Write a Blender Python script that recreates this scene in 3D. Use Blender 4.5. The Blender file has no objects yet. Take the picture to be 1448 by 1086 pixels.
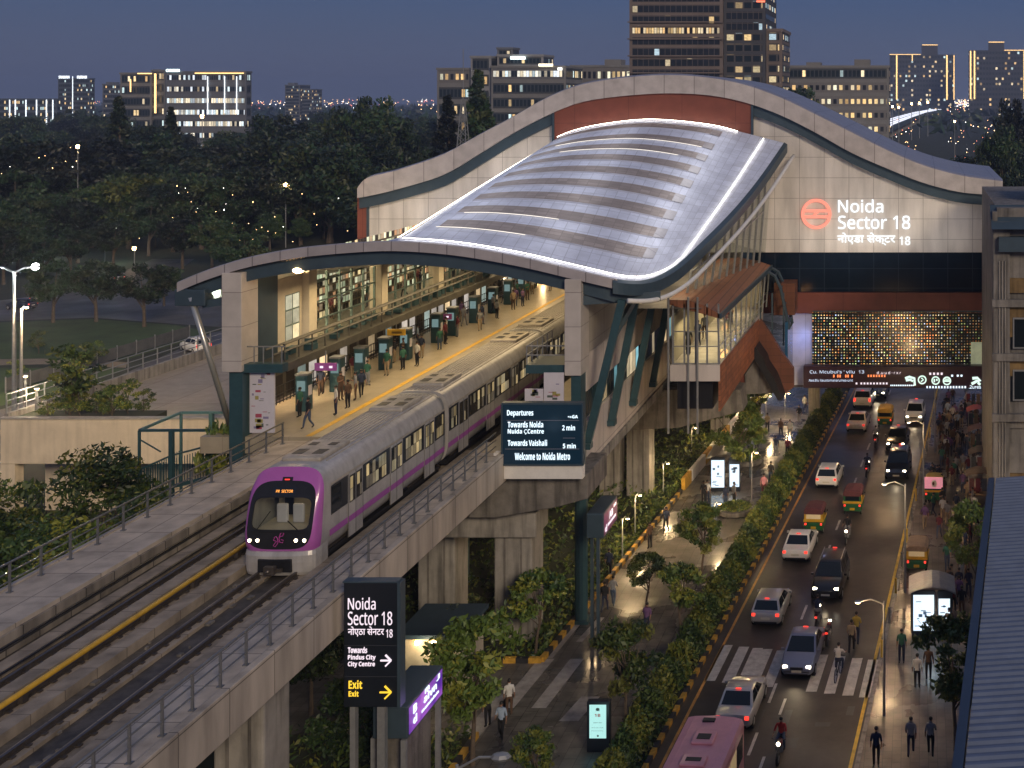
import bpy, bmesh, math, random
from mathutils import Vector, Matrix
PI = math.pi
rng = random.Random(11)
sc = bpy.context.scene
COL = sc.collection
F, CX, CY, CZ = 1700.0, 1300.0, 138.0, 29.0      # lens scale, vanishing point of the rails, eye height

def at(px, py, Y):
    return Vector(((px - CX) / F * Y, Y, CZ - (py - CY) / F * Y))
def gr(px, py, z=0.0):
    Y = F * (CZ - z) / (py - CY)
    return Vector(((px - CX) / F * Y, Y, z))
RD = 0.0709
def rx(off, Y):                                   # a point at an offset from the left kerb of the road
    return -11.7 + RD * (Y - 52) + off
RYAW = -math.atan(RD)

# ------------------------------------------------------------------ materials
def mat(name, col, rough=0.6, metal=0.0, var=0.18, scale=2.0, bump=0.0, streak=0.0, emit=None, es=0.0, rvar=0.0, coat=0.0, detail=6):
    m = bpy.data.materials.new(name); m.use_nodes = True
    nt = m.node_tree; p = nt.nodes['Principled BSDF']
    p.inputs['Roughness'].default_value = rough; p.inputs['Metallic'].default_value = metal
    if coat: p.inputs['Coat Weight'].default_value = coat; p.inputs['Coat Roughness'].default_value = 0.08
    c = tuple(col) + (1,)
    if var or bump or rvar or streak:
        g = nt.nodes.new('ShaderNodeTexCoord')
        n = nt.nodes.new('ShaderNodeTexNoise'); n.inputs['Scale'].default_value = scale; n.inputs['Detail'].default_value = detail
        n.inputs['Roughness'].default_value = 0.65
        nt.links.new(g.outputs['Object'], n.inputs['Vector'])
        r = nt.nodes.new('ShaderNodeMapRange'); r.inputs[1].default_value = 0.3; r.inputs[2].default_value = 0.7
        r.inputs[3].default_value = 1 - var; r.inputs[4].default_value = 1 + var
        nt.links.new(n.outputs[0], r.inputs[0])
        src = r.outputs[0]
        if streak:
            mp = nt.nodes.new('ShaderNodeMapping'); mp.inputs['Scale'].default_value = (1.6, 1.6, 0.16)
            nt.links.new(g.outputs['Object'], mp.inputs[0])
            n2 = nt.nodes.new('ShaderNodeTexNoise'); n2.inputs['Scale'].default_value = 1.7; n2.inputs['Detail'].default_value = 8
            nt.links.new(mp.outputs[0], n2.inputs['Vector'])
            r2 = nt.nodes.new('ShaderNodeMapRange'); r2.inputs[1].default_value = 0.45; r2.inputs[2].default_value = 0.7
            r2.inputs[3].default_value = 1; r2.inputs[4].default_value = 1 - streak
            nt.links.new(n2.outputs[0], r2.inputs[0])
            mu = nt.nodes.new('ShaderNodeMath'); mu.operation = 'MULTIPLY'
            nt.links.new(src, mu.inputs[0]); nt.links.new(r2.outputs[0], mu.inputs[1]); src = mu.outputs[0]
        mx = nt.nodes.new('ShaderNodeVectorMath'); mx.operation = 'SCALE'; mx.inputs[0].default_value = col
        nt.links.new(src, mx.inputs['Scale']); nt.links.new(mx.outputs[0], p.inputs['Base Color'])
        if rvar:
            r3 = nt.nodes.new('ShaderNodeMapRange'); r3.inputs[1].default_value = 0.35; r3.inputs[2].default_value = 0.65
            r3.inputs[3].default_value = max(0.03, rough - rvar); r3.inputs[4].default_value = min(1, rough + rvar)
            n3 = nt.nodes.new('ShaderNodeTexNoise'); n3.inputs['Scale'].default_value = scale * 0.35; n3.inputs['Detail'].default_value = 4
            nt.links.new(g.outputs['Object'], n3.inputs['Vector'])
            nt.links.new(n3.outputs[0], r3.inputs[0]); nt.links.new(r3.outputs[0], p.inputs['Roughness'])
        if bump:
            b = nt.nodes.new('ShaderNodeBump'); b.inputs['Strength'].default_value = bump; b.inputs['Distance'].default_value = 0.05
            nb = nt.nodes.new('ShaderNodeTexNoise'); nb.inputs['Scale'].default_value = scale * 6; nb.inputs['Detail'].default_value = 4
            nt.links.new(g.outputs['Object'], nb.inputs['Vector'])
            nt.links.new(nb.outputs[0], b.inputs['Height']); nt.links.new(b.outputs[0], p.inputs['Normal'])
    else:
        p.inputs['Base Color'].default_value = c
    if emit:
        p.inputs['Emission Color'].default_value = tuple(emit) + (1,); p.inputs['Emission Strength'].default_value = es
    return m

def grid_mat(name, col, gap, w, h, axes='xz', rough=0.5, metal=0.0, var=0.08, mortar=0.012, offset=0.0, uv=False, streak=0.0, col2=None, dirt=0.0):
    """cladding with joints: a brick texture laid on two object axes"""
    m = mat(name, col, rough, metal, 0)
    nt = m.node_tree; p = nt.nodes['Principled BSDF']
    g = nt.nodes.new('ShaderNodeTexCoord'); s = nt.nodes.new('ShaderNodeSeparateXYZ'); cb = nt.nodes.new('ShaderNodeCombineXYZ')
    nt.links.new(g.outputs['UV' if uv else 'Object'], s.inputs[0])
    nt.links.new(s.outputs['xyz'.index(axes[0])], cb.inputs[0]); nt.links.new(s.outputs['xyz'.index(axes[1])], cb.inputs[1])
    b = nt.nodes.new('ShaderNodeTexBrick'); b.offset = offset; b.inputs['Scale'].default_value = 1
    b.inputs['Brick Width'].default_value = w; b.inputs['Row Height'].default_value = h; b.inputs['Mortar Size'].default_value = mortar
    b.inputs['Color1'].default_value = tuple(v * (1 + var) for v in col) + (1,)
    b.inputs['Color2'].default_value = tuple(v * (1 - var) for v in (col2 or col)) + (1,)
    b.inputs['Mortar'].default_value = tuple(gap) + (1,)
    nt.links.new(cb.outputs[0], b.inputs['Vector'])
    out = b.outputs['Color']
    n = nt.nodes.new('ShaderNodeTexNoise'); n.inputs['Scale'].default_value = 0.6; n.inputs['Detail'].default_value = 8
    mp = nt.nodes.new('ShaderNodeMapping'); mp.inputs['Scale'].default_value = (2, 2, 0.35 if streak else 2)
    nt.links.new(g.outputs['Object'], mp.inputs[0]); nt.links.new(mp.outputs[0], n.inputs['Vector'])
    r = nt.nodes.new('ShaderNodeMapRange'); r.inputs[1].default_value = 0.35; r.inputs[2].default_value = 0.7
    r.inputs[3].default_value = 1.08 + dirt * .4; r.inputs[4].default_value = 0.9 - streak - dirt
    nt.links.new(n.outputs[0], r.inputs[0])
    v = nt.nodes.new('ShaderNodeVectorMath'); v.operation = 'SCALE'
    nt.links.new(out, v.inputs[0]); nt.links.new(r.outputs[0], v.inputs['Scale']); nt.links.new(v.outputs[0], p.inputs['Base Color'])
    return m

def emat(name, col, s, base=(0.02, 0.02, 0.02)):
    m = bpy.data.materials.new(name); m.use_nodes = True
    p = m.node_tree.nodes['Principled BSDF']; p.inputs['Base Color'].default_value = tuple(base) + (1,)
    p.inputs['Roughness'].default_value = 0.4
    p.inputs['Emission Color'].default_value = tuple(col) + (1,); p.inputs['Emission Strength'].default_value = s
    return m

def glass_mat(name, tint=(0.75, 0.8, 0.78), refl=0.12):
    m = bpy.data.materials.new(name); m.use_nodes = True
    nt = m.node_tree; nt.nodes.remove(nt.nodes['Principled BSDF'])
    t = nt.nodes.new('ShaderNodeBsdfTransparent'); t.inputs[0].default_value = tuple(tint) + (1,)
    g = nt.nodes.new('ShaderNodeBsdfGlossy'); g.inputs['Roughness'].default_value = 0.04
    lw = nt.nodes.new('ShaderNodeLayerWeight'); lw.inputs[0].default_value = refl
    mx = nt.nodes.new('ShaderNodeMixShader')
    nt.links.new(lw.outputs['Facing'], mx.inputs[0]); nt.links.new(t.outputs[0], mx.inputs[1]); nt.links.new(g.outputs[0], mx.inputs[2])
    nt.links.new(mx.outputs[0], nt.nodes['Material Output'].inputs[0])
    return m

def lit_mat(name, cw, ch, prob, cols, s, frame=0.12, glass=(0.012, 0.02, 0.03), wall=(0.12, 0.11, 0.12), framez=0.1):
    """a row of window panes: some rooms lit, some dark (cells over the UV map, in metres)"""
    m = bpy.data.materials.new(name); m.use_nodes = True
    nt = m.node_tree; p = nt.nodes['Principled BSDF']; L = nt.links.new; N = nt.nodes.new
    uv = N('ShaderNodeTexCoord'); sp = N('ShaderNodeSeparateXYZ'); L(uv.outputs['UV'], sp.inputs[0])
    def M(op, a, b=None):
        n = N('ShaderNodeMath'); n.operation = op
        for k, v in enumerate((a, b)):
            if v is None: continue
            if isinstance(v, (int, float)): n.inputs[k].default_value = v
            else: L(v, n.inputs[k])
        return n.outputs[0]
    u = M('DIVIDE', sp.outputs[0], cw); v = M('DIVIDE', sp.outputs[1], ch)
    fu, fv = M('FLOOR', u), M('FLOOR', v)
    oi = N('ShaderNodeObjectInfo'); sd = M('MULTIPLY', oi.outputs['Random'], 91.7)
    cb = N('ShaderNodeCombineXYZ'); L(fu, cb.inputs[0]); L(fv, cb.inputs[1]); L(sd, cb.inputs[2])
    wn = N('ShaderNodeTexWhiteNoise'); wn.noise_dimensions = '3D'; L(cb.outputs[0], wn.inputs['Vector'])
    lit = M('LESS_THAN', wn.outputs['Value'], prob)
    cr = N('ShaderNodeValToRGB'); cr.color_ramp.interpolation = 'CONSTANT'
    e = cr.color_ramp.elements
    while len(e) < len(cols): e.new(0.5)
    for k, c in enumerate(cols):
        e[k].position = k / len(cols); e[k].color = tuple(c) + (1,)
    sc2 = N('ShaderNodeSeparateColor'); L(wn.outputs['Color'], sc2.inputs[0]); L(sc2.outputs[1], cr.inputs[0])
    ru = M('FRACT', u); rv = M('FRACT', v)
    a = M('MULTIPLY', M('GREATER_THAN', ru, frame), M('LESS_THAN', ru, 1 - frame))
    b = M('MULTIPLY', M('GREATER_THAN', rv, framez), M('LESS_THAN', rv, 1 - framez))
    pane = M('MULTIPLY', a, b)
    nz = N('ShaderNodeTexNoise'); nz.inputs['Scale'].default_value = 1.3; L(uv.outputs['UV'], nz.inputs['Vector'])
    vary = M('MULTIPLY', M('ADD', M('MULTIPLY', sc2.outputs[2], 0.8), 0.25), M('ADD', nz.outputs[0], 0.35))
    st = M('MULTIPLY', M('MULTIPLY', M('MULTIPLY', lit, pane), s), vary)
    L(cr.outputs[0], p.inputs['Emission Color']); L(st, p.inputs['Emission Strength'])
    mc = N('ShaderNodeMix'); mc.data_type = 'RGBA'
    mc.inputs[6].default_value = tuple(wall) + (1,); mc.inputs[7].default_value = tuple(glass) + (1,)
    L(pane, mc.inputs[0]); L(mc.outputs[2], p.inputs['Base Color'])
    rr = N('ShaderNodeMapRange'); rr.inputs[3].default_value = 0.7; rr.inputs[4].default_value = 0.12
    L(pane, rr.inputs[0]); L(rr.outputs[0], p.inputs['Roughness'])
    return m

# ------------------------------------------------------------------ mesh builder
def wloc(o):
    v = Vector((0, 0, 0))
    while o is not None:
        v = v + o.location; o = o.parent
    return v

class MB:
    def __init__(s): s.v = []; s.f = []; s.mi = []; s.uv = {}; s.cuts = []
    def add(s, vs, fs, mi=0):
        b = len(s.v); s.cuts.append((b, len(s.f))); s.v += [Vector(x) for x in vs]
        for f in fs: s.f.append(tuple(b + i for i in f)); s.mi.append(mi)
        return s
    def quad(s, a, b, c, d, mi=0, uv=None):
        if uv: s.uv[len(s.f)] = uv
        return s.add([a, b, c, d], [(0, 1, 2, 3)], mi)
    def box(s, lo, hi, mi=0):
        x0, y0, z0 = lo; x1, y1, z1 = hi
        return s.add([(x0, y0, z0), (x1, y0, z0), (x1, y1, z0), (x0, y1, z0), (x0, y0, z1), (x1, y0, z1), (x1, y1, z1), (x0, y1, z1)],
                     [(3, 2, 1, 0), (4, 5, 6, 7), (0, 1, 5, 4), (1, 2, 6, 5), (2, 3, 7, 6), (3, 0, 4, 7)], mi)
    def cbox(s, c, d, mi=0):
        return s.box([c[i] - d[i] / 2 for i in range(3)], [c[i] + d[i] / 2 for i in range(3)], mi)
    def bar(s, p, q, w, h, mi=0, up=(0, 0, 1)):
        p, q = Vector(p), Vector(q); d = (q - p).normalized(); u = Vector(up)
        if abs(d.dot(u)) > 0.98: u = Vector((0, 1, 0))
        x = d.cross(u).normalized() * w / 2; y = x.cross(d).normalized() * h / 2
        vs = [p - x - y, p + x - y, p + x + y, p - x + y, q - x - y, q + x - y, q + x + y, q - x + y]
        return s.add(vs, [(3, 2, 1, 0), (4, 5, 6, 7), (0, 1, 5, 4), (1, 2, 6, 5), (2, 3, 7, 6), (3, 0, 4, 7)], mi)
    def tube(s, pts, r, n=8, mi=0, cap=True):
        pts = [Vector(p) for p in pts]; rs = r if isinstance(r, (list, tuple)) else [r] * len(pts)
        rings = []; prev = None
        for i, p in enumerate(pts):
            d = (pts[min(i + 1, len(pts) - 1)] - pts[max(i - 1, 0)]).normalized()
            a = prev if prev is not None else (Vector((1, 0, 0)) if abs(d.x) < 0.9 else Vector((0, 1, 0)))
            a = (a - d * a.dot(d)).normalized(); b = d.cross(a); prev = a
            rings.append([p + (a * math.cos(2 * PI * k / n) + b * math.sin(2 * PI * k / n)) * rs[i] for k in range(n)])
        return s.loft(rings, True, mi, cap)
    def loft(s, rings, closed=True, mi=0, cap=False):
        n = len(rings[0]); vs = [v for r in rings for v in r]; fs = []
        for i in range(len(rings) - 1):
            for k in range(n if closed else n - 1):
                a, b = i * n + k, i * n + (k + 1) % n
                fs.append((a, b, b + n, a + n))
        if cap: fs.append(tuple(range(n - 1, -1, -1))); fs.append(tuple(range((len(rings) - 1) * n, len(rings) * n)))
        return s.add(vs, fs, mi)
    def prism(s, pts, y0, y1, mi=0):                # polygon in x,z pushed along y
        n = len(pts)
        vs = [(x, y0, z) for x, z in pts] + [(x, y1, z) for x, z in pts]
        fs = [tuple(range(n)), tuple(range(2 * n - 1, n - 1, -1))] + [(k, n + k, n + (k + 1) % n, (k + 1) % n) for k in range(n)]
        return s.add(vs, fs, mi)
    def slab(s, pts, z0, z1, mi=0):                 # polygon in x,y pushed along z
        n = len(pts)
        vs = [(x, y, z0) for x, y in pts] + [(x, y, z1) for x, y in pts]
        fs = [tuple(range(n - 1, -1, -1)), tuple(range(n, 2 * n))] + [(k, (k + 1) % n, n + (k + 1) % n, n + k) for k in range(n)]
        return s.add(vs, fs, mi)
    def lathe(s, c, prof, n=12, mi=0):
        c = Vector(c)
        return s.loft([[c + Vector((r * math.cos(2 * PI * k / n), r * math.sin(2 * PI * k / n), z)) for k in range(n)] for r, z in prof], True, mi, True)
    def ball(s, c, r, n=8, mi=0):
        c = Vector(c); m = n // 2; rx_, ry_, rz_ = r if isinstance(r, (tuple, list)) else (r, r, r)
        rings = []
        for i in range(m + 1):
            t = -PI / 2 + PI * i / m; k0 = max(math.cos(t), 0.02)
            rings.append([c + Vector((rx_ * k0 * math.cos(2 * PI * k / n), ry_ * k0 * math.sin(2 * PI * k / n), rz_ * math.sin(t))) for k in range(n)])
        return s.loft(rings, True, mi, True)
    def xf(s, M, i0=0):
        for i in range(i0, len(s.v)): s.v[i] = M @ s.v[i]
        return s
    def each(s, name, m, parent=None, **k):
        """every piece an object of its own"""
        out = []
        for i, (v0, f0) in enumerate(s.cuts):
            v1, f1 = s.cuts[i + 1] if i + 1 < len(s.cuts) else (len(s.v), len(s.f))
            q = MB(); q.v = s.v[v0:v1]; q.f = [tuple(j - v0 for j in f) for f in s.f[f0:f1]]; q.mi = s.mi[f0:f1]; out.append(q.build(name, m, parent, **k))
        return out
    def build(s, name, m, parent=None, smooth=False, bevel=0, flip=False, seg=2):
        me = bpy.data.meshes.new(name)
        off = wloc(parent) if parent is not None else Vector((0, 0, 0))
        me.from_pydata([tuple(v - off) for v in s.v], [], s.f)
        ms = m if isinstance(m, (list, tuple)) else [m]
        for x in ms: me.materials.append(x)
        if len(ms) > 1: me.polygons.foreach_set('material_index', s.mi)
        if s.uv:
            ul = me.uv_layers.new(name='UVMap')
            for pi, uv in s.uv.items():
                for k, li in enumerate(me.polygons[pi].loop_indices): ul.data[li].uv = uv[k]
        if smooth: me.polygons.foreach_set('use_smooth', [True] * len(me.polygons))
        me.update()
        o = bpy.data.objects.new(name, me); COL.objects.link(o); o.parent = parent
        if bevel:
            b = o.modifiers.new('bevel', 'BEVEL'); b.width = bevel; b.segments = seg; b.limit_method = 'ANGLE'; b.angle_limit = 0.6
        return o

def thing(name, label, cat, loc=(0, 0, 0), group=None, rz=0.0):
    o = bpy.data.objects.new(name, None); COL.objects.link(o); o.empty_display_size = 0.3
    o.location = loc; o.rotation_euler = (0, 0, rz); o['label'] = label; o['category'] = cat
    if group: o['group'] = group
    return o
def tag(o, label, cat, group=None, kind=None):
    o['label'] = label; o['category'] = cat
    if group: o['group'] = group
    if kind: o['kind'] = kind
    return o
def struct(o, label=None):
    o['kind'] = 'structure'
    return o
KIDS = {}
def kids(o):
    return [c for c in o.children]
def dup(o, loc, rz=0.0, label=None, group=None, scale=None, parent=None):
    c = o.copy(); COL.objects.link(c)
    if parent is None:
        c.location = loc; c.rotation_euler = (0, 0, rz)
        if scale: c.scale = (scale,) * 3 if isinstance(scale, (int, float)) else scale
        if label: c['label'] = label
        if group: c['group'] = group
    else: c.parent = parent
    for ch in o.children: dup(ch, None, parent=c)
    return c
def omat(o, slot, m):                                # give a copy its own colour
    o.material_slots[slot].link = 'OBJECT'; o.material_slots[slot].material = m

# lettering: Latin goes through the mathematical sans alphabet so that digits and letters match a signage face
def sans(t, bold=False):
    r = ''
    for ch in t:
        o = ord(ch)
        if 65 <= o <= 90: r += chr((0x1D5D4 if bold else 0x1D5A0) + o - 65)
        elif 97 <= o <= 122: r += chr((0x1D5EE if bold else 0x1D5BA) + o - 97)
        elif 48 <= o <= 57: r += chr((0x1D7EC if bold else 0x1D7E2) + o - 48)
        else: r += ch
    return r
def text(body, x0, z0, w, h, y, m, parent, axis='front', depth=0.02, bold=False, name='lettering', offset=0.0):
    """lettering whose box is w wide and h high, lower left corner at x0,z0 on the plane y"""
    c = bpy.data.curves.new(name, 'FONT'); c.body = sans(body, bold); c.extrude = depth / 2 * (1.0 / max(h, 0.01)); c.size = 1
    c.resolution_u = 3; c.offset = offset
    o = bpy.data.objects.new(name, c); COL.objects.link(o)
    dg = bpy.context.evaluated_depsgraph_get()
    me = bpy.data.meshes.new_from_object(o.evaluated_get(dg))
    bpy.data.objects.remove(o)
    xs = [v.co.x for v in me.vertices]; ys = [v.co.y for v in me.vertices]
    if not xs: return None
    sx = w / (max(xs) - min(xs)); sy = h / (max(ys) - min(ys)); mx, my = min(xs), min(ys)
    off = wloc(parent)
    for v in me.vertices:
        a, b, d = (v.co.x - mx) * sx, (v.co.y - my) * sy, v.co.z * h
        if axis == 'front': p = Vector((x0 + a, y - d, z0 + b))
        elif axis == 'right': p = Vector((y + d, x0 + a, z0 + b))     # reads along +Y on a face that looks to +X
        else: p = Vector((y - d, x0 - a, z0 + b))
        v.co = p - off
    me.materials.clear(); me.materials.append(m); me.update()
    ob = bpy.data.objects.new(name, me); COL.objects.link(ob); ob.parent = parent
    return ob

def light(name, kind, loc, power, col, size=1.0, sizey=None, rot=(0, 0, 0), spot=None, parent=None, blend=0.5):
    l = bpy.data.lights.new(name, kind); l.energy = power; l.color = col
    if kind == 'AREA':
        l.size = size
        if sizey: l.shape = 'RECTANGLE'; l.size_y = sizey
    elif kind in ('POINT', 'SPOT'):
        l.shadow_soft_size = size
        if kind == 'SPOT': l.spot_size = spot; l.spot_blend = blend
    o = bpy.data.objects.new(name, l); COL.objects.link(o); o.rotation_euler = rot
    o.location = Vector(loc) - (wloc(parent) if parent is not None else Vector((0, 0, 0))); o.parent = parent
    return o

WARM = (1.0, 0.62, 0.28); CREAM = (1.0, 0.76, 0.45); COOL = (0.8, 0.9, 1.0)
# shared materials
M = {}
M['concrete'] = mat('concrete', (0.29, 0.27, 0.245), 0.8, var=0.22, scale=0.8, bump=0.25, streak=0.55)
M['deckconc'] = mat('deck_concrete', (0.33, 0.305, 0.275), 0.75, var=0.25, scale=1.2, bump=0.2, streak=0.0)
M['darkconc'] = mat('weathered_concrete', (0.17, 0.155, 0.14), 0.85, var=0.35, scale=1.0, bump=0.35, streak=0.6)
M['ballast'] = mat('track_slab', (0.095, 0.082, 0.068), 0.85, var=0.4, scale=3, bump=0.4)
M['steel'] = mat('galvanised_steel', (0.28, 0.285, 0.29), 0.40, 0.35, var=0.15, scale=4)
M['rail'] = mat('rail_steel', (0.10, 0.085, 0.075), 0.4, 0.5, var=0.3, scale=3)
M['teal'] = mat('teal_paint', (0.034, 0.078, 0.092), 0.42, 0.1, var=0.15, scale=2)
M['tealdk'] = mat('blue_grey_paint', (0.055, 0.085, 0.11), 0.4, 0.2, var=0.12, scale=1.5)
M['yellow'] = mat('yellow_paint', (0.62, 0.36, 0.03), 0.5, var=0.18, scale=3)
M['black'] = mat('black_paint', (0.012, 0.012, 0.014), 0.45, var=0.2, scale=3)
M['rubber'] = mat('rubber', (0.012, 0.012, 0.012), 0.8, var=0.2, scale=5)
M['white'] = mat('white_paint', (0.72, 0.70, 0.67), 0.5, var=0.08, scale=2)
M['chrome'] = mat('bright_metal', (0.6, 0.6, 0.6), 0.2, 1.0, var=0)
M['glass'] = glass_mat('clear_glass')
M['darkglass'] = mat('dark_glass', (0.01, 0.014, 0.018), 0.06, var=0)
M['screen'] = mat('sign_black', (0.012, 0.016, 0.024), 0.35, var=0.1)
M['led'] = emat('led_white', (1.0, 0.93, 0.82), 9)
M['txt'] = emat('letter_white', (1.0, 0.98, 1.0), 2.2)
M['txtpink'] = emat('letter_pale_pink', (1.0, 0.84, 0.93), 0.95)
M['txty'] = emat('letter_amber', (1.0, 0.62, 0.04), 1.1)
M['txtb'] = emat('letter_ice', (0.75, 0.9, 1.0), 1.3)
M['lampwarm'] = emat('sodium_lamp', (1.0, 0.60, 0.24), 30)
M['lampwhite'] = emat('white_lamp', (0.95, 0.97, 1.0), 25)
M['tail'] = emat('tail_lamp_red', (1.0, 0.05, 0.03), 1.5, (0.3, 0.01, 0.01))
M['head'] = emat('head_lamp', (1.0, 0.88, 0.66), 10)
M['poster'] = mat('poster_white', (0.6, 0.57, 0.62), 0.4, var=0.05)

# ------------------------------------------------------------------ camera, sky, sun
cam = bpy.data.cameras.new('camera'); camo = bpy.data.objects.new('camera', cam); COL.objects.link(camo)
camo.location = (0, 0, CZ); camo.rotation_euler = (PI / 2, 0, 0)
cam.lens = 36 * F / 1448; cam.shift_x = (724 - CX) / 1448; cam.shift_y = -(543 - CY) / 1448
cam.clip_start = 0.5; cam.clip_end = 6000
sc.camera = camo
sc.view_settings.view_transform = 'Standard'; sc.view_settings.look = 'None'; sc.view_settings.exposure = 0.25
sc.cycles.use_denoising = True; sc.cycles.max_bounces = 6; sc.cycles.diffuse_bounces = 3; sc.cycles.glossy_bounces = 3
sc.cycles.transparent_max_bounces = 12; sc.cycles.transmission_bounces = 4
sc.cycles.sample_clamp_indirect = 4; sc.cycles.caustics_reflective = False; sc.cycles.caustics_refractive = False
sc.cycles.use_light_tree = True

w = bpy.data.worlds.new('World'); sc.world = w; w.use_nodes = True
nt = w.node_tree; N = nt.nodes.new; L = nt.links.new
SUN_EL, SUN_AZ = math.radians(2.0), math.radians(148)       # last glow of the sun, behind the camera
sky = N('ShaderNodeTexSky'); sky.sky_type = 'NISHITA'; sky.sun_disc = False
sky.sun_elevation = SUN_EL; sky.sun_rotation = SUN_AZ; sky.air_density = 1.2; sky.dust_density = 1.0; sky.ozone_density = 3.5
tint = N('ShaderNodeVectorMath'); tint.operation = 'MULTIPLY'; tint.inputs[1].default_value = (0.30, 0.40, 0.80)
L(sky.outputs[0], tint.inputs[0])
upv = N('ShaderNodeVectorMath'); upv.operation = 'SCALE'; upv.inputs['Scale'].default_value = 4.6
tc = N('ShaderNodeTexCoord'); sx = N('ShaderNodeSeparateXYZ'); L(tc.outputs['Generated'], sx.inputs[0])
cr = N('ShaderNodeValToRGB'); e = cr.color_ramp.elements
stops = [(0.0, (0.19, 0.24, 0.42)), (0.03, (0.155, 0.21, 0.395)), (0.085, (0.092, 0.155, 0.355)), (0.35, (0.14, 0.20, 0.38)), (1.0, (0.20, 0.265, 0.43))]
while len(e) < len(stops): e.new(0.5)
for k, (p_, c_) in enumerate(stops): e[k].position = p_; e[k].color = c_ + (1,)
L(sx.outputs[2], cr.inputs[0])
ad = N('ShaderNodeVectorMath'); ad.operation = 'ADD'; L(tint.outputs[0], ad.inputs[0]); L(cr.outputs[0], upv.inputs[0]); L(upv.outputs[0], ad.inputs[1])
bg = nt.nodes['Background']; L(ad.outputs[0], bg.inputs[0]); bg.inputs[1].default_value = 0.085

sl = bpy.data.lights.new('sun', 'SUN'); sl.energy = 1.45; sl.angle = math.radians(14); sl.color = (1.0, 0.81, 0.58)
so = bpy.data.objects.new('sun', sl); COL.objects.link(so)
_az = math.radians(-148)                                     # low after-glow from behind the camera's right shoulder
_d = Vector((-math.sin(_az) * math.cos(math.radians(24)), math.cos(_az) * math.cos(math.radians(24)), math.sin(math.radians(24))))
so.rotation_euler = _d.to_track_quat('Z', 'Y').to_euler()
# ------------------------------------------------------------------ ground, roads, pavements
def sheet(name, pts, z, m, tess=None):
    b = MB(); b.add([(x, y, z) for x, y in pts], [tuple(range(len(pts)))])
    o = b.build(name, m); return struct(o)
def pxpoly(l, z=0.0): return [tuple(gr(x, y, z)[:2]) for x, y in l]

M['soil'] = mat('dark_soil_and_turf', (0.030, 0.036, 0.020), 0.95, var=0.45, scale=0.15, bump=0.3)
M['lawn'] = mat('lawn', (0.055, 0.085, 0.028), 0.95, var=0.3, scale=0.25, bump=0.4)
M['asphalt'] = mat('wet_asphalt', (0.066, 0.056, 0.048), 0.42, var=0.3, scale=0.5, bump=0.10, rvar=0.2)
M['parkroad'] = mat('old_asphalt', (0.085, 0.078, 0.068), 0.6, var=0.25, scale=0.4, bump=0.2, rvar=0.15)
M['sandpath'] = mat('sand_path', (0.24, 0.19, 0.13), 0.9, var=0.2, scale=0.6)
M['marking'] = mat('road_marking', (0.50, 0.48, 0.44), 0.6, var=0.3, scale=2.5)
M['orange'] = mat('orange_edge_line', (0.55, 0.27, 0.06), 0.6, var=0.3, scale=2)
M['ylw'] = mat('yellow_edge_line', (0.60, 0.40, 0.05), 0.6, var=0.3, scale=2)
M['paver'] = grid_mat('plaza_pavers', (0.125, 0.115, 0.10), (0.05, 0.045, 0.04), 0.9, 0.6, 'yx', 0.34, var=0.16, mortar=0.014, offset=0.5, dirt=.25)
M['paver2'] = grid_mat('footpath_pavers', (0.115, 0.092, 0.078), (0.06, 0.05, 0.045), 0.6, 0.4, 'yx', 0.42, var=0.16, mortar=0.014, offset=0.5, dirt=.2)
def wetten(m, lo, hi, sc_=0.25):
    nt = m.node_tree; p = nt.nodes['Principled BSDF']
    g = nt.nodes.new('ShaderNodeTexCoord'); n = nt.nodes.new('ShaderNodeTexNoise'); n.inputs['Scale'].default_value = sc_; n.inputs['Detail'].default_value = 5
    r = nt.nodes.new('ShaderNodeMapRange'); r.inputs[1].default_value = 0.42; r.inputs[2].default_value = 0.6; r.inputs[3].default_value = lo; r.inputs[4].default_value = hi
    nt.links.new(g.outputs['Object'], n.inputs['Vector']); nt.links.new(n.outputs[0], r.inputs[0]); nt.links.new(r.outputs[0], p.inputs['Roughness'])
wetten(M['paver'], 0.14, 0.5); wetten(M['paver2'], 0.25, 0.6)
wetten(M['asphalt'], 0.30, 0.62, 0.12); M['asphalt'].node_tree.nodes['Principled BSDF'].inputs['Specular IOR Level'].default_value = .32

sheet('ground', [(-3700, -60), (3700, -60), (3700, 5200), (-3700, 5200)], -0.03, M['soil'])
Y0, Y1 = 24, 330
sheet('road', [(rx(0, Y0), Y0), (rx(8.9, Y0), Y0), (rx(8.9, Y1), Y1), (rx(0, Y1), Y1)], 0.0, M['asphalt'])
def strip(name, o0, o1, z0, z1, m, ya=Y0, yb=Y1):
    b = MB(); b.slab([(rx(o0, ya), ya), (rx(o1, ya), ya), (rx(o1, yb), yb), (rx(o0, yb), yb)], z0, z1)
    return struct(b.build(name, m))
strip('pavement', 9.1, 19.0, -0.02, 0.13, M['paver2'])
strip('pavement_kerb', 8.9, 9.1, -0.02, 0.15, M['concrete'])
strip('hedge_bed', -1.95, -0.22, -0.02, 0.16, M['soil'])
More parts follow.
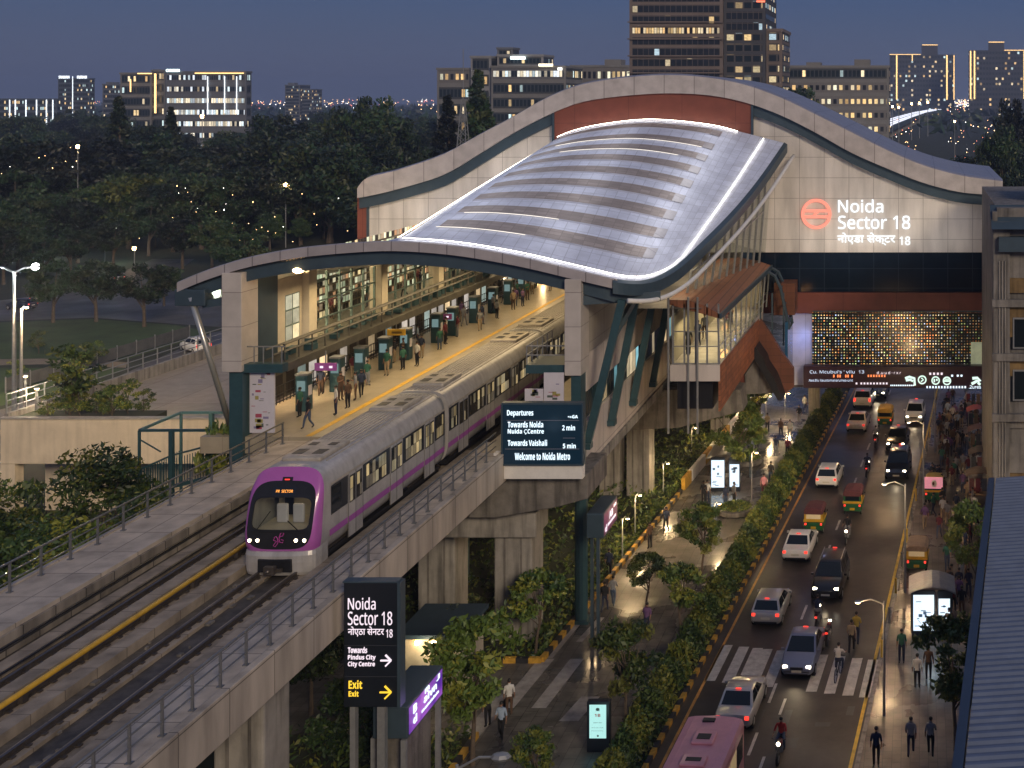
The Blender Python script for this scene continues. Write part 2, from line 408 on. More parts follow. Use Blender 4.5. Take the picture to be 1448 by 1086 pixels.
# striped kerbs
def striped_kerb(name, p, q, w=0.22, h=0.24, n=0.62):
    p, q = Vector(p), Vector(q); d = (q - p); k = max(1, int(d.length / n)); b = MB()
    for i in range(k):
        a, c = p + d * (i / k), p + d * ((i + 1) / k)
        b.bar(a + Vector((0, 0, h / 2 - 0.03)), c + Vector((0, 0, h / 2 - 0.03)), w, h, i % 2)
    return struct(b.build(name, [M['kerby'], M['kerbk']]))
M['kerby'] = mat('kerb_yellow', (0.50, 0.28, 0.035), 0.6, var=0.35, scale=4)
M['kerbk'] = mat('kerb_black', (0.022, 0.022, 0.026), 0.6, var=0.3, scale=4)
striped_kerb('median_kerb', (rx(-0.11, Y0), Y0, 0), (rx(-0.11, 118), 118, 0))
b = MB(); b.slab([(rx(-2.2, Y0), Y0), (rx(-1.97, Y0), Y0), (rx(-1.97, 118), 118), (rx(-2.2, 118), 118)], -0.02, 0.2)
struct(b.build('median_inner_kerb', M['concrete']))
# plaza between hedge and planting bed
PZ = 0.05
sheet('plaza', [(rx(-2.21, Y0), Y0), (rx(-2.21, 300), 300), (-60, 300), (-60, 128), (-17.4, 128), (-19.4, 61.6), (-34, 61.6), (-34, 54.6), (-20.0, 54.6), (-20.0, Y0)], PZ, M['paver'])
bed = [(-19.45, 61.75), (-34.5, 61.75), (-34.5, 126), (rx(-8.2, 126), 126)]
b = MB(); b.slab(bed, -0.02, 0.14); struct(b.build('planting_bed', M['soil']))
b = MB(); b.slab([(-20.15, 54.4), (-34.5, 54.4), (-34.5, 24), (-20.15, 24)], -0.02, 0.14); struct(b.build('planting_bed', M['soil']))
striped_kerb('bed_kerb', (-19.36, 61.65, 0.04), (rx(-8.32, 88), 88, 0.04), 0.24, 0.3)
striped_kerb('bed_kerb', (-33, 61.62, 0.04), (-19.36, 61.62, 0.04), 0.24, 0.3)
striped_kerb('bed_kerb', (-20.05, 54.4, 0.04), (-20.05, 36, 0.04), 0.24, 0.3)
# concrete barrier blocks further along the bed
ba = thing('barrier_row', 'row of pale concrete barrier blocks edging the planting bed beyond the striped kerb', 'barrier', (rx(-8.25, 88), 88, 0.05))
for k in range(16):
    y = 88.6 + k * 2.1
    c = MB(); c.bar((rx(-8.3, y), y, 0.5), (rx(-8.3, y + 1.9), y + 1.9, 0.5), 0.3, 0.9); c.build('block', M['white'] if k % 3 else M['kerby'], ba, bevel=0.04)
# markings
def mark(name, o0, o1, ya, yb, z, m):
    b = MB(); b.quad((rx(o0, ya), ya, z), (rx(o1, ya), ya, z), (rx(o1, yb), yb, z), (rx(o0, yb), yb, z)); return b
mk = MB()
def mq(o0, o1, ya, yb, skew=0.0, z=0.005):
    mk.quad((rx(o0, ya), ya, z), (rx(o1, ya), ya, z), (rx(o1, yb) + skew, yb, z), (rx(o0, yb) + skew, yb, z))
y = 30
while y < 240:
    mq(4.02, 4.16, y, y + 1.9); y += 4.6
y = 31
while y < 66:
    mq(4.75, 4.88, y, y + 1.5); y += 5.1
for px in (1017, 1041, 1061, 1075, 1096, 1156, 1181, 1206, 1229):
    g = gr(px, 936 + (px - 1017) * 0.104); o = g.x - rx(0, g.y)
    mq(o - 0.27, o + 0.27, g.y - 2.0, g.y + 1.9)
struct(mk.build('lane_markings', M['marking']))
mk = MB(); mq(0.42, 0.56, Y0, 150); struct(mk.build('edge_line', M['orange']))
mk = MB(); mq(8.62, 8.78, Y0, 150); struct(mk.build('kerb_line', M['ylw']))
mk = MB()
for px, py, w_, h_ in ((820, 1002, 0.9, 2.3), (690, 1012, 0.9, 4.0), (745, 965, 0.8, 5), (790, 965, 0.7, 5), (800, 900, 0.5, 5), (835, 890, 0.35, 3), (1030, 690, 0.3, 4)):
    g = gr(px, py, PZ)
    mk.quad((g.x - w_ / 2 - 0.2, g.y - h_ / 2, PZ + .005), (g.x + w_ / 2 - 0.2, g.y - h_ / 2, PZ + .005), (g.x + w_ / 2 + 0.2, g.y + h_ / 2, PZ + .005), (g.x - w_ / 2 + 0.2, g.y + h_ / 2, PZ + .005))
struct(mk.build('plaza_markings', mat('worn_marking', (0.30, 0.28, 0.26), 0.55, var=0.4, scale=1.5)))
# tar patches and manhole covers on the road
mk = MB()
for _ in range(26):
    yy = rng.uniform(46, 150); o = rng.uniform(0.8, 8); a = rng.uniform(0.2, 0.9); c = rng.uniform(0.3, 2.4)
    mq(o, o + a, yy, yy + c, z=0.003)
struct(mk.build('road_patches', mat('tar_patch', (0.036, 0.033, 0.031), 0.35, var=0.3, scale=2)))
# left side: access road, lawns, park road
sheet('park_road', pxpoly([(-60, 432), (40, 420), (120, 408), (165, 388), (215, 366), (275, 366), (235, 395), (255, 418), (420, 430), (420, 470), (250, 458), (130, 449), (-60, 456)]), -0.006, M['parkroad'])
sheet('lawn', pxpoly([(-60, 458), (130, 451), (250, 460), (300, 470), (180, 508), (-60, 510)]), -0.008, M['lawn'])
sheet('sand_path', pxpoly([(-60, 509), (60, 507), (180, 512), (178, 520), (60, 515), (-60, 518)]), -0.004, M['sandpath'])
sheet('lawn', pxpoly([(-60, 519), (178, 521), (110, 545), (-60, 590)]), -0.010, M['lawn'])
sheet('access_road', pxpoly([(-80, 600), (150, 540), (265, 488), (300, 470), (400, 455), (400, 500), (318, 500), (150, 560), (60, 640), (-80, 720)]), -0.002, M['parkroad'])
# ------------------------------------------------------------------ metro viaduct
VY0, VY1 = 15.0, 64.6; TX_ = -25.75
via = thing('metro_viaduct', 'raised concrete metro viaduct carrying two tracks and railed walkways', 'viaduct', (-28, 40, 0))
M['walk'] = grid_mat('walkway_slabs', (0.46, 0.395, 0.325), (0.21, 0.18, 0.15), 2.2, 2.4, 'yx', 0.7, var=0.1, mortar=0.025, dirt=.2)
M['fascia'] = grid_mat('parapet_panels', (0.45, 0.39, 0.325), (0.14, 0.12, 0.10), 2.6, 1.5, 'yz', 0.7, var=0.1, mortar=0.02, streak=0.2, dirt=.1)
M['trackwall'] = grid_mat('track_wall_blocks', (0.27, 0.235, 0.195), (0.07, 0.06, 0.05), 1.6, 0.55, 'yz', 0.8, var=0.22, mortar=0.03, offset=0.5, streak=0.35, dirt=.2)
M['plinth'] = grid_mat('plinth_blocks', (0.29, 0.24, 0.185), (0.15, 0.12, 0.09), 1.5, 5, 'yx', 0.8, var=0.1, mortar=0.02, dirt=.3)
b = MB(); b.box((-34.0, VY0, 9.1), (-21.75, VY1, 9.66)); b.build('deck', M['ballast'], via)
M['grime'] = mat('oily_grime', (.062, .053, .045), .65, var=.7, scale=1.3)
for xa_, xb_, z_ in ((TX_ - .38, TX_ + .38, 9.665), (-24.95 + .24, -24.36, 9.664), (-31.59, -31.12, 9.664), (-29.6, -28.95, 9.9 - .236)):
    b = MB(); b.box((xa_, VY0, z_ - .003), (xb_, VY1, z_ + .004)); b.build('grime_strip', M['grime'], via)
b = MB(); b.prism([(-32.2, 9.1), (-30.2, 7.4), (-25.8, 7.4), (-23.4, 9.1)], VY0, VY1); b.build('box_girder', M['concrete'], via)
b = MB(); b.box((-34.2, VY0, 9.668), (-31.72, VY1, 10.56)); b.build('walkway', [M['walk']], via)
b = MB(); b.box((-31.716, VY0, 9.66), (-31.6, VY1, 10.40)); b.build('track_wall', M['trackwall'], via)
b = MB(); b.box((-23.25, VY0, 9.668), (-21.75, VY1, 10.50)); b.build('walkway', M['walk'], via)
b = MB(); b.box((-21.746, VY0, 9.12), (-21.45, VY1, 10.62)); b.build('parapet', M['fascia'], via, bevel=0.03)
b = MB(); b.box((-34.42, VY0, 9.12), (-34.204, VY1, 10.62)); b.build('parapet', M['fascia'], via, bevel=0.03)
b = MB(); b.box((-23.4, VY0, 9.66), (-23.254, VY1, 10.34)); b.build('track_wall', M['trackwall'], via)
TX = -25.75                                             # centre of the train's track
for xr in (TX - 0.75, TX + 0.75, -29.95, -28.55 - 0.0):
    b = MB(); b.box((xr - 0.34, VY0, 9.668), (xr + 0.34, VY1, 9.80)); b.build('plinth', M['plinth'], via)
    b = MB()
    for k_ in range(75): y_ = 16 + k_ * .65; b.box((xr - .2, y_, 9.802), (xr + .2, y_ + .16, 9.85))
    b.build('rail_clip', M['rail'], via)['kind'] = 'stuff'
    b = MB(); b.box((xr - 0.09, VY0, 9.804), (xr + 0.09, VY1, 9.83)); b.box((xr - 0.02, VY0, 9.83), (xr + 0.02, VY1, 9.93)); b.box((xr - 0.05, VY0, 9.93), (xr + 0.05, VY1, 9.98)); b.build('rail', M['rail'], via)
# wide kerb walls between the tracks, as the photograph shows them
for x0, x1, z in ((-27.95, -27.35, 10.02), (-24.35, -23.75, 10.05), (-29.55, -28.98, 9.98), (-31.1, -30.55, 9.9)):
    b = MB(); b.box((x0, VY0, 9.667), (x1, VY1, z)); b.build('kerb_wall', M['plinth'], via)
b = MB(); b.tube([(-28.42, VY0, 10.16), (-28.42, VY1, 10.16)], 0.095, 10); b.build('power_rail_cover', M['yellow'], via, smooth=True)
b = MB()
for y in range(17, 64, 3): b.box((-28.5, y, 9.83), (-28.34, y + 0.25, 10.1))
b.each('cover_bracket', M['rail'], via)
b = MB(); b.tube([(-30.35, VY0, 9.95), (-30.35, VY1, 9.95)], 0.045, 8); b.tube([(-31.45, VY0, 10.1), (-31.45, VY1, 10.1)], 0.05, 8); b.each('cable', M['black'], via, smooth=True)
b = MB()
rr = random.Random(4)
for _ in range(160):
    x = rr.choice([-30.9, -29.2, -27.1, -26.2, -24.8, -24.5, -25.6]) + rr.uniform(-0.25, 0.25); y = rr.uniform(18, 64); d = rr.uniform(0.06, 0.2)
    b.cbox((x, y, 9.70), (d, d * rr.uniform(0.8, 3), 0.09))
b.build('track_debris', M['darkconc'], via)['kind'] = 'stuff'
M['railsteel'] = mat('railing_steel', (.16, .165, .175), .4, .3, var=.2, scale=3)
def railing(name, label, x, z, ya, yb, step, lean=0.0):
    t = thing(name, label, 'railing', (x, ya, z))
    n = int((yb - ya) / step)
    post = None
    for i in range(n + 1):
        y = ya + i * step
        if post is None:
            c = MB(); c.bar((x, y, z), (x + lean, y, z + 1.12), 0.07, 0.07); c.box((x - 0.09, y - 0.09, z), (x + 0.09, y + 0.09, z + 0.03))
            post = c.build('post', M['railsteel'], t)
        else:
            q = post.copy(); COL.objects.link(q); q.parent = t; q.location = (0, y - ya, 0)
    for k, h in enumerate((1.12, 0.76, 0.42)):
        c = MB(); c.tube([(x + lean * h / 1.12, ya - 0.3, z + h), (x + lean * h / 1.12, yb + 0.1, z + h)], 0.045 if k == 0 else 0.03, 6)
        c.build('handrail' if k == 0 else 'mid_rail', M['railsteel'], t, smooth=True)
    return t
railing('walkway_railing', 'steel railing along the far walkway of the viaduct, left of the yellow pipe', -33.9, 10.56, 16, 64, 1.6)
railing('walkway_railing', 'steel railing on the viaduct edge nearest the plaza, right of the purple train', -21.95, 10.50, 16, 62.2, 1.45, 0.0)
# piers
def pier(label, x, y, w, d, top, group='concrete piers'):
    t = thing('viaduct_pier', label, 'pier', (x, y, 0), group)
    c = MB(); c.box((x - w / 2, y - d / 2, -0.02), (x + w / 2, y + d / 2, top)); c.build('shaft', M['concrete'], t, bevel=0.08)
    c = MB()
    for s in (-1, 1): c.box((x + s * w * 0.22 - 0.05, y - d / 2 - 0.03, 0.4), (x + s * w * 0.22 + 0.05, y - d / 2 + 0.02, top - 0.5))
    c.build('rib', M['darkconc'], t)
    return t
def cap(t, pts, ya, yb):
    c = MB(); c.prism(pts, ya, yb); c.build('pier_cap', M['darkconc'], t, bevel=0.06)
p1 = pier('square concrete pier under the near viaduct span, left of the tall direction sign', -22.85, 41.2, 1.7, 1.7, 9.08)
p1b = pier('concrete pier behind the nearest one, under the middle of the near span', -28.5, 41.2, 1.9, 1.7, 7.38)
p2 = pier('concrete pier under the departure board, standing in the striped planting bed', -21.6, 64.9, 2.0, 2.0, 7.0)
p3 = pier('concrete pier left of the striped bed, in the dark under the viaduct deck', -26.2, 66.2, 2.0, 2.0, 5.6)
cap(p2, [(-23.6, 9.3), (-17.35, 9.3), (-17.35, 8.0), (-19.0, 7.55), (-22.2, 7.0), (-23.6, 7.0)], 62.9, 66.8)
c = MB(); c.prism([(-31.5, 7.38), (-20.3, 7.0), (-20.3, 5.7), (-31.5, 5.7)], 63.6, 65.8); c.build('cross_beam', M['concrete'], p2, bevel=0.06)
p4 = pier('concrete pier below the glass entrance wing, beside the barrier blocks', -20.4, 88.0, 1.7, 1.7, 7.0)
cap(p4, [(-23, 8.4), (-12.6, 8.4), (-12.4, 6.9), (-17, 5.7), (-23, 5.4)], 84.8, 87.0)
for x, y, l in ((-22.5, 88, 'slimmer concrete pier just left of the entrance wing pier'), (-28, 88, 'shadowed concrete pier deep under the station platforms'), (-21, 112, 'far concrete pier under the station, past the entrance wing'), (-17.2, 104, 'pale concrete pier behind the bus shelter under the far end of the station')):
    pier(l, x, y, 1.5, 1.5, 8.2)
for px, py, l in ((822, 690, 'teal steel column holding the hanging advertising box'), (655, 720, 'round teal column in the dark between two concrete piers')):
    g = at(px, py, 66.5 if px > 700 else 72)
    c = MB(); c.tube([(g.x, g.y, -0.02), (g.x, g.y, 8.6)], 0.36, 12); c.box((g.x - .5, g.y - .5, -0.02), (g.x + .5, g.y + .5, .2)); c.box((g.x - .55, g.y - .55, 8.3), (g.x + .55, g.y + .55, 8.62))
    tag(c.build('steel_column', M['teal'], None, smooth=False), l, 'column')

# the line running on behind the station, bending off to the horizon
fv = thing('far_viaduct', 'distant lit metro viaduct curving away to the horizon behind the gable', 'viaduct', (-27.5, 500, 0))
line = [(-27.5, 127), (-27.5, 500), (-26.8, 640), (-24, 800), (-14, 1080), (0, 1420), (60, 2300), (190, 4400)]
def sweep(mb, prof, mi=0):
    rings = []
    for i, (x, y) in enumerate(line):
        a = Vector(line[max(i - 1, 0)]); c = Vector(line[min(i + 1, len(line) - 1)]); d = (c - a).normalized(); nrm = Vector((d.y, -d.x))
        rings.append([Vector((x + nrm.x * o, y + nrm.y * o, z)) for o, z in prof])
    mb.loft(rings, True, mi, True)
b = MB(); sweep(b, [(-6.3, 8.6), (6.3, 8.6), (6.3, 9.6), (-6.3, 9.6)]); b.build('deck', M['concrete'], fv)
b = MB(); sweep(b, [(6.1, 7.0), (6.5, 7.0), (6.5, 11.2), (6.1, 11.2)]); b.build('parapet', M['tealdk'], fv)
b = MB(); sweep(b, [(-6.5, 7.0), (-6.1, 7.0), (-6.1, 11.2), (-6.5, 11.2)]); b.build('parapet', M['tealdk'], fv)
fl = emat('far_line_lamps', (0.85, 0.87, 1.0), 1.3)
for o in (-6.0, -1.5, 3.2, 6.7):
    b = MB(); sweep(b, [(o - .5, 11.25), (o + .5, 11.25), (o + .5, 11.9), (o - .5, 11.9)]); b.build('lamp_line', fl, fv)
for k in range(26):
    y = 520 + k * 36
    for i in range(len(line) - 1):
        if line[i][1] <= y <= line[i + 1][1]:
            f_ = (y - line[i][1]) / (line[i + 1][1] - line[i][1]); x = line[i][0] + f_ * (line[i + 1][0] - line[i][0])
    c = MB(); c.box((x - 1.3, y - 1.2, 0), (x + 1.3, y + 1.2, 7)); c.box((x - 5, y - 1.1, 7.02), (x + 5, y + 1.1, 8.58)); c.build('pier', M['concrete'], fv)
# ------------------------------------------------------------------ station
st = thing('metro_station', 'metro station with a wave-shaped gable wall and a glowing striped canopy over its platforms', 'station', (-27, 80, 0))
GY = 94.0
def interp(l, n):
    xs = [p[0] for p in l]; out = []
    def cr(p0, p1, p2, p3, t):
        return 0.5 * (2 * p1 + (p2 - p0) * t + (2 * p0 - 5 * p1 + 4 * p2 - p3) * t * t + (3 * p1 - p0 - 3 * p2 + p3) * t ** 3)
    for k in range(n + 1):
        t = k / n * (len(l) - 1); i = min(int(t), len(l) - 2); f = t - i
        q = [l[max(i - 1, 0)], l[i], l[i + 1], l[min(i + 2, len(l) - 1)]]
        out.append(tuple(cr(*[a[j] for a in q], f) for j in range(len(l[0]))))
    return out
T = [(505, 266), (520, 251), (560, 241), (625, 219), (675, 192), (724, 166), (774, 138), (824, 119), (889, 109), (949, 106), (1004, 110), (1054, 120), (1104, 138), (1154, 162), (1204, 187), (1254, 212), (1304, 233), (1354, 247), (1392, 253), (1418, 256)]
B = [(505, 280), (522, 277), (560, 268), (625, 248), (675, 219), (724, 189), (774, 163), (824, 144), (889, 135), (949, 132), (1004, 135), (1054, 145), (1104, 163), (1154, 188), (1204, 216), (1254, 238), (1304, 258), (1354, 271), (1392, 275), (1418, 277)]
n = 76
Tw = [at(x, y, GY) for x, y in interp(T, n)]; Bw = [at(x, y, GY) for x, y in interp(B, n)]
M['capface'] = grid_mat('gable_cap_panels', (0.47, 0.43, 0.415), (0.25, 0.225, 0.215), 2.35, 100, 'xz', 0.5, var=0.07, mortar=0.035, dirt=.08)
M['captop'] = grid_mat('gable_roof_sheets', (0.34, 0.33, 0.36), (0.2, 0.19, 0.22), 2.35, 2.0, 'xy', 0.35, 0.3, var=0.06, mortar=0.03)
M['clad'] = grid_mat('gable_cladding', (0.64, 0.60, 0.56), (0.31, 0.285, 0.265), 1.95, 1.62, 'xz', 0.45, var=0.04, mortar=0.02, streak=0.08, dirt=.05)
M['redpanel'] = grid_mat('oxide_red_panels', (0.20, 0.06, 0.04), (0.12, 0.035, 0.025), 4.2, 9, 'xz', 0.5, var=0.06, mortar=0.02)
M['copper'] = grid_mat('copper_cladding', (0.15, 0.055, 0.03), (0.08, 0.03, 0.018), 1.1, 0.5, 'xz', 0.75, 0.0, var=0.12, mortar=0.015, streak=0.1)
M['copper_y'] = grid_mat('copper_cladding_side', (0.26, 0.092, 0.04), (0.12, 0.04, 0.02), 0.6, 0.35, 'yz', 0.75, 0.0, var=0.25, mortar=0.02, streak=0.1)  # brighter copper, an orange glow put into its colour
M['copper_roof'] = grid_mat('copper_roofing', (0.24, 0.095, 0.048), (0.12, 0.048, 0.026), 9.0, 0.42, 'yx', 0.5, 0.1, var=0.16, mortar=0.03)
M['navyglass'] = grid_mat('navy_glass_wall', (0.008, 0.016, 0.030), (0.025, 0.04, 0.06), 1.95, 1.55, 'xz', 0.12, var=0.15, mortar=0.03)
ZB = 16.8
GD = 112.5
b = MB()                                                      # wave roof: front face and top as one shell
b.loft([[Bw[i], Tw[i]] for i in range(n + 1)], False, 0)
b.loft([[Tw[i], Tw[i] + Vector((0, 0.5, 0.12)), Tw[i] + Vector((0, GD - GY, 0.12))] for i in range(n + 1)], False, 1)
b.loft([[Bw[i] + Vector((0, GD - GY, 0)), Bw[i]] for i in range(n + 1)], False, 0)
for i in (0, n):
    b.add([Bw[i], Tw[i], Tw[i] + Vector((0, GD - GY, 0.12)), Bw[i] + Vector((0, GD - GY, 0))], [(0, 1, 2, 3)], 0)
b.loft([[Tw[i] + Vector((0, GD - GY, 0.12)), Bw[i] + Vector((0, GD - GY, 0))] for i in range(n + 1)], False, 0)
b.build('wave_roof', [M['capface'], M['captop']], st)
b = MB()                                                      # blue-grey band below the roof edge
lo = [p + Vector((0, 0.35, -0.86)) for p in Bw]; hi = [p + Vector((0, 0.35, 0.05)) for p in Bw]
b.loft([[lo[i], hi[i]] for i in range(n + 1)], False); b.loft([[lo[i] + Vector((0, 0.5, 0)), lo[i]] for i in range(n + 1)], False)
b.build('roof_band', M['tealdk'], st)
xl, xr = at(522, 0, 95).x, at(1394, 0, 95).x
def Bz(x):
    for i in range(n):
        if Bw[i].x <= x <= Bw[i + 1].x: return Bw[i].z + (x - Bw[i].x) / (Bw[i + 1].x - Bw[i].x) * (Bw[i + 1].z - Bw[i].z)
    return Bw[-1].z
b = MB(); xs = [xl + (xr - xl) * k / 60 for k in range(61)]
b.loft([[Vector((x, 94.75, ZB)), Vector((x, 94.75, Bz(x)))] for x in xs], False)
b.build('gable_wall', M['clad'], st)
b = MB(); b.box((xl, 94.9, ZB), (xr, 112, 19.5)); b.build('hall_block', M['concrete'], st)
x0, x1 = at(783, 0, 94.3).x, at(1064, 0, 94.3).x              # red panel under the crest
b = MB(); xs = [x0 + (x1 - x0) * k / 24 for k in range(25)]
b.loft([[Vector((x, 94.2, 24.6)), Vector((x, 94.2, Bz(x) + 0.05))] for x in xs], False); b.build('crest_panel', M['redpanel'], st)
for x in (x0, x1): b = MB(); b.box((x - 0.09, 94.1, 24.6), (x + 0.09, 94.4, Bz(x))); b.each('panel_trim', M['tealdk'], st)
# left end and corner posts
b = MB(); b.box((xl - 0.75, 94.6, 6), (xl - 0.02, 111, Bz(xl))); b.each('end_post', M['redpanel'], st)
b = MB(); b.box((xl - 0.01, 94.55, 14), (xl + 0.14, 94.74, Bz(xl))); b.build('corner_trim', M['tealdk'], st)
b = MB(); b.box((xr + 0.05, 94.4, 0), (xr + 0.75, 97, Bz(xr) - 0.1)); b.each('end_post', M['concrete'], st)
b = MB(); b.box((xr + 0.02, 94.2, 17.5), (xr + 0.8, 94.39, Bz(xr) - 0.1)); b.build('post_cladding', M['redpanel'], st)
b = MB(); b.box((xr - 0.14, 94.6, ZB), (xr + 0.02, 94.74, Bz(xr))); b.build('corner_trim', M['tealdk'], st)
# bridge over the road: dark glass, red band, underside
xg = at(1064, 0, 95).x
b = MB(); b.box((xg, 94.95, 13.65), (xr, 111.8, ZB - 0.01)); b.build('glass_band', M['navyglass'], st)
b = MB(); b.box((xg, 94.7, 12.0), (xr, 111.7, 13.64)); b.build('copper_band', M['redpanel'], st)
xb = at(1120, 0, 95).x
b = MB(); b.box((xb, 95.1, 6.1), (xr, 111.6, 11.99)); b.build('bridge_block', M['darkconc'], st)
b = MB(); b.box((xb, 94.95, 6.3), (at(1148, 0, 95).x, 95.09, 11.98)); b.build('side_panel', grid_mat('pale_wall_panel', (0.5, 0.48, 0.55), (0.3, 0.3, 0.34), 3, 2.6, 'xz', 0.4, mortar=0.02), st)
b = MB()
b.box((xb, 109, 0), (xb + 1.0, 110.2, 6.09))
b.build('bridge_pier', M['concrete'], st)

# --- canopy
NU, NV = 52, 26
FRONT = [(252, 400, 65), (285, 386, 65), (320, 374, 65), (360, 363, 65), (420, 352, 65), (490, 345, 65), (548, 342, 65), (600, 344, 65), (650, 349, 65), (700, 357, 65), (750, 367, 65), (800, 379, 65), (842, 389, 65), (873, 396, 65.3), (904, 398, 66.4), (931, 391, 68), (959, 374, 70.4), (985, 350, 73.5)]
ULED = 6 / 17
BL = Vector((-37.6, 94.0, 16.9))
BACK = [at(785, 197, 94), at(814, 185, 94), at(860, 175, 94), at(924, 169, 94), at(1004, 176, 94), at(1050, 187, 94), at(1109, 202, 94)]
Fw = [at(*p) for p in FRONT]
Fc = [Vector(p) for p in interp([tuple(v) for v in Fw], NU)]
def backp(u):
    if u <= ULED:
        t = u / ULED; return Vector((BL.x + (BACK[0].x - .5 - BL.x) * t, BL.y, BL.z + .1 * math.sin(PI * t)))
    t = (u - ULED) / (1 - ULED) * (len(BACK) - 1); i = min(int(t), len(BACK) - 2)
    f = t - i; g = [BACK[max(i - 1, 0)], BACK[i], BACK[i + 1], BACK[min(i + 2, len(BACK) - 1)]]
    return 0.5 * (2 * g[1] + (g[2] - g[0]) * f + (2 * g[0] - 5 * g[1] + 4 * g[2] - g[3]) * f * f + (3 * g[1] - g[0] - 3 * g[2] + g[3]) * f ** 3)
Bc = [backp(k / NU) for k in range(NU + 1)]
def S(u, v):
    t = u * NU; i = min(int(t), NU - 1); f = t - i
    a = Fc[i].lerp(Fc[i + 1], f); c = Bc[i].lerp(Bc[i + 1], f)
    p = a.lerp(c, v)
    if u > ULED:
        w_ = (u - ULED) / (1 - ULED); p.z += 0.55 * math.sin(PI * w_) * math.sin(PI * v) - 0.5 * math.sin(PI * v) * w_ ** 4
    return p
def patch(mb, u0, u1, v0, v1, nu, nv, dz=0.0, mi=0, uvs=True):
    for i in range(nu):
        for j in range(nv):
            ua, ub = u0 + (u1 - u0) * i / nu, u0 + (u1 - u0) * (i + 1) / nu
            va, vb = v0 + (v1 - v0) * j / nv, v0 + (v1 - v0) * (j + 1) / nv
            q = [S(ua, va), S(ub, va), S(ub, vb), S(ua, vb)]
            for p in q: p.z += dz
            mb.quad(*q, mi, uv=[(ua * 40, va * 30), (ub * 40, va * 30), (ub * 40, vb * 30), (ua * 40, vb * 30)])
M['canopy'] = grid_mat('canopy_sheets', (0.55, 0.595, 0.74), (0.40, 0.435, 0.55), 0.85, 1.2, 'xy', 0.62, 0.0, var=0.07, mortar=0.03, uv=True)
M['stripe'] = grid_mat('canopy_skylight_strips', (0.30, 0.265, 0.255), (0.24, 0.21, 0.205), 0.85, 0.45, 'xy', 0.65, 0.0, var=0.16, mortar=0.03, uv=True)
can = MB(); patch(can, 0, 1, 0, 1, NU, NV); canopy = can.build('canopy', M['canopy'], st, smooth=True)
for k in range(9):
    v0 = 0.10 + k * 0.098
    if k == 8: v0 = 0.905
    v1 = v0 + 0.047
    s = MB(); u1 = 0.80 - 0.012 * k * 0; patch(s, ULED + 0.05, u1, v0, v1, 26, 2, 0.05); s.build('skylight_strip', M['stripe'], canopy, smooth=True)
    s = MB(); patch(s, u1, u1 + 0.032, v0, v1, 2, 2, 0.05); s.build('skylight_end', M['captop'], canopy, smooth=True)
    s = MB(); s.loft([[S(u, v0 - 0.004) + Vector((0, 0, dz)) for dz in (0.0, 0.10)] for u in [ULED + 0.05 + (u1 - ULED - 0.05) * i / 20 for i in range(21)]], False); s.build('strip_kerb', M['canopy'], canopy)
# soffit
sf = MB()
for i in range(NU):
    for j in range(10):
        ua, ub, va, vb = i / NU, (i + 1) / NU, j / 10, (j + 1) / 10
        q = [S(ua, va), S(ua, vb), S(ub, vb), S(ub, va)]
        sf.quad(*[p - Vector((0, -0.12, 0.55)) for p in q])
M['soffit'] = mat('canopy_soffit', (0.45, 0.42, 0.37), 0.5, var=0.1, scale=1)
sf.build('soffit', M['soffit'], st)
# edge fascia round the front and the right side
edge = [S(k / 80, 0) for k in range(81)] + [S(1, k / 20) for k in range(1, 21)]
out = []
for i, p in enumerate(edge):
    d = (edge[min(i + 1, 100)] - edge[max(i - 1, 0)]); d.z = 0; d.normalize(); out.append(Vector((d.y, -d.x, 0)))
M['edge'] = grid_mat('canopy_edge_panels', (0.42, 0.385, 0.39), (0.2, 0.18, 0.19), 1.5, 50, 'xz', 0.38, 0.2, var=0.06, mortar=0.03)
Z = Vector((0, 0, 1))
b = MB(); b.loft([[edge[i] + Z * 0.06, edge[i] + out[i] * 0.12 + Z * 0.02, edge[i] + out[i] * 0.12 - Z * 0.48, edge[i] - Z * 0.5] for i in range(0, 62)], False); b.build('edge_fascia', M['edge'], canopy)
b = MB(); b.loft([[edge[i] + Z * 0.05, edge[i] + out[i] * 0.25 - Z * 0.12, edge[i] + out[i] * 0.25 - Z * 0.75, edge[i] - Z * 0.8] for i in range(60, 101)], False); b.build('side_fascia', M['tealdk'], canopy)
b = MB(); b.loft([[edge[i] - out[i] * 0.25 - Z * 0.45, edge[i] - out[i] * 0.25 - Z * 1.25, edge[i] - out[i] * 0.6 - Z * 1.25] for i in range(0, 66)], False); b.build('edge_beam', M['tealdk'], canopy)
e0 = edge[0]
b = MB(); b.box((e0.x - 0.15, e0.y - 0.1, e0.z - 1.25), (e0.x + 1.5, e0.y + 1.8, e0.z - 0.35)); b.build('end_cap', M['tealdk'], canopy, bevel=0.05)
b = MB(); b.bar((e0.x + 1.2, 65.3, e0.z - 1.2), (-36.6, 65.3, e0.z - 0.85), 0.35, 0.4); b.build('outrigger_beam', M['tealdk'], canopy)
b = MB(); b.tube([edge[i] + out[i] * 0.75 - Z * 1.0 for i in range(62, 101)], 0.13, 8); b.build('edge_pipe', M['white'], canopy, smooth=True)
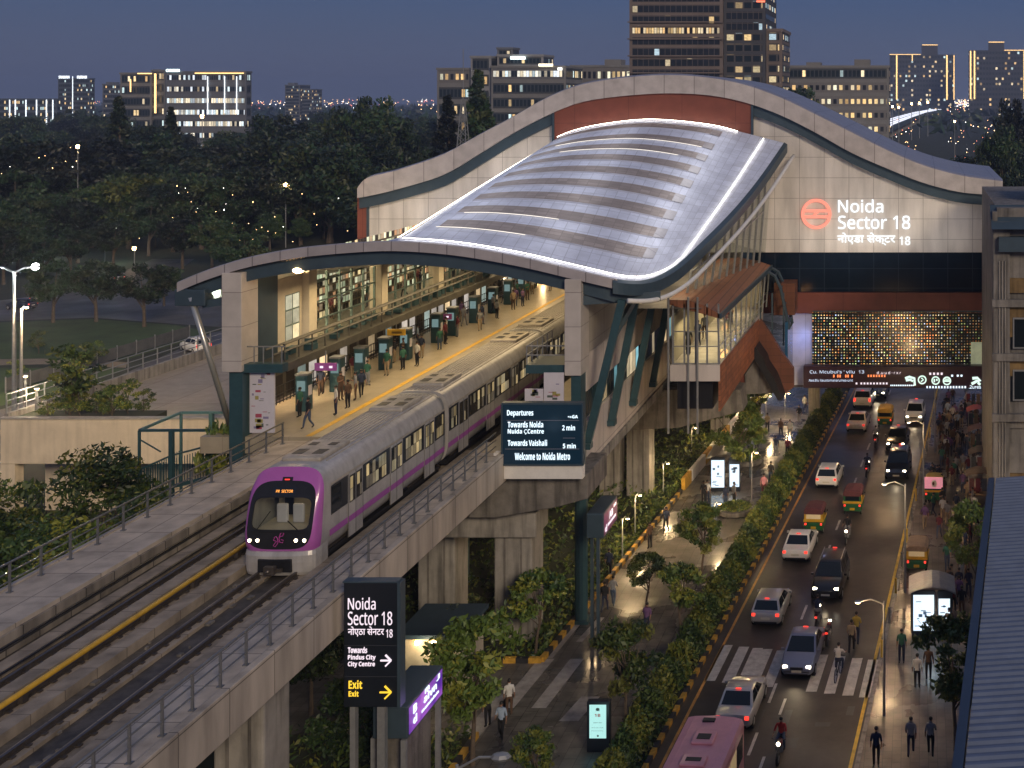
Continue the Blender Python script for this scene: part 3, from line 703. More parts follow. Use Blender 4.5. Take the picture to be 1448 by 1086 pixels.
# LED lines
def ledline(pts, r, s):
    m = emat('led_line', (1.0, 0.9, 0.74), s)
    b = MB(); b.tube(pts, r, 6); return b.build('light_strip', m, canopy, smooth=True)
ledline([S(0.945, 0.03 + 0.95 * k / 30) + Z * 0.13 for k in range(31)], 0.028, 7)
ledline([S(ULED + 0.012, 0.02 + 0.96 * k / 30) + Z * 0.13 for k in range(31)], 0.022, 7)
ledline([S(ULED + 0.02 + (0.92 - ULED - 0.02) * k / 40, 0.012) + Z * 0.12 for k in range(41)] + [S(0.92 + 0.02 * k / 5, 0.012 + 0.02 * k / 5) + Z * 0.12 for k in range(1, 6)], 0.016, 9)
ledline([S(ULED + 0.03 + (0.88 - ULED - 0.03) * k / 40, 0.982) + Z * 0.14 for k in range(41)], 0.022, 11)
for k_, ua_, ub_ in ((0, .40, .56), (1, .42, .60), (6, .5, .76), (7, .46, .8)): ledline([S(ua_ + (ub_ - ua_) * j / 20, 0.094 + k_ * 0.098) + Z * 0.09 for j in range(21)], 0.014, 1.6)  # faint glowing lines added for streaks of washed light along the strips

# --- posts, walls, struts at the front
M['clad2'] = grid_mat('pylon_cladding', (0.48, 0.44, 0.41), (0.24, 0.21, 0.2), 3.0, 1.85, 'xz', 0.5, var=0.04, mortar=0.02)
for px0, px1, py0, py1, pb in ((317, 345, 372, 525, 640), (800, 823, 381, 530, 606)):
    a, c = at(px0, py1, 65), at(px1, py0, 65)
    b = MB(); b.box((a.x, 64.75, a.z), (c.x, 66.4, c.z - 0.5)); b.build('front_pylon', M['clad2'], st, bevel=0.03)
    b = MB(); b.box((a.x + 0.3, 64.95, 8.7 if px0 > 500 else 6.5), (c.x - 0.05, 65.9, a.z - 0.01)); b.build('pylon_post', M['teal'], st)
# leaning steel prop at the left
b = MB(); b.tube([at(270, 420, 65), at(325, 600, 66.5)], 0.15, 10); b.build('leaning_prop', mat('polished_prop', (.5, .5, .47), .28, .6, var=.06), st, smooth=True)
# right side wall of the hall with its ribbon window and struts
WX = -18.3
M['sidegrey'] = grid_mat('side_cladding_grey', (0.34, 0.31, 0.275), (0.17, 0.155, 0.14), 3.4, 1.4, 'yz', 0.5, var=0.06, mortar=0.02, streak=0.1)
M['sidewhite'] = grid_mat('side_cladding_white', (0.60, 0.54, 0.50), (0.3, 0.26, 0.25), 5.3, 9, 'yz', 0.5, var=0.04, mortar=0.03, streak=0.12)
b = MB(); b.box((WX - 0.4, 65.95, 14.9), (WX, 94.6, 19.4)); b.build('side_wall', M['sidegrey'], st)
b = MB(); b.box((WX - 0.4, 65.9, 12.9), (WX + 0.06, 94.6, 14.89)); b.build('side_wall', M['sidewhite'], st)
b = MB(); b.box((WX - 0.4, 65.9, 8.75), (WX + 0.06, 94.6, 11.35)); b.build('side_wall', M['sidewhite'], st)
b = MB(); b.box((WX - 0.45, 65.9, 8.2), (WX + 0.2, 94.6, 8.74)); b.build('side_ledge', M['concrete'], st)
M['ribbon'] = lit_mat('side_ribbon_window', 0.8, 1.5, 0.45, [(1, .72, .38), (0.35, .75, .85), (1, .8, .5)], 0.8, 0.06, (0.01, 0.03, 0.035), (0.02, 0.05, 0.06), 0.04)
b = MB(); b.quad((WX - 0.06, 65.95, 11.36), (WX - 0.06, 94.6, 11.36), (WX - 0.06, 94.6, 12.89), (WX - 0.06, 65.95, 12.89), uv=[(0, 0), (29, 0), (29, 1.5), (0, 1.5)]); b.build('ribbon_window', M['ribbon'], st)
for (p0, p1, Y) in (((829, 630), (880, 424), 65.3), ((864, 597), (899, 424), 70.5), ((894, 569), (924, 421), 75.8), ((922, 543), (946, 416), 81.4)):
    a, c = at(*p0, Y), at(*p1, Y); a.x = max(a.x, WX + 0.25)
    b = MB(); b.bar(a, c, 0.42, 0.30, up=(0, 1, 0)); b.cbox((a.x, a.y, a.z), (0.5, 0.6, 0.3)); b.build('strut', M['teal'], st)
a, c = at(870, 470, 65.3), at(897, 424, 70.5); b = MB(); b.bar((a.x, 65.3, a.z), (c.x, 70.4, c.z), 0.3, 0.3, up=(0, 1, 0)); b.build('brace', M['teal'], st)
b = MB(); b.bar((-18.3, 65.4, 18.0), (-14.4, 66.8, 18.0), 0.35, 0.5); b.build('canopy_bracket', M['tealdk'], st)
# glazing between side wall and the canopy edge at the right
sg = MB(); mu = MB()
for k in range(11):
    v0 = 0.12 + k * 0.08; v1 = v0 + 0.078
    q0, q1 = S(1, v0), S(1, v1)
    for (za, zb) in ((0.0, 0.5), (0.5, 1.0)):
        pts = []
        for q, zf in ((q0, za), (q1, za), (q1, zb), (q0, zb)):
            zl = 16.4; zt = q.z - 0.8; pts.append((q.x - 0.9 + 0.6 * zf - 0.6, q.y, zl + (zt - zl) * zf))
        sg.quad(*pts)
    mu.bar((q0.x - 1.5, q0.y, 16.3), (q0.x - 0.85, q0.y, q0.z - 0.7), 0.14, 0.14)
    if k < 10: mu.bar((q0.x - 1.2, q0.y, (16.4 + q0.z - 0.8) / 2), (q1.x - 1.2, q1.y, (16.4 + q1.z - 0.8) / 2), 0.09, 0.09)
sg.build('side_glazing', M['glass'], st); mu.build('mullion', M['steel'], st)
b = MB(); b.quad((-17.9, 73, 16.2), (-13.2, 73, 16.2), (-12.6, 94.5, 16.2), (-17.9, 94.5, 16.2)); b.build('gallery_floor', M['deckconc'], st)

# --- platforms
M['plat'] = grid_mat('platform_paving', (0.36, 0.305, 0.22), (0.27, 0.225, 0.16), 1.2, 1.2, 'yx', 0.35, var=0.06, mortar=0.015)
PZL = 10.6
b = MB(); b.box((-39.0, 65.2, 9.7), (-31.75, 127, PZL)); b.build('platform', M['plat'], st)
b = MB(); b.box((-31.748, 65.2, 9.7), (-31.6, 127, PZL + 0.01)); b.build('platform_edge', M['white'], st)
b = MB(); b.box((-33.35, 65.3, PZL + 0.004), (-33.0, 127, PZL + 0.012)); b.build('yellow_line', M['yellow'], st)
b = MB(); b.box((-22.9, 62.6, 9.6), (-18.72, 127, PZL)); b.build('platform', M['plat'], st)
b = MB(); b.box((-22.0, 62.1, 9.3), (-17.4, 62.58, 10.62)); b.build('slab_end', M['white'], st)
b = MB(); b.box((-34.2, 64.7, 8.6), (-21.8, 127, 9.64)); b.build('track_slab', M['ballast'], st)
b = MB(); b.box((-39.9, 70, 0), (-39.05, 127, 10.5)); b.build('podium_wall', M['concrete'], st)
for xr_ in (TX - 0.75, TX + 0.75, -29.95, -28.55):
    b = MB(); b.box((xr_ - 0.05, 64.62, 9.645), (xr_ + 0.05, 127, 9.97)); b.build('rail', M['rail'], st)
# mezzanine ledge along the left platform
M['ledge'] = mat('ledge_metal', (0.085, 0.08, 0.068), 0.5, 0.2, var=0.3, scale=2)
b = MB(); b.box((-36.6, 66.2, 14.0), (-34.9, 127, 14.38)); b.build('mezzanine_ledge', M['ledge'], st)
b = MB(); b.box((-34.88, 66.0, 13.95), (-34.7, 127, 14.4)); b.build('ledge_beam', M['ledge'], st)
b = MB()
for k, (x, z) in enumerate(((-35.0, 15.4), (-35.0, 15.0), (-35.6, 14.8), (-36.0, 15.1))): b.tube([(x, 66.2, z), (x, 126, z)], 0.06, 6)
for k in range(41): b.bar((-35.0, 66.3 + 1.5 * k, 14.38), (-35.0, 66.3 + 1.5 * k, 15.4), 0.06, 0.06)
b.build('ledge_railing', M['ledge'], st)
for k in range(38):
    b = MB(); y = 67 + k * 1.5 + rng.uniform(-.3, .3); b.cbox((-35.7 + rng.uniform(-.4, .4), y, 14.55), (rng.uniform(.2, .6), rng.uniform(.2, .8), rng.uniform(.2, .5))); b.build('cable_box', M['teal'], st)
b = MB(); a = at(345, 514, 65.2); c = at(402, 526, 65.2); b.box((a.x, 65.0, c.z), (c.x, 65.6, a.z)); b.build('front_beam', M['teal'], st)
b = MB()
for k in range(5): b.bar((a.x + 0.5 * k, 65.3, a.z), (a.x + 0.5 * k, 65.3, a.z + 0.9), 0.05, 0.05)
b.bar((a.x, 65.3, a.z + 0.9), (c.x, 65.3, a.z + 0.9), 0.06, 0.06); b.build('front_rail', M['steel'], st)
a = at(745, 515, 65.2); c = at(800, 527, 65.2)
b = MB(); b.box((a.x, 65.0, c.z), (c.x, 67.5, a.z)); b.build('front_beam', M['teal'], st)
b = MB()
for k in range(6): b.bar((a.x, 65.2 + .9 * k, a.z), (a.x, 65.2 + .9 * k, a.z + 1.0), 0.05, 0.05)
for z in (.5, 1.0): b.bar((a.x, 65.2, a.z + z), (a.x, 70, a.z + z), 0.06, 0.06); b.bar((a.x, 65.2, a.z + z), (c.x, 65.2, a.z + z), 0.06, 0.06)
b.build('front_rail', M['steel'], st)
# glazed wall of the concourse behind the left platform
GX = -36.6
M['frame'] = mat('window_frame_teal', (0.10, 0.15, 0.14), 0.45, 0.2, var=0.1)
M['creamcol'] = mat('cream_column', (0.52, 0.46, 0.36), 0.5, var=0.08)
def topz(y): return S(0.12, max(0, (y - 65) / 29)).z - 0.7 if y < 94 else 16.2
g = MB(); fr = MB()
ys = [72.6 + k * 1.62 for k in range(34)]
for y in ys[:-1]:
    g.quad((GX, y, 14.4), (GX, y + 1.62, 14.4), (GX, y + 1.62, topz(y + 1.62)), (GX, y, topz(y)))
    fr.box((GX - 0.06, y - 0.05, 14.38), (GX + 0.08, y + 0.05, topz(y)))
for z in (15.5, 16.6, 17.8):
    yy = [y for y in ys if topz(y) > z]
    if yy: fr.box((GX - 0.05, yy[0], z - 0.04), (GX + 0.07, yy[-1], z + 0.04))
g.build('concourse_glazing', M['glass'], st); fr.build('glazing_frame', M['frame'], st)
for y in (71.6, 81.2, 90.8, 100.4, 110): b = MB(); b.box((GX - 0.3, y - 0.45, 14.38), (GX + 0.5, y + 0.45, topz(y) + 0.2)); b.build('concourse_column', M['creamcol'], st)
b = MB(); b.box((GX - 0.1, 66.4, 14.38), (GX + 0.1, 68.4, 19.0)); b.build('end_panel', M['tealdk'], st)
b = MB(); b.box((GX - 0.1, 68.42, 14.38), (GX + 0.08, 71.1, 18.6)); b.build('cream_wall', M['creamcol'], st)
b = MB(); b.quad((GX + 0.1, 69.2, 14.9), (GX + 0.1, 70.8, 14.9), (GX + 0.1, 70.8, 17.6), (GX + 0.1, 69.2, 17.6), uv=[(0, 0), (1.6, 0), (1.6, 3.4), (0, 3.4)]); b.build('side_window', lit_mat('tall_window', 0.8, 1.13, 0.9, [(1, .8, .45), (.9, .85, .6), (.5, .45, .3)], 1.3, 0.06, wall=(0.1, .14, .13), framez=0.05), st)
# interior of the concourse: back wall with a lit hall's glow put into it, and floor
M['shop'] = lit_mat('concourse_interior', 0.5, 0.62, 0.66, [(1, .74, .38), (.9, .88, .6), (.9, .45, .22), (.6, .66, .42), (1, .84, .55), (.35, .25, .16)], 1.5, 0.08, (0.05, 0.04, 0.03), (0.2, 0.16, 0.1), 0.12)
b = MB(); b.quad((GX - 3.0, 71.6, 14.36), (GX - 3.0, 127, 14.36), (GX - 3.0, 127, 19), (GX - 3.0, 71.6, 19), uv=[(0, 0), (61, 0), (61, 5.5), (0, 5.5)]); b.build('concourse_back_wall', M['shop'], st)
b = MB(); b.box((GX - 3.1, 71.5, 14.0), (GX - 0.02, 127, 14.36)); b.build('concourse_floor', M['plat'], st)
# wall behind the platform under the ledge
b = MB(); b.quad((-38.95, 71, 10.62), (-38.95, 127, 10.62), (-38.95, 127, 13.95), (-38.95, 71, 13.95), uv=[(0, 0), (61, 0), (61, 2.6), (0, 2.6)])
b.build('platform_back_wall', lit_mat('platform_wall_posters', 1.5, 1.3, 0.5, [(1, .72, .4), (.7, .6, .5), (.9, .8, .7), (.4, .5, .45)], 1.0, 0.14, (0.06, 0.05, 0.045), (0.10, 0.09, 0.07), 0.1), st)
# ceiling over the far end of the platforms
b = MB(); b.box((-43, 95, 15.9), (-18.7, 127, 16.3)); b.build('far_ceiling', M['soffit'], st)
b = MB(); b.box((-42, 126.9, 9.6), (-18.7, 127.3, 16)); b.build('far_wall', M['creamcol'], st)
# fence panels between the platform screens
b = MB()
for y in [67 + 0.4 * k for k in range(140)]: b.bar((-38.4, y, 10.62), (-38.4, y, 11.7), 0.035, 0.035)
for z in (11.7, 11.2, 10.75): b.bar((-38.4, 67, z), (-38.4, 123, z), 0.05, 0.05)
tag(b.build('platform_fence', M['black'], None), 'black barred fence behind the teal pillars on the platform', 'fence')

# lamps under the canopy
for (x, y, z, p, sx_, sy_) in ((-33.2, 72, 18.0, 210, 4, 6), (-32.6, 82, 17.2, 300, 4, 8), (-33, 92, 16.6, 300, 4, 8), (-33.5, 104, 15.7, 280, 5, 8), (-33.5, 117, 15.7, 300, 5, 8), (-25.5, 74, 18.6, 170, 4, 7), (-25, 86, 19, 220, 5, 8), (-25.5, 106, 15.7, 200, 5, 10)):
    light('platform_lamp', 'AREA', (x, y, z), p * 1.55, (1.0, 0.74, 0.40), sx_, sy_, parent=st)
for y in (75, 85, 95, 108): light('concourse_lamp', 'AREA', (GX - 1.6, y, 18.3 if y < 90 else 16), 90, (1.0, 0.78, 0.45), 2, 8, parent=st)
for y in (74, 84, 95, 107, 119): light('ledge_fill', 'AREA', (-36.6, y, 13.8), 55, (1, .76, .44), 1.6, 7, parent=st)  # added below the ledge to brighten the pillars, no fitting
for y in (76, 84, 91): light('gallery_lamp', 'AREA', (-15.3, y, 18.2), 60, (1.0, 0.8, 0.5), 2, 5, parent=st)
for (px, py, Y) in ((422, 382, 65.4), (767, 390, 118)):
    g = at(px, py, Y); b = MB(); b.ball(g, (0.3, 0.3, 0.16), 10); b.build('flood_lamp', M['lampwarm'], st, smooth=True)
    light('flood', 'POINT', g + Vector((0, 0.2, -0.4)), 70, (1, .7, .36), 0.2, parent=st)
# unseen area lights without fittings, washing the gable wall
for (x, y, z, p, ln) in ((-3.0, 91.0, 17.0, 150, 13), (-37.0, 91.2, 17.6, 130, 10), (-31.5, 92.2, 23.0, 35, 4)):
    light('gable_wash', 'AREA', (x, y, z), p, (1.0, 0.91, 0.80), ln, 0.6, rot=(math.radians(140), 0, 0), parent=st)
# area lights added above the roof skin in place of the strips' wash
for k in range(6):
    v = .10 + .15 * k
    for u, ph, pw in ((.84, 1, 24), (ULED + .05, -1, 20), (.62, 1, 18)):
        p_ = S(u, v) + Z * 1.9
        light('strip_wash_fill', 'AREA', p_, pw, (0.96, 0.93, 0.90), 1.6, 4.5, rot=(0, math.radians(30 * ph), 0), parent=st)
# floods added under the canopy tip to brighten the deck
for px_, py_, Y_, tx_ in ((300, 392, 65.6, -50), (262, 408, 65.8, -55)):
    g_ = at(px_, py_, Y_) - Z * .5; d_ = (Vector((tx_, 96, 6.6)) - g_)
    b = MB(); b.cbox(g_, (.4, .3, .18)); b.build('added_flood_box', M['lampwarm'], st)
    o_ = light('deck_fill', 'SPOT', g_ - Z * .25, 13000, (1, .74, .42), .25, spot=math.radians(120), parent=st, blend=.8); o_.rotation_euler = d_.to_track_quat('-Z', 'Y').to_euler()
# small inspection poster wall at the left platform end
t = thing('poster_stand', 'tall white poster board with little pictures at the left platform end', 'poster board', at(372, 612, 65.4))
a, c = at(353, 612, 65.4), at(388, 524, 65.4)
b = MB(); b.box((a.x, 65.4, a.z), (c.x, 65.5, c.z)); b.build('panel', M['poster'], t)
rr = random.Random(3); cols = [mat('poster_ink', q, 0.5, var=0) for q in ((.35, .3, .1), (.1, .12, .1), (.4, .08, .12), (.25, .22, .35))]
for k in range(26):
    x = rr.uniform(a.x + .08, c.x - .35); z = rr.uniform(a.z + .1, c.z - .15); w_ = rr.uniform(.1, .34); h_ = rr.choice([.03, .05, .12, .2])
    q = MB(); q.box((x, 65.392, z), (x + w_, 65.399, z + h_)); q.build('picture', cols[k % 4], t)
t = thing('poster_stand', 'pair of white poster boards standing above the departure board', 'poster board', at(769, 573, 64.6))
for px0, px1, py0 in ((742, 768, 550), (769, 797, 527)):
    a, c = at(px0, 582, 64.6), at(px1, py0, 64.6)
    b = MB(); b.box((a.x, 64.6, a.z), (c.x, 64.68, c.z)); b.build('panel', M['poster'], t)
    for k in range(7):
        x = rr.uniform(a.x + .08, c.x - .4); z = rr.uniform(a.z + .5, c.z - .2); w_ = rr.uniform(.15, .34); h_ = rr.choice([.03, .05, .12, .2])
        q = MB(); q.box((x, 64.592, z), (x + w_, 64.599, z + h_)); q.build('picture', cols[k % 4], t)
# ------------------------------------------------------------------ copper-roofed entrance wing with its stair
wg = thing('entrance_wing', 'glazed entrance wing with a copper roof and a copper stair box beside the station', 'entrance hall', (-13.5, 82, 0))
ya, yb = 73.2, 93.4
def wq(px, py, Y): return at(px, py, Y)
A, Bq = wq(950, 424, ya), wq(1017, 444, ya)          # eave at the front
C, D = wq(1020, 366, yb), wq(1090, 375, yb)          # far end
ridge_f = Vector(((A.x + Bq.x) / 2 - 0.3, ya, max(A.z, Bq.z) + 0.35)); 
b = MB(); rings = []
for k in range(13):
    f = k / 12; y = ya + (yb - ya) * f
    a = A.lerp(C, f); c = Bq.lerp(D, f)
    rings.append([Vector((a.x - .2, y, a.z - .28)), Vector((a.x - .2, y, a.z)), Vector((a.x + (c.x - a.x) * .35, y, a.z * .65 + c.z * .35 + 0.28)), Vector((a.x + (c.x - a.x) * .72, y, a.z * .28 + c.z * .72 + 0.22)), Vector((c.x, y, c.z)), Vector((c.x, y, c.z - .28))])
b.loft(rings, True, 0, True); b.build('roof', M['copper_roof'], wg)
b = MB(); b.bar(Bq + Vector((.08, 0, -.14)), D + Vector((.08, 0, -.14)), 0.14, 0.32); b.build('gutter', M['tealdk'], wg)
zf = 12.75
xl_, xr_ = at(948, 515, ya).x, at(1017, 515, ya).x
b = MB(); b.box((xl_, ya - 0.1, 11.75), (xr_ + 0.05, yb, zf)); b.build('floor_slab', M['sidewhite'], wg)
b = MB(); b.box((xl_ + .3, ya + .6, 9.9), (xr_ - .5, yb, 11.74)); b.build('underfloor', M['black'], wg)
b = MB()
for px in (946, 974, 987):
    x = at(px, 500, ya).x; b.tube([(x, ya - 0.2, 8.6), (x, ya - 0.2, A.z + (0.2 if px < 990 else 0))], 0.07, 6)
b.each('drain_pipe', M['steel'], wg)
zt = A.z - 0.25
g = MB(); g.quad((xl_ + .15, ya + .05, zf), (xr_ - .05, ya + .05, zf), (xr_ - .05, ya + .05, Bq.z - .2), (xl_ + .15, ya + .05, zt)); 
for k in range(10):
    y0 = ya + .1 + k * 2.0; f0 = (y0 - ya) / (yb - ya); f1 = (y0 + 2 - ya) / (yb - ya)
    g.quad((xr_, y0, zf), (xr_ + .3 * (f1), y0 + 2, zf), (Bq.lerp(D, f1).x - .1, y0 + 2, Bq.lerp(D, f1).z - .25), (Bq.lerp(D, f0).x - .1, y0, Bq.lerp(D, f0).z - .25))
g.build('glazing', M['glass'], wg)
b = MB()
for k in range(5): x = xl_ + .15 + (xr_ - xl_ - .2) * k / 4; b.box((x - .05, ya, zf), (x + .05, ya + .1, zt))
for z in (zf + .05, zf + 1.1, zf + 2.0): b.box((xl_ + .15, ya - .01, z - .03), (xr_ - .05, ya + .09, z + .03))
for k in range(11):
    y0 = ya + .1 + k * 2.0; f0 = min(1, (y0 - ya) / (yb - ya)); t_ = Bq.lerp(D, f0)
    b.bar((xr_ + .3 * f0, y0, zf), (t_.x - .1, y0, t_.z - .2), .1, .1)
for h in (0.55, 1.1): b.bar((xr_, ya + .1, zf + h), (xr_ + .3, yb, zf + h), .05, .05)
b.build('glazing_bar', M['steel'], wg)
b = MB(); b.box((xl_ + .1, yb - .2, zf), (xr_, yb, 16)); b.build('end_wall', M['creamcol'], wg)
b = MB(); b.box((xl_, ya + .3, zf), (xl_ + .12, yb - .3, 15.6)); b.build('inner_wall', M['creamcol'], wg)
for y in (76.5, 83, 89.5): light('wing_lamp', 'AREA', (-13.9, y, 15.0), 95, (1.0, .76, .4), 1.5, 4, parent=wg)
# barrel glass hood at the far right end
b = MB(); hp = [at(1088, 378, yb), at(1100, 385, yb), at(1108, 402, yb), at(1113, 425, yb), at(1118, 448, yb), at(1120, 458, yb)]
b.loft([[p + Vector((0, -2.0, 0)), p + Vector((0, 0.2, 0))] for p in hp], False); b.build('hood_glass', M['glass'], wg)
b = MB(); b.tube([p + Vector((0, -2.0, 0)) for p in hp], .12, 6); b.tube([p + Vector((0, 0.2, 0)) for p in hp], .12, 6)
for p in hp: b.bar(p + Vector((0, -2, 0)), p + Vector((0, .2, 0)), .1, .1)
for px in (1075, 1092, 1108): q = at(px, 470, yb - 2); b.bar((q.x, yb - 2, q.z - 1), (q.x, yb - 2, q.z + 3.0), .12, .12)
b.build('hood_frame', M['tealdk'], wg)
# copper stair box: folded copper skin stepping down to the right
yc0, yc1 = 88.6, 89.2
P = lambda x, y: (lambda v: (v.x, v.z))(at(x, y, yc0))
xs_ = xr_ + .07
b = MB(); b.add([(xs_, ya, 12.74), (xs_ + .3, yc0, 12.74), (xs_ + .3, yc0, 10.3), (xs_, ya, 9.9), (xs_ - .12, ya, 12.74), (xs_ + .18, yc0, 12.74), (xs_ + .18, yc0, 10.3), (xs_ - .12, ya, 9.9)], [(0, 3, 2, 1), (0, 4, 7, 3), (3, 7, 6, 2)]); b.build('copper_side', M['copper_y'], wg)
b = MB(); b.prism([P(1066, 462), P(1075, 452), P(1090, 474), P(1106, 500), P(1122, 522), P(1122, 548), P(1111, 556), P(1097, 538), P(1075, 492), P(1066, 508)], yc0, yc1); b.build('copper_skin', M['copper'], wg)
b = MB(); b.prism([P(1074, 482), P(1086, 500), P(1088, 508), P(1100, 526), P(1111, 556), P(1105, 556), P(1074, 500), P(1058, 522), P(1056, 512)], yc0 - 2.2, yc0 - 0.01); b.build('stair_canopy', M['black'], wg)
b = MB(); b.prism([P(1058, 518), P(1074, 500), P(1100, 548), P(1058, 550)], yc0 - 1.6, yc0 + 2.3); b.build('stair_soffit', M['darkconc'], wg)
b = MB(); b.prism([P(1044, 512), P(1057, 512), P(1060, 548), P(1056, 548)], yc0 - 1.4, yc0 - .4); b.build('copper_brace', M['redpanel'], wg)
b = MB(); q0, q1 = at(1112, 380, 94.2), at(1127, 440, 94.2); b.box((q1.x - 1.6, 92.5, q1.z), (q1.x, 94.6, q0.z - .9)); b.build('copper_box', M['copper'], wg)
b = MB(); b.box((at(1112, 440, 92).x, 91, 7.5), (at(1116, 440, 92).x, 94.6, 12)); b.build('blue_glass', mat('blue_glass', (.03, .10, .2), .1, var=.1), wg)
light('stair_glow', 'POINT', (-10.6, 82, 11.6), 15, (1, .45, .12), .3, parent=wg)  # added point lights, no fitting, to brighten the copper stair
light('stair_glow', 'POINT', (-9.6, 86.2, 12.6), 5, (1, .45, .12), .3, parent=wg)
light('panel_glow', 'POINT', (-9.2, 93.6, 10.0), 60, (.35, .45, 1.0), .3, parent=wg)
# ------------------------------------------------------------------ metro train
M['tbody'] = mat('train_silver', (0.50, 0.48, 0.465), 0.34, 0.25, var=0.12, scale=2, streak=0.22)
M['troof'] = mat('train_roof', (0.44, 0.395, 0.33), 0.45, 0.15, var=0.3, scale=1.8)
M['purple'] = mat('train_purple', (0.40, 0.11, 0.40), 0.28, 0.0, var=0.05, coat=0.5)
M['tlit'] = lit_mat('train_window_lit', 0.31, 0.55, 0.7, [(1, .74, .36), (.9, .7, .4), (.6, .5, .3), (.25, .2, .14), (.5, .4, .25)], 0.5, 0.04, (0.02, .02, .018), (0.02, .02, .02), 0.02)
FY = 48.3
tr = thing('metro_train', 'silver metro train with a purple rounded nose standing at the platform', 'train', (TX, FY, 9.98))
NS = 48
def se(hw, hz, e, cz, k):
    t = 2 * PI * k / NS + PI / 2; c, s = math.cos(t), math.sin(t)
    return (hw * math.copysign(abs(c) ** (2 / e), c), cz + hz * math.copysign(abs(s) ** (2 / e), s))
def lean(z): return 0.95 * (max(0, z - 11.0) / 2.9) ** 1.6
def ring(hw, hz, e, cz, y, lf):
    r = []
    for k in range(NS):
        x, z = se(hw, hz, e, cz, k); r.append(Vector((TX + x, FY + y + lean(z) * lf, z)))
    return r
BODY = (1.475, 1.86, 4.2, 12.02)
cars = [(FY, 61.55), (61.95, 78.1), (78.5, 94.8), (95.2, 112)]
car1 = bpy.data.objects.new('carriage', None); COL.objects.link(car1); car1.parent = tr
cobj = []
nose = MB(); nose.loft([ring(1.31, 1.27, 4, 12.12, -0.01, 1), ring(1.39, 1.42, 4, 12.10, 0.03, 1), ring(1.46, 1.66, 4.2, 12.06, 0.16, 0.85), ring(*BODY, 0.55, 0.45)], True)
def body_shell(y0, y1):
    b = MB()
    b.loft([ring(*BODY, y0 - FY, 0.45 if y0 < FY + 1 else 0), ring(*BODY, y1 - FY, 0)], True, 0, False)
    b.add([Vector((TX + se(*BODY, k)[0], y1, se(*BODY, k)[1])) for k in range(NS)], [tuple(range(NS))])
    if y0 > FY + 1: b.add([Vector((TX + se(*BODY, k)[0], y0, se(*BODY, k)[1])) for k in range(NS)], [tuple(range(NS))])
    return b
layouts = [
    [('c', 49.65, 50.45), ('d', 51.1, 52.35), ('w', 52.75, 54.7), ('d', 55.15, 56.4), ('w', 56.8, 58.6), ('d', 58.95, 60.1), ('w', 60.35, 61.25)],
]
def std(y0, y1):
    L_ = y1 - y0; out = []; n_ = 4; p = L_ / n_
    for k in range(n_):
        c = y0 + p * (k + .5); out.append(('d', c - .62, c + .62))
        if k < n_ - 1: out.append(('w', c + 1.0, c + p - 1.0))
    out += [('w', y0 + .35, y0 + p * .5 - .95), ('w', y1 - p * .5 + .95, y1 - .35)]
    return out
for y0, y1 in cars[1:]: layouts.append(std(y0, y1))
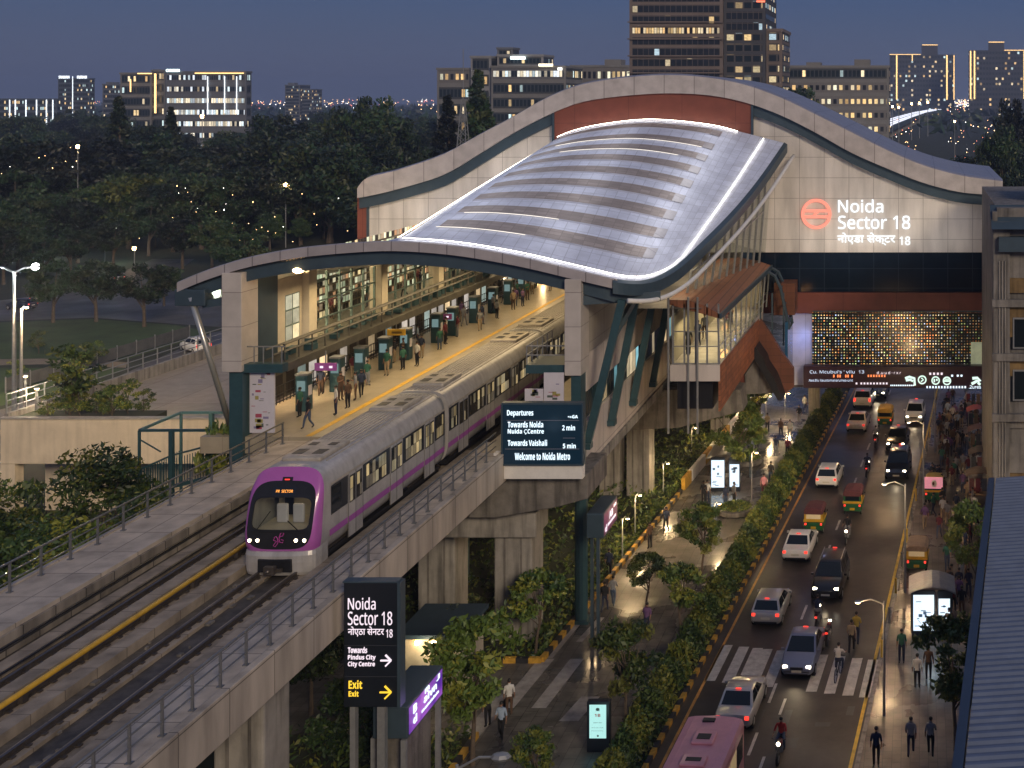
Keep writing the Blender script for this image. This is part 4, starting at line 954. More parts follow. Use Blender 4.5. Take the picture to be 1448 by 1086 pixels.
for ci, (y0, y1) in enumerate(cars):
    sh = body_shell(y0 + (0.55 if ci == 0 else 0), y1)
    c = sh.build('carriage', M['tbody'], tr, smooth=True)
    if ci == 0:
        bpy.data.objects.remove(car1)
        nose.build('nose', M['purple'], c, smooth=True)
    ys_ = y0 + (1.3 if ci == 0 else .1)
    for sgn in (1, -1):
        X = TX + sgn * 1.476
        b = MB(); b.box((min(X, X + sgn * .012), ys_, 11.78), (max(X, X + sgn * .012), y1 - .12, 12.98)); b.build('window_band', M['screen'], c)
        b = MB(); b.box((min(X, X + sgn * .010), ys_ - .1, 10.95), (max(X, X + sgn * .010), y1 - .12, 11.2)); b.build('stripe', M['purple'], c)
        b = MB(); b.box((min(X, X + sgn * .012), ys_, 13.02), (max(X, X + sgn * .012), y1 - .12, 13.09)); b.build('gutter_rail', M['troof'], c)
        if sgn < 0: continue
        for kd, a, e_ in layouts[ci]:
            if kd == 'd':
                dl = MB(); dl.box((X + .013, a - .05, 10.32), (X + .03, e_ + .05, 13.0)); d = dl.build('door', M['tbody'], c)
                q = MB()
                for yy in (a - .05, (a + e_) / 2 - .012, e_ + .025): q.box((X + .031, yy, 10.32), (X + .036, yy + .028, 13.0))
                q.build('door_seal', M['black'], d)
                m_ = (a + e_) / 2
                for (ya_, yb_) in ((a + .1, m_ - .1), (m_ + .1, e_ - .1)):
                    q = MB(); q.box((X + .031, ya_ - .05, 11.75), (X + .037, yb_ + .05, 12.9)); q.build('window_frame', M['black'], d)
                    q = MB(); q.quad((X + .04, ya_, 11.8), (X + .04, yb_, 11.8), (X + .04, yb_, 12.85), (X + .04, ya_, 12.85), uv=[(ya_, 0.02), (yb_, 0.02), (yb_, 1.1), (ya_, 1.1)]); q.build('window', M['tlit'], d)
                q = MB(); q.box((X + .031, a - .05, 10.95), (X + .035, e_ + .05, 11.2)); q.build('stripe', M['purple'], d)
            else:
                q = MB(); q.quad((X + .018, a, 11.86), (X + .018, e_, 11.86), (X + .018, e_, 12.9), (X + .018, a, 12.9), uv=[(a, 0.02), (e_, 0.02), (e_, 1.1), (a, 1.1)]); q.build('window', M['tlit'] if kd == 'w' else M['darkglass'], c)
    # roof: skin ribs, air-conditioning boxes, shoulders
    b = MB()
    for k in range(-5, 6):
        x = k * .19; z = BODY[3] + BODY[1] * (1 - abs(x / 1.475) ** 4.2) ** (1 / 4.2)
        b.box((TX + x - .018, y0 + (2.0 if ci == 0 else .3), z - .01), (TX + x + .018, y1 - .3, z + .03))
    b.each('roof_rib', M['troof'], c)
    for (f0, f1) in (((1.75, 4.4), (y1 - y0 - 3.6, y1 - y0 - 1.2)) if ci == 0 else ((1.0, 3.6), (y1 - y0 - 3.8, y1 - y0 - 1.2))):
        b = MB(); b.box((TX - .82, y0 + f0, 13.82), (TX + .82, y0 + f1, 14.03)); u = b.build('roof_unit', M['troof'], c, bevel=.07)
        q = MB()
        for sx_ in (-.42, .42): q.box((TX + sx_ - .22, y0 + f0 + .5, 14.032), (TX + sx_ + .22, y0 + f0 + 1.15, 14.045)); q.box((TX + sx_ - .17, y0 + f1 - .9, 14.032), (TX + sx_ + .17, y0 + f1 - .5, 14.045))
        q.build('vent', M['black'], u)
    b = MB(); b.box((TX - 1.3, y0 + (1.1 if ci == 0 else .4), 9.995), (TX + 1.3, y1 - .4, 10.25)); b.build('underframe', M['black'], c)
    for yy in (y0 + 2.4, y1 - 2.4):
        b = MB(); b.box((TX - 1.2, yy - 1.3, 9.99), (TX + 1.2, yy + 1.3, 10.3)); bg_ = b.build('bogie', M['rail'], c)
    if ci:
        b = MB(); b.box((TX - 1.05, y0 - .42, 10.4), (TX + 1.05, y0 + .02, 13.5)); b.build('gangway_bellows', M['black'], c, bevel=.1)
    b = MB(); b.loft([ring(1.482, 1.868, 4.2, 12.02, y1 - FY - .28, 0), ring(1.482, 1.868, 4.2, 12.02, y1 - FY - .02, 0)], True); b.build('end_frame', M['chrome'] if False else M['steel'], c, smooth=True)
    cobj.append(c)
front = cobj[0]
def onf(x, z, d): return Vector((TX + x, FY + lean(z) - d, z))
def win(k): # windscreen outline
    x, z = se(1.16, 0.60, 6, 12.19, k); return x, z
b = MB(); b.loft([[onf(*se(1.315, 1.275, 4, 12.12, k), .012) for k in range(NS)], [onf(*win(k), .012) for k in range(NS)], [onf(*win(k), -.06) for k in range(NS)]], True); b.build('mask', M['black'], front, smooth=False)
b = MB(); b.add([onf(*win(k), -.03) for k in range(NS)], [tuple(range(NS))]); b.build('windscreen', M['glass'], front)
b = MB(); b.box((TX - 1.2, FY + 2.3, 10.9), (TX + 1.2, FY + 2.36, 13.5)); b.box((TX - 1.2, FY + .35, 11.3), (TX + 1.2, FY + 2.3, 11.45)); b.build('cab_interior', M['creamcol'], front)
b = MB()
for x in (-.55, .12): b.box((TX + x - .24, FY + 1.3, 11.45), (TX + x + .24, FY + 1.45, 12.25))
b.each('cab_seat', M['poster'], front, bevel=.08)
b = MB(); b.box((TX - .9, FY + 2.2, 11.5), (TX - .55, FY + 2.29, 13.2)); b.box((TX + .3, FY + 2.2, 11.5), (TX + .42, FY + 2.29, 13.2)); b.box((TX + .7, FY + 1.4, 11.46), (TX + .95, FY + 1.6, 12.1)); b.build('cab_fitting', M['black'], front)
light('cab_lamp', 'POINT', (TX + .2, FY + 1.5, 13.1), 10, (1, .74, .4), .2, parent=front)
b = MB(); b.bar(onf(-.9, 11.62, .03), onf(-.45, 12.3, .03), .03, .03); b.bar(onf(.75, 11.6, .03), onf(.3, 11.95, .03), .03, .03); b.bar(onf(-1.1, 11.55, .03), onf(1.0, 11.5, .03), .03, .03); b.each('wiper', M['rubber'], front)
b = MB(); b.quad(onf(-.52, 12.86, .02), onf(.45, 12.86, .02), onf(.45, 13.16, .02), onf(-.52, 13.16, .02)); ds = b.build('destination_display', M['screen'], front)
q = text('PR  SECTOR', 0, 0, .68, .10, 0, emat('amber_led', (1, .36, .06), 2.2), front, depth=.004)
for v in q.data.vertices:
    p = v.co + wloc(front); x, z = p.x, p.z; v.co = onf(-.36 + x, 12.97 + z, .026) - wloc(front)
q.data.update()
b = MB(); b.quad(onf(-.2, 13.36, .03), onf(.22, 13.36, .03), onf(.22, 13.53, .03), onf(-.2, 13.53, .03)); b.build('marker_box', M['black'], front)
b = MB(); b.quad(onf(-.1, 13.42, .036), onf(.1, 13.42, .036), onf(.1, 13.46, .036), onf(-.1, 13.46, .036)); b.build('marker_lamp', M['tail'], front)
hl = emat('train_head_lamp', (1, .80, .50), 9)
for x in (-1.14, -.82, .72, 1.06):
    p = onf(x, 11.22, .03); i_ = MB(); i_.ball(p, (.105, .05, .105), 10); h = i_.build('headlight', M['chrome'], front, smooth=True)
    i_ = MB(); i_.ball(p - Vector((0, .035, 0)), (.07, .03, .07), 10); i_.build('headlight_bulb', hl, h, smooth=True)
em = mat('emblem_purple', (.42, .06, .30), .35, var=0)
b = MB()
def crv(pts): b.tube([onf(x, z, .02) for x, z in pts], .018, 5)
crv([(.12, 11.52), (.2, 11.48), (.16, 11.38), (.06, 11.36), (.02, 11.26), (.06, 11.14), (.18, 11.12), (.2, 11.22), (.1, 11.24)])
crv([(-.18, 11.32), (-.1, 11.36), (-.04, 11.28), (-.02, 11.2), (-.12, 11.12), (-.2, 11.0), (-.12, 10.96), (-.04, 11.06), (.0, 11.18)])
crv([(.02, 11.3), (.06, 11.46), (.12, 11.52)]); crv([(-.16, 11.3), (-.2, 11.22), (-.1, 11.18)])
b.build('emblem', em, front)
# bumper and coupler
b = MB(); rs = []
for z, ex in ((9.82, -.06), (9.95, .0), (10.35, .05), (10.62, .05), (10.78, .0)):
    r_ = []
    for k in range(17):
        t = PI * k / 16; x = -math.cos(t) * (1.42 + ex * .5); y = FY + .6 - (0.72 + ex) * (math.sin(t) ** .35)
        r_.append(Vector((TX + x, y, z)))
    r_.append(Vector((TX + 1.4, FY + 1.2, z))); r_.append(Vector((TX - 1.4, FY + 1.2, z))); rs.append(r_)
b.loft(rs, True, 0, True); b.build('bumper', M['tbody'], front, smooth=False)
b = MB(); b.box((TX - .75, FY - .19, 9.98), (TX + .62, FY - .08, 10.52)); b.build('coupler_recess', M['black'], front, bevel=.04)
b = MB(); b.tube([(TX - .08, FY - .06, 10.2), (TX - .08, FY - .55, 10.2)], .09, 8); b.box((TX - .28, FY - .62, 10.05), (TX + .14, FY - .42, 10.36)); b.box((TX - .42, FY - .34, 10.05), (TX + .3, FY - .24, 10.18)); b.ball((TX - .08, FY - .64, 10.2), .08, 8); b.build('coupler', M['rail'], front)
# ------------------------------------------------------------------ signs and screens
# station name on the gable
Yn = 94.72
def pxbox(x0, y0, x1, y1, Y): a, c = at(x0, y1, Y), at(x1, y0, Y); return a.x, a.z, c.x - a.x, c.z - a.z
ns = thing('station_name_sign', 'white illuminated station name lettering on the gable wall, English over Hindi', 'sign', at(1236, 348, Yn))
ns_m = emat('name_white', (.93, .97, 1.0), 1.15)
for body, bx, bold in (('Noida', (1185, 282, 1249, 300.5), False), ('Sector 18', (1185, 305, 1287, 324), False), ('नोएडा सेक्टर', (1184, 329, 1266, 347), False), ('18', (1272, 334.5, 1287, 346.5), False)):
    x, z, w_, h_ = pxbox(*bx, Yn); text(body, x, z, w_, h_, Yn, ns_m, ns, depth=.12, bold=bold, offset=0.007)
rd_ = thing('station_roundel', 'glowing red roundel emblem with two bars on the gable wall beside the station name', 'emblem', at(1154, 303, Yn))
rm = emat('roundel_red', (1.0, .30, .21), 1.0)
c = at(1154.3, 302.5, Yn); R0 = 21.5 / F * Yn
b = MB(); rings = []
for k in range(49):
    t = 2 * PI * k / 48; rings.append([c + Vector((math.cos(t) * r_, dy, math.sin(t) * r_)) for r_, dy in ((R0, 0), (R0, -.12), (R0 * .79, -.12), (R0 * .79, 0))])
b.loft(rings, True); b.build('ring', rm, rd_)
b = MB()
for dz in (.21, -.19): b.box((c.x - R0 * .78, c.y - .11, c.z + R0 * (dz - .095)), (c.x + R0 * .78, c.y - .01, c.z + R0 * (dz + .095)))
b.prism([(c.x - R0 * .28, c.z - R0 * .14), (c.x - R0 * .08, c.z - R0 * .14), (c.x + R0 * .26, c.z + R0 * .17), (c.x - R0 * .06, c.z + R0 * .17)], c.y - .1, c.y - .02)
b.each('bar', rm, rd_)
light('sign_glow', 'POINT', at(1236, 315, Yn - 1.0), 9, (.75, .85, 1), .4, parent=ns)
light('sign_glow', 'POINT', at(1154, 302, Yn - 1.0), 3, (1, .3, .2), .4, parent=rd_)

# LED facade over the road
lw = thing('led_screen', 'wide wall of coloured light dots over the road under the gable', 'light display', at(1260, 520, 94.6))
x, z, w_, h_ = pxbox(1149, 441, 1392, 519, 94.7)
def dots():
    m = bpy.data.materials.new('led_dots'); m.use_nodes = True; nt = m.node_tree; p = nt.nodes['Principled BSDF']; N = nt.nodes.new; L = nt.links.new
    p.inputs['Base Color'].default_value = (.006, .012, .012, 1); p.inputs['Roughness'].default_value = .2
    uv = N('ShaderNodeTexCoord'); v = N('ShaderNodeTexVoronoi'); v.inputs['Scale'].default_value = 1; v.inputs['Randomness'].default_value = 0.12
    L(uv.outputs['UV'], v.inputs['Vector'])
    lt = N('ShaderNodeMath'); lt.operation = 'LESS_THAN'; lt.inputs[1].default_value = .23; L(v.outputs['Distance'], lt.inputs[0])
    cr = N('ShaderNodeValToRGB'); cr.color_ramp.interpolation = 'CONSTANT'; e = cr.color_ramp.elements
    cols = [(1, .50, .14), (1, .72, .36), (.85, .75, .62), (1, .36, .12), (.7, .85, .35), (1, .62, .25), (.55, .65, 1), (1, .8, .5)]
    while len(e) < len(cols): e.new(.5)
    for k, q in enumerate(cols): e[k].position = k / len(cols); e[k].color = q + (1,)
    s = N('ShaderNodeSeparateColor'); L(v.outputs['Color'], s.inputs[0]); L(s.outputs[0], cr.inputs[0])
    # the display is driven brighter in its middle and dark towards its ends and its bottom row
    sp = N('ShaderNodeSeparateXYZ'); L(v.outputs['Position'], sp.inputs[0])
    n = N('ShaderNodeTexNoise'); n.inputs['Scale'].default_value = .07; n.inputs['Detail'].default_value = 3; L(v.outputs['Position'], n.inputs['Vector'])
    r = N('ShaderNodeMapRange'); r.inputs[1].default_value = .3; r.inputs[2].default_value = .65; r.inputs[3].default_value = .25; r.inputs[4].default_value = 1.5; L(n.outputs[0], r.inputs[0])
    e1 = N('ShaderNodeMapRange'); e1.inputs[1].default_value = 44; e1.inputs[2].default_value = 47; e1.inputs[3].default_value = 1; e1.inputs[4].default_value = .35; L(sp.outputs[0], e1.inputs[0])
    m1 = N('ShaderNodeMath'); m1.operation = 'MULTIPLY'; L(lt.outputs[0], m1.inputs[0]); L(r.outputs[0], m1.inputs[1])
    m2 = N('ShaderNodeMath'); m2.operation = 'MULTIPLY'; L(m1.outputs[0], m2.inputs[0]); L(e1.outputs[0], m2.inputs[1])
    m3 = N('ShaderNodeMath'); m3.operation = 'MULTIPLY'; L(m2.outputs[0], m3.inputs[0]); L(s.outputs[1], m3.inputs[1])
    m4 = N('ShaderNodeMath'); m4.operation = 'MULTIPLY'; L(m3.outputs[0], m4.inputs[0]); m4.inputs[1].default_value = 1.7
    L(cr.outputs[0], p.inputs['Emission Color']); L(m4.outputs[0], p.inputs['Emission Strength'])
    return m
NC = 60
b = MB(); b.quad((x, 94.7, z), (x + w_, 94.7, z), (x + w_, 94.7, z + h_), (x, 94.7, z + h_), uv=[(0, 0), (NC, 0), (NC, NC * h_ / w_), (0, NC * h_ / w_)]); b.build('dot_field', dots(), lw)
b = MB(); b.box((x, 94.62, z - .12), (x + w_, 94.82, z - .01)); b.box((x, 94.62, z + h_ + .01), (x + w_, 94.82, z + h_ + .1)); b.build('screen_frame', M['tealdk'], lw)
x2, z2, w2, h2 = pxbox(1373, 484, 1392, 519, 94.6)
b = MB(); b.box((x2, 94.6, z2), (x2 + w2, 94.66, z2 + h2)); b.build('picture_panel', mat('pale_picture', (.42, .46, .33), .5, var=.35, scale=1.2, emit=(.6, .65, .4), es=.22), lw)

# long banner board at the bottom of the bridge
bn = thing('banner_sign', 'dark maroon banner board of lit lettering and round emblems across the road', 'sign board', at(1265, 549, 93.8))
x, z, w_, h_ = pxbox(1136, 518, 1394, 549, 93.8)
b = MB(); b.box((x, 93.85, z), (x + w_, 94.6, z + h_)); b.build('board', mat('maroon_board', (.045, .014, .026), .35, var=.15), bn, bevel=.04)
for k, (body, bx, m_) in enumerate((("Cu. Mcubui's ' vilu  13", (1145, 523.5, 1222, 528), 'bdim'), ('d .u u d · r x r', (1240, 525, 1274, 529), 'txtpink'), ('.Nes.Blu lteuotomanarumea-urvt', (1143, 536, 1206, 539.5), 'bdim'), ('▪ ▪▪▪▪▪▪▪▪▪', (1210, 541, 1255, 543.5), 'txtpink'), ('•••••••••••••', (1259, 544, 1292, 546), 'txtb'), ('▪▪▪▪▪▪▪▪▪▪▪▪▪▪', (1310, 546, 1366, 549), 'txtb'), ('.2ures', (1370, 545, 1387, 549.5), 'txtb'), ('• ••  •• •', (1178, 529.5, 1206, 534), 'orl'), ('▪▪▪▪▪▪▪', (1227, 530, 1252, 533), 'orl'), ('▪▪▪▪', (1314, 527, 1333, 530), 'txtpink'), ('▪ ▪▪', (1345, 530, 1361, 532.5), 'txtb'))):
    if 'bdim' not in M: M['bdim'] = emat('board_dim', (.7, .8, 1), .8)
    if m_ == 'orl' and m_ not in M: M['orl'] = emat('board_orange', (1, .25, .08), 1.3)
    xx, zz, ww, hh = pxbox(*bx, 93.8); text(body, xx, zz, ww, hh, 93.8, M[m_], bn, depth=.05)
gm = emat('emblem_green_white', (.75, 1, .85), 1.0)
for px, py, r_ in ((1304, 537, 6.2), (1323, 538, 6), (1339, 538.5, 6)):
    c = at(px, py, 93.8); rr_ = r_ / F * 93.8; b = MB(); rings = []
    for k in range(25):
        t = 2 * PI * k / 24; rings.append([c + Vector((math.cos(t) * q_, dy, math.sin(t) * q_)) for q_, dy in ((rr_, 0), (rr_, -.05), (rr_ * .72, -.05), (rr_ * .72, 0))])
    b.loft(rings, True)
    if px == 1304: b.tube([c + Vector((-.1, -.03, -.14)), c + Vector((.1, -.03, 0)), c + Vector((-.06, -.03, .15))], .05, 6)
    elif px == 1323: b.box((c.x - .16, 93.74, c.z - .13), (c.x - .04, 93.8, c.z + .12)); b.box((c.x + .04, 93.74, c.z - .02), (c.x + .16, 93.8, c.z + .12))
    else: b.box((c.x - .28, 93.74, c.z - .07), (c.x + .28, 93.8, c.z + .05)); b.box((c.x - .18, 93.74, c.z + .1), (c.x + .2, 93.8, c.z + .17))
    b.build('emblem', gm, bn)
b = MB()
def crvb(pts, r_): b.tube([at(px, py, 93.78) for px, py in pts], r_, 6)
crvb([(1280, 535), (1286, 533), (1293, 535), (1293.5, 545)], .1); crvb([(1281, 538), (1287, 537), (1291, 539)], .09)
crvb([(1375, 535), (1382, 534.5), (1386, 538), (1381, 539), (1374, 543)], .11); crvb([(1383, 541), (1386, 544)], .1)
b.build('emblem', gm, bn)

# departure board
db = thing('departure_board', 'dark blue departure board with white train times at the platform end', 'departure board', at(767, 655, 62))
xa, za, wa, ha = pxbox(711, 572, 823, 656, 62)
M['board'] = mat('board_navy', (.006, .018, .030), .3, var=.08, emit=(.01, .06, .12), es=.12)
b = MB(); b.box((xa, 62.0, za), (xa + wa, 62.3, za + ha)); b.build('screen', M['board'], db)
b = MB(); b.box((xa - .06, 61.95, za + ha), (xa + wa + .06, 62.35, za + ha + .1)); b.box((xa - .08, 61.95, za), (xa, 62.35, za + ha)); b.box((xa + wa, 61.95, za), (xa + wa + .08, 62.35, za + ha)); b.box((xa - .08, 61.95, za - .08), (xa + wa + .08, 62.35, za)); b.build('frame', M['tealdk'], db)
def bt(body, x0, y0, x1, y1, m_='txtb', Y=61.97, par=db, bold=True):
    xx, zz, ww, hh = pxbox(x0, y0, x1, y1, Y); return text(body, xx, zz, ww, hh, Y, M[m_], par, depth=.02, bold=bold)
bt('Departures', 717, 580, 754, 590); bt('•≈GA', 803, 587, 817, 591.5); bt('Towards Noida', 718, 596, 768, 604.5); bt('Nuida ÇCentre', 718, 606.5, 769, 614.5)
bt('2 min', 795, 601, 813, 608.5); bt('Towards Vaishali', 718, 622, 773.5, 630.5); bt('5 min', 796, 627, 814, 634); bt('Welcome to Noida Metro', 728, 640, 806, 650.5)
b = MB()
for y_, x0_, x1_ in ((619.5, 796, 813), (635, 714, 819), (594.5, 716, 819)): a, c = at(x0_, y_, 61.98), at(x1_, y_, 61.98); b.box((a.x, 61.985, a.z - .012), (c.x, 61.998, a.z + .012))
b.build('divider', mat('divider_grey', (.2, .2, .25), .5, var=0), db)
light('board_glow', 'POINT', at(767, 615, 61), 3, (.5, .75, 1), .4, parent=db)

# tall direction sign
dsn = thing('direction_sign', 'tall dark direction totem with station name, arrow and amber exit lettering', 'sign', (at(527, 1003, 44).x, 44, 0))
xa, za, wa, ha = pxbox(486, 824, 562, 1000, 44)
b = MB(); b.box((xa, 44, za), (xa + wa, 44.35, za + ha)); b.build('panel', M['screen'], dsn, bevel=.02)
b = MB(); b.box((xa - .03, 43.97, za + ha + .002), (xa + wa + .03, 44.38, za + ha + .05)); b.box((xa + wa + .002, 43.97, za), (xa + wa + .12, 44.4, za + ha)); b.build('frame', M['tealdk'], dsn)
xm = xa + wa * .68
b = MB(); b.box((xm - .14, 44.05, 0), (xm + .14, 44.3, za - .002)); b.box((xa + .2, 44.05, 0), (xa + .4, 44.3, za - .002)); b.each('post', M['steel'], dsn)
def dt(body, x0, y0, x1, y1, m_, bold=False): return bt(body, x0, y0, x1, y1, m_, 43.99, dsn, bold)
dt('Noida', 492, 845, 531, 862, 'txtpink'); dt('Sector 18', 492, 865, 554.5, 884, 'txtpink'); dt('नोएठा सेनटर', 492, 886, 543, 900, 'txtpink'); dt('18', 546, 890, 555, 901.5, 'txtpink')
dt('Towards', 492, 915, 519, 923.5, 'txtpink', True); dt('Pindus City', 492, 926, 531, 934.5, 'txtpink', True); dt('City Centre', 492, 935.5, 530, 944, 'txtpink', True)
dt('Exit', 493, 962, 512, 974, 'txty', True); dt('Exit', 493, 977, 507, 985, 'txty', True)
b = MB()
def arrow(x0, x1, y, hh, m_):
    b = MB(); Yq = 43.985; a, t = at(x0, y, Yq), at(x1, y, Yq); d = hh / F * Yq
    b.bar(a, t, .05, .05, up=(0, 1, 0)); b.bar(t, t + Vector((-d, 0, d)), .055, .05, up=(0, 1, 0)); b.bar(t, t + Vector((-d, 0, -d)), .055, .05, up=(0, 1, 0)); b.build('arrow', M[m_], dsn)
arrow(538, 553, 934, 8, 'txtpink'); arrow(537, 553, 979, 9, 'txty')
b = MB()
for y_ in (913, 957): a, c = at(487, y_, 43.99), at(561, y_, 43.99); b.box((a.x, 43.992, a.z - .01), (c.x, 43.999, a.z + .01))
b.build('divider', mat('divider_dark', (.05, .055, .07), .4, var=0), dsn)

# advertising boxes: purple kiosk hoarding and the hanging box, both look to the right
def adbox(label, p0, p1, x, z0, z1, depth, name='advertising_box'):
    """face on the plane x, from y=p0 to y=p1"""
    t = thing(name, label, 'advertising box', (x, p0, z0))
    b = MB(); b.box((x - depth, p0, z0), (x, p1, z1)); b.build('box', M['tealdk'], t, bevel=.05)
    b = MB(); b.quad((x + .01, p0 + .1, z0 + .1), (x + .01, p1 - .1, z0 + .1), (x + .01, p1 - .1, z1 - .1), (x + .01, p0 + .1, z1 - .1)); b.build('screen', M['adpurple'], t)
    return t
def adm():
    m = emat('advert_purple', (.20, .06, .55), .75); nt = m.node_tree; p = nt.nodes['Principled BSDF']
    g = nt.nodes.new('ShaderNodeTexCoord'); n = nt.nodes.new('ShaderNodeTexNoise'); n.inputs['Scale'].default_value = .9; n.inputs['Detail'].default_value = 2
    r = nt.nodes.new('ShaderNodeValToRGB'); r.color_ramp.elements[0].color = (.10, .02, .35, 1); r.color_ramp.elements[0].position = .35; r.color_ramp.elements[1].color = (.45, .12, .65, 1); r.color_ramp.elements[1].position = .65
    nt.links.new(g.outputs['Object'], n.inputs['Vector']); nt.links.new(n.outputs[0], r.inputs[0]); nt.links.new(r.outputs[0], p.inputs['Emission Color'])
    return m
M['adpurple'] = adm()
x = at(571, 1000, 44.4).x
ks = adbox('purple lit hoarding with white lettering on a kiosk beside the direction totem', 44.5, 47.8, x + .1, 5.25, 6.45, 1.3)
Mw = M['txtb']
for body, y0, z0, w_, h_ in (('B', 44.95, 5.95, .3, .32), ('d', 44.95, 5.55, .3, .3), ('aivn', 45.9, 5.85, 1.2, .3), ('m', 46.0, 6.18, .4, .18), ('mumsaiam', 45.7, 5.6, 1.6, .12), ('J', 47.1, 6.12, .3, .2)):
    text(body, y0, z0, w_, h_, x + .13, Mw, ks, axis='right', depth=.02, bold=True)
b = MB(); b.box((x - 1.2, 45.1, 0), (x - .3, 47.6, 5.23)); b.build('kiosk_wall', M['darkconc'], ks)
b = MB(); b.box((x - 1.31, 44.58, 0), (x - 1.15, 44.75, 5.23)); b.box((x - .14, 44.45, 0), (x + .05, 44.6, 5.23)); b.box((x - .14, 47.6, 0), (x + .05, 47.75, 5.23)); b.each('frame_post', M['steel'], ks)
light('hoarding_glow', 'POINT', (x + 1.2, 46, 5.8), 12, (.5, .3, 1), .4, parent=ks)
tk = thing('ticket_kiosk', 'small pale kiosk wall with bright lamps behind the direction totem', 'kiosk', (-23.3, 57, 0)); b = MB(); b.box((-24.7, 57.4, 0), (-21.9, 60.4, 3.3)); b.build('wall', mat('kiosk_cream', (.5, .44, .33), .7, var=.15), tk); b = MB(); b.box((-24.9, 57.0, 3.302), (-21.7, 60.6, 3.5)); b.build('roof', M['tealdk'], tk)
for x_ in (-23.9, -23.1): b = MB(); b.ball((x_, 57.2, 3.05), .12, 8); b.build('lamp', M['lampwarm'], tk)
light('kiosk_lamp', 'POINT', (-23.5, 56.7, 2.9), 60, (1, .84, .55), .2, parent=tk)
hb = adbox('hanging advertising box with a maroon lit face on the teal column by the plaza', 63.0, 65.9, -16.55, 5.9, 7.2, .9)
X2 = -16.65
M['admar'] = emat('advert_maroon', (.20, .03, .09), .55)
for ch in hb.children:
    if ch.name.startswith('screen'): ch.data.materials[0] = M['admar']
for body, y0, z0, w_, h_ in (('d', 63.25, 6.1, .35, .35), ('AB', 64.1, 6.55, .7, .36), ('mia', 65.0, 6.85, .5, .18), ('museum', 63.8, 6.25, 1.6, .15)):
    text(body, y0, z0, w_, h_, X2 + .13, M['txtpink'], hb, axis='right', depth=.02, bold=True)
b = MB(); b.box((X2 - .7, 63.4, 0), (X2 - .55, 63.6, 5.88)); b.box((X2 - .3, 63.1, 0), (X2 - .15, 63.3, 5.88)); b.each('post', M['tealdk'], hb)
light('box_glow', 'POINT', (X2 + .9, 64.4, 6.5), 5, (1, .4, .5), .3, parent=hb)

# standing lit totem on the plaza
def totem(label, px, py, w_, h_, col, es, name='advertising_totem'):
    g = gr(px, py, PZ); t = thing(name, label, 'advertising totem', g)
    b = MB(); b.box((g.x - w_ / 2, g.y, g.z), (g.x + w_ / 2, g.y + .28, g.z + h_)); b.build('case', M['screen'], t, bevel=.03)
    b = MB(); b.box((g.x - w_ / 2 + .12, g.y - .012, g.z + h_ * .28), (g.x + w_ / 2 - .16, g.y - .002, g.z + h_ - .14)); s = b.build('screen', emat('totem_screen', col, es), t)
    return t, g
tt, g = totem('lit pale green advertising totem standing at the hedge end of the plaza', 846, 1064, 1.02, 2.25, (.42, .78, .74), .95)
ik = mat('totem_ink', (.05, .08, .08), .5, var=0); ir = mat('totem_red', (.55, .05, .03), .5, var=0)
b = MB(); b.ball((g.x - .02, g.y - .02, g.z + 1.92), (.09, .01, .06), 8); b.box((g.x - .11, g.y - .02, g.z + 1.84), (g.x + .07, g.y - .013, g.z + 1.86)); b.build('picture', ik, tt)
text('1B', g.x - .16, g.z + 1.58, .26, .13, g.y - .014, ir, tt, depth=.006, bold=True)
text('Unaerr ofser', g.x - .22, g.z + 1.30, .38, .05, g.y - .014, ik, tt, depth=.006); text('wmpcuner unusa', g.x - .30, g.z + 1.08, .52, .03, g.y - .014, ik, tt, depth=.006); text('mnlucntumsua', g.x - .30, g.z + .95, .52, .03, g.y - .014, ik, tt, depth=.006)
b = MB(); b.box((g.x - .05, g.y - .02, g.z + .70), (g.x + .02, g.y - .013, g.z + .78)); b.build('mark', ik, tt)
light('totem_glow', 'POINT', (g.x, g.y - .8, 1.5), 6, (.5, .9, .85), .3, parent=tt)
# ------------------------------------------------------------------ vehicles
PAINT = {}
def paint(name, col, metal=0.3):
    if name not in PAINT: PAINT[name] = mat('paint_' + name, col, 0.28, metal, 0.05, 1.0, coat=0.6)
    return PAINT[name]
paint('white', (.74, .73, .70), 0.0); paint('silver', (.46, .455, .45), .35); paint('navy', (.022, .028, .05), .4); paint('black', (.015, .015, .018), .3)
paint('steel_blue', (.20, .22, .31), .3); paint('champagne', (.55, .48, .42), .2); paint('dark_grey', (.04, .042, .048), .5)
M['plate'] = mat('number_plate', (.6, .58, .5), .5, var=0.1)
def hull_ring(y, hw, zb, zt, cr=.03):
    h = [(0, zt + cr), (hw * .6, zt + cr * .8), (hw * .92, zt), (hw, zt - .12), (hw * 1.0, (zb + zt) / 2), (hw * .98, zb + .12), (hw * .85, zb), (0, zb)]
    return [Vector((x, y, z)) for x, z in h] + [Vector((-x, y, z)) for x, z in reversed(h[1:-1])]
def wheel_parts(t, pts, r, w_):
    for x, y in pts:
        b = MB(); b.tube([(x - w_ / 2, y, r), (x - w_ / 2 + .03, y, r), (x + w_ / 2 - .03, y, r), (x + w_ / 2, y, r)], [r * .9, r, r, r * .9], 14); wl = b.build('wheel', M['rubber'], t, smooth=False)
        s = 1 if x > 0 else -1
        b = MB(); b.tube([(x + s * (w_ / 2 - .01), y, r), (x + s * (w_ / 2 + .012), y, r)], [r * .62, r * .5], 12); b.build('rim', M['steel'], wl)
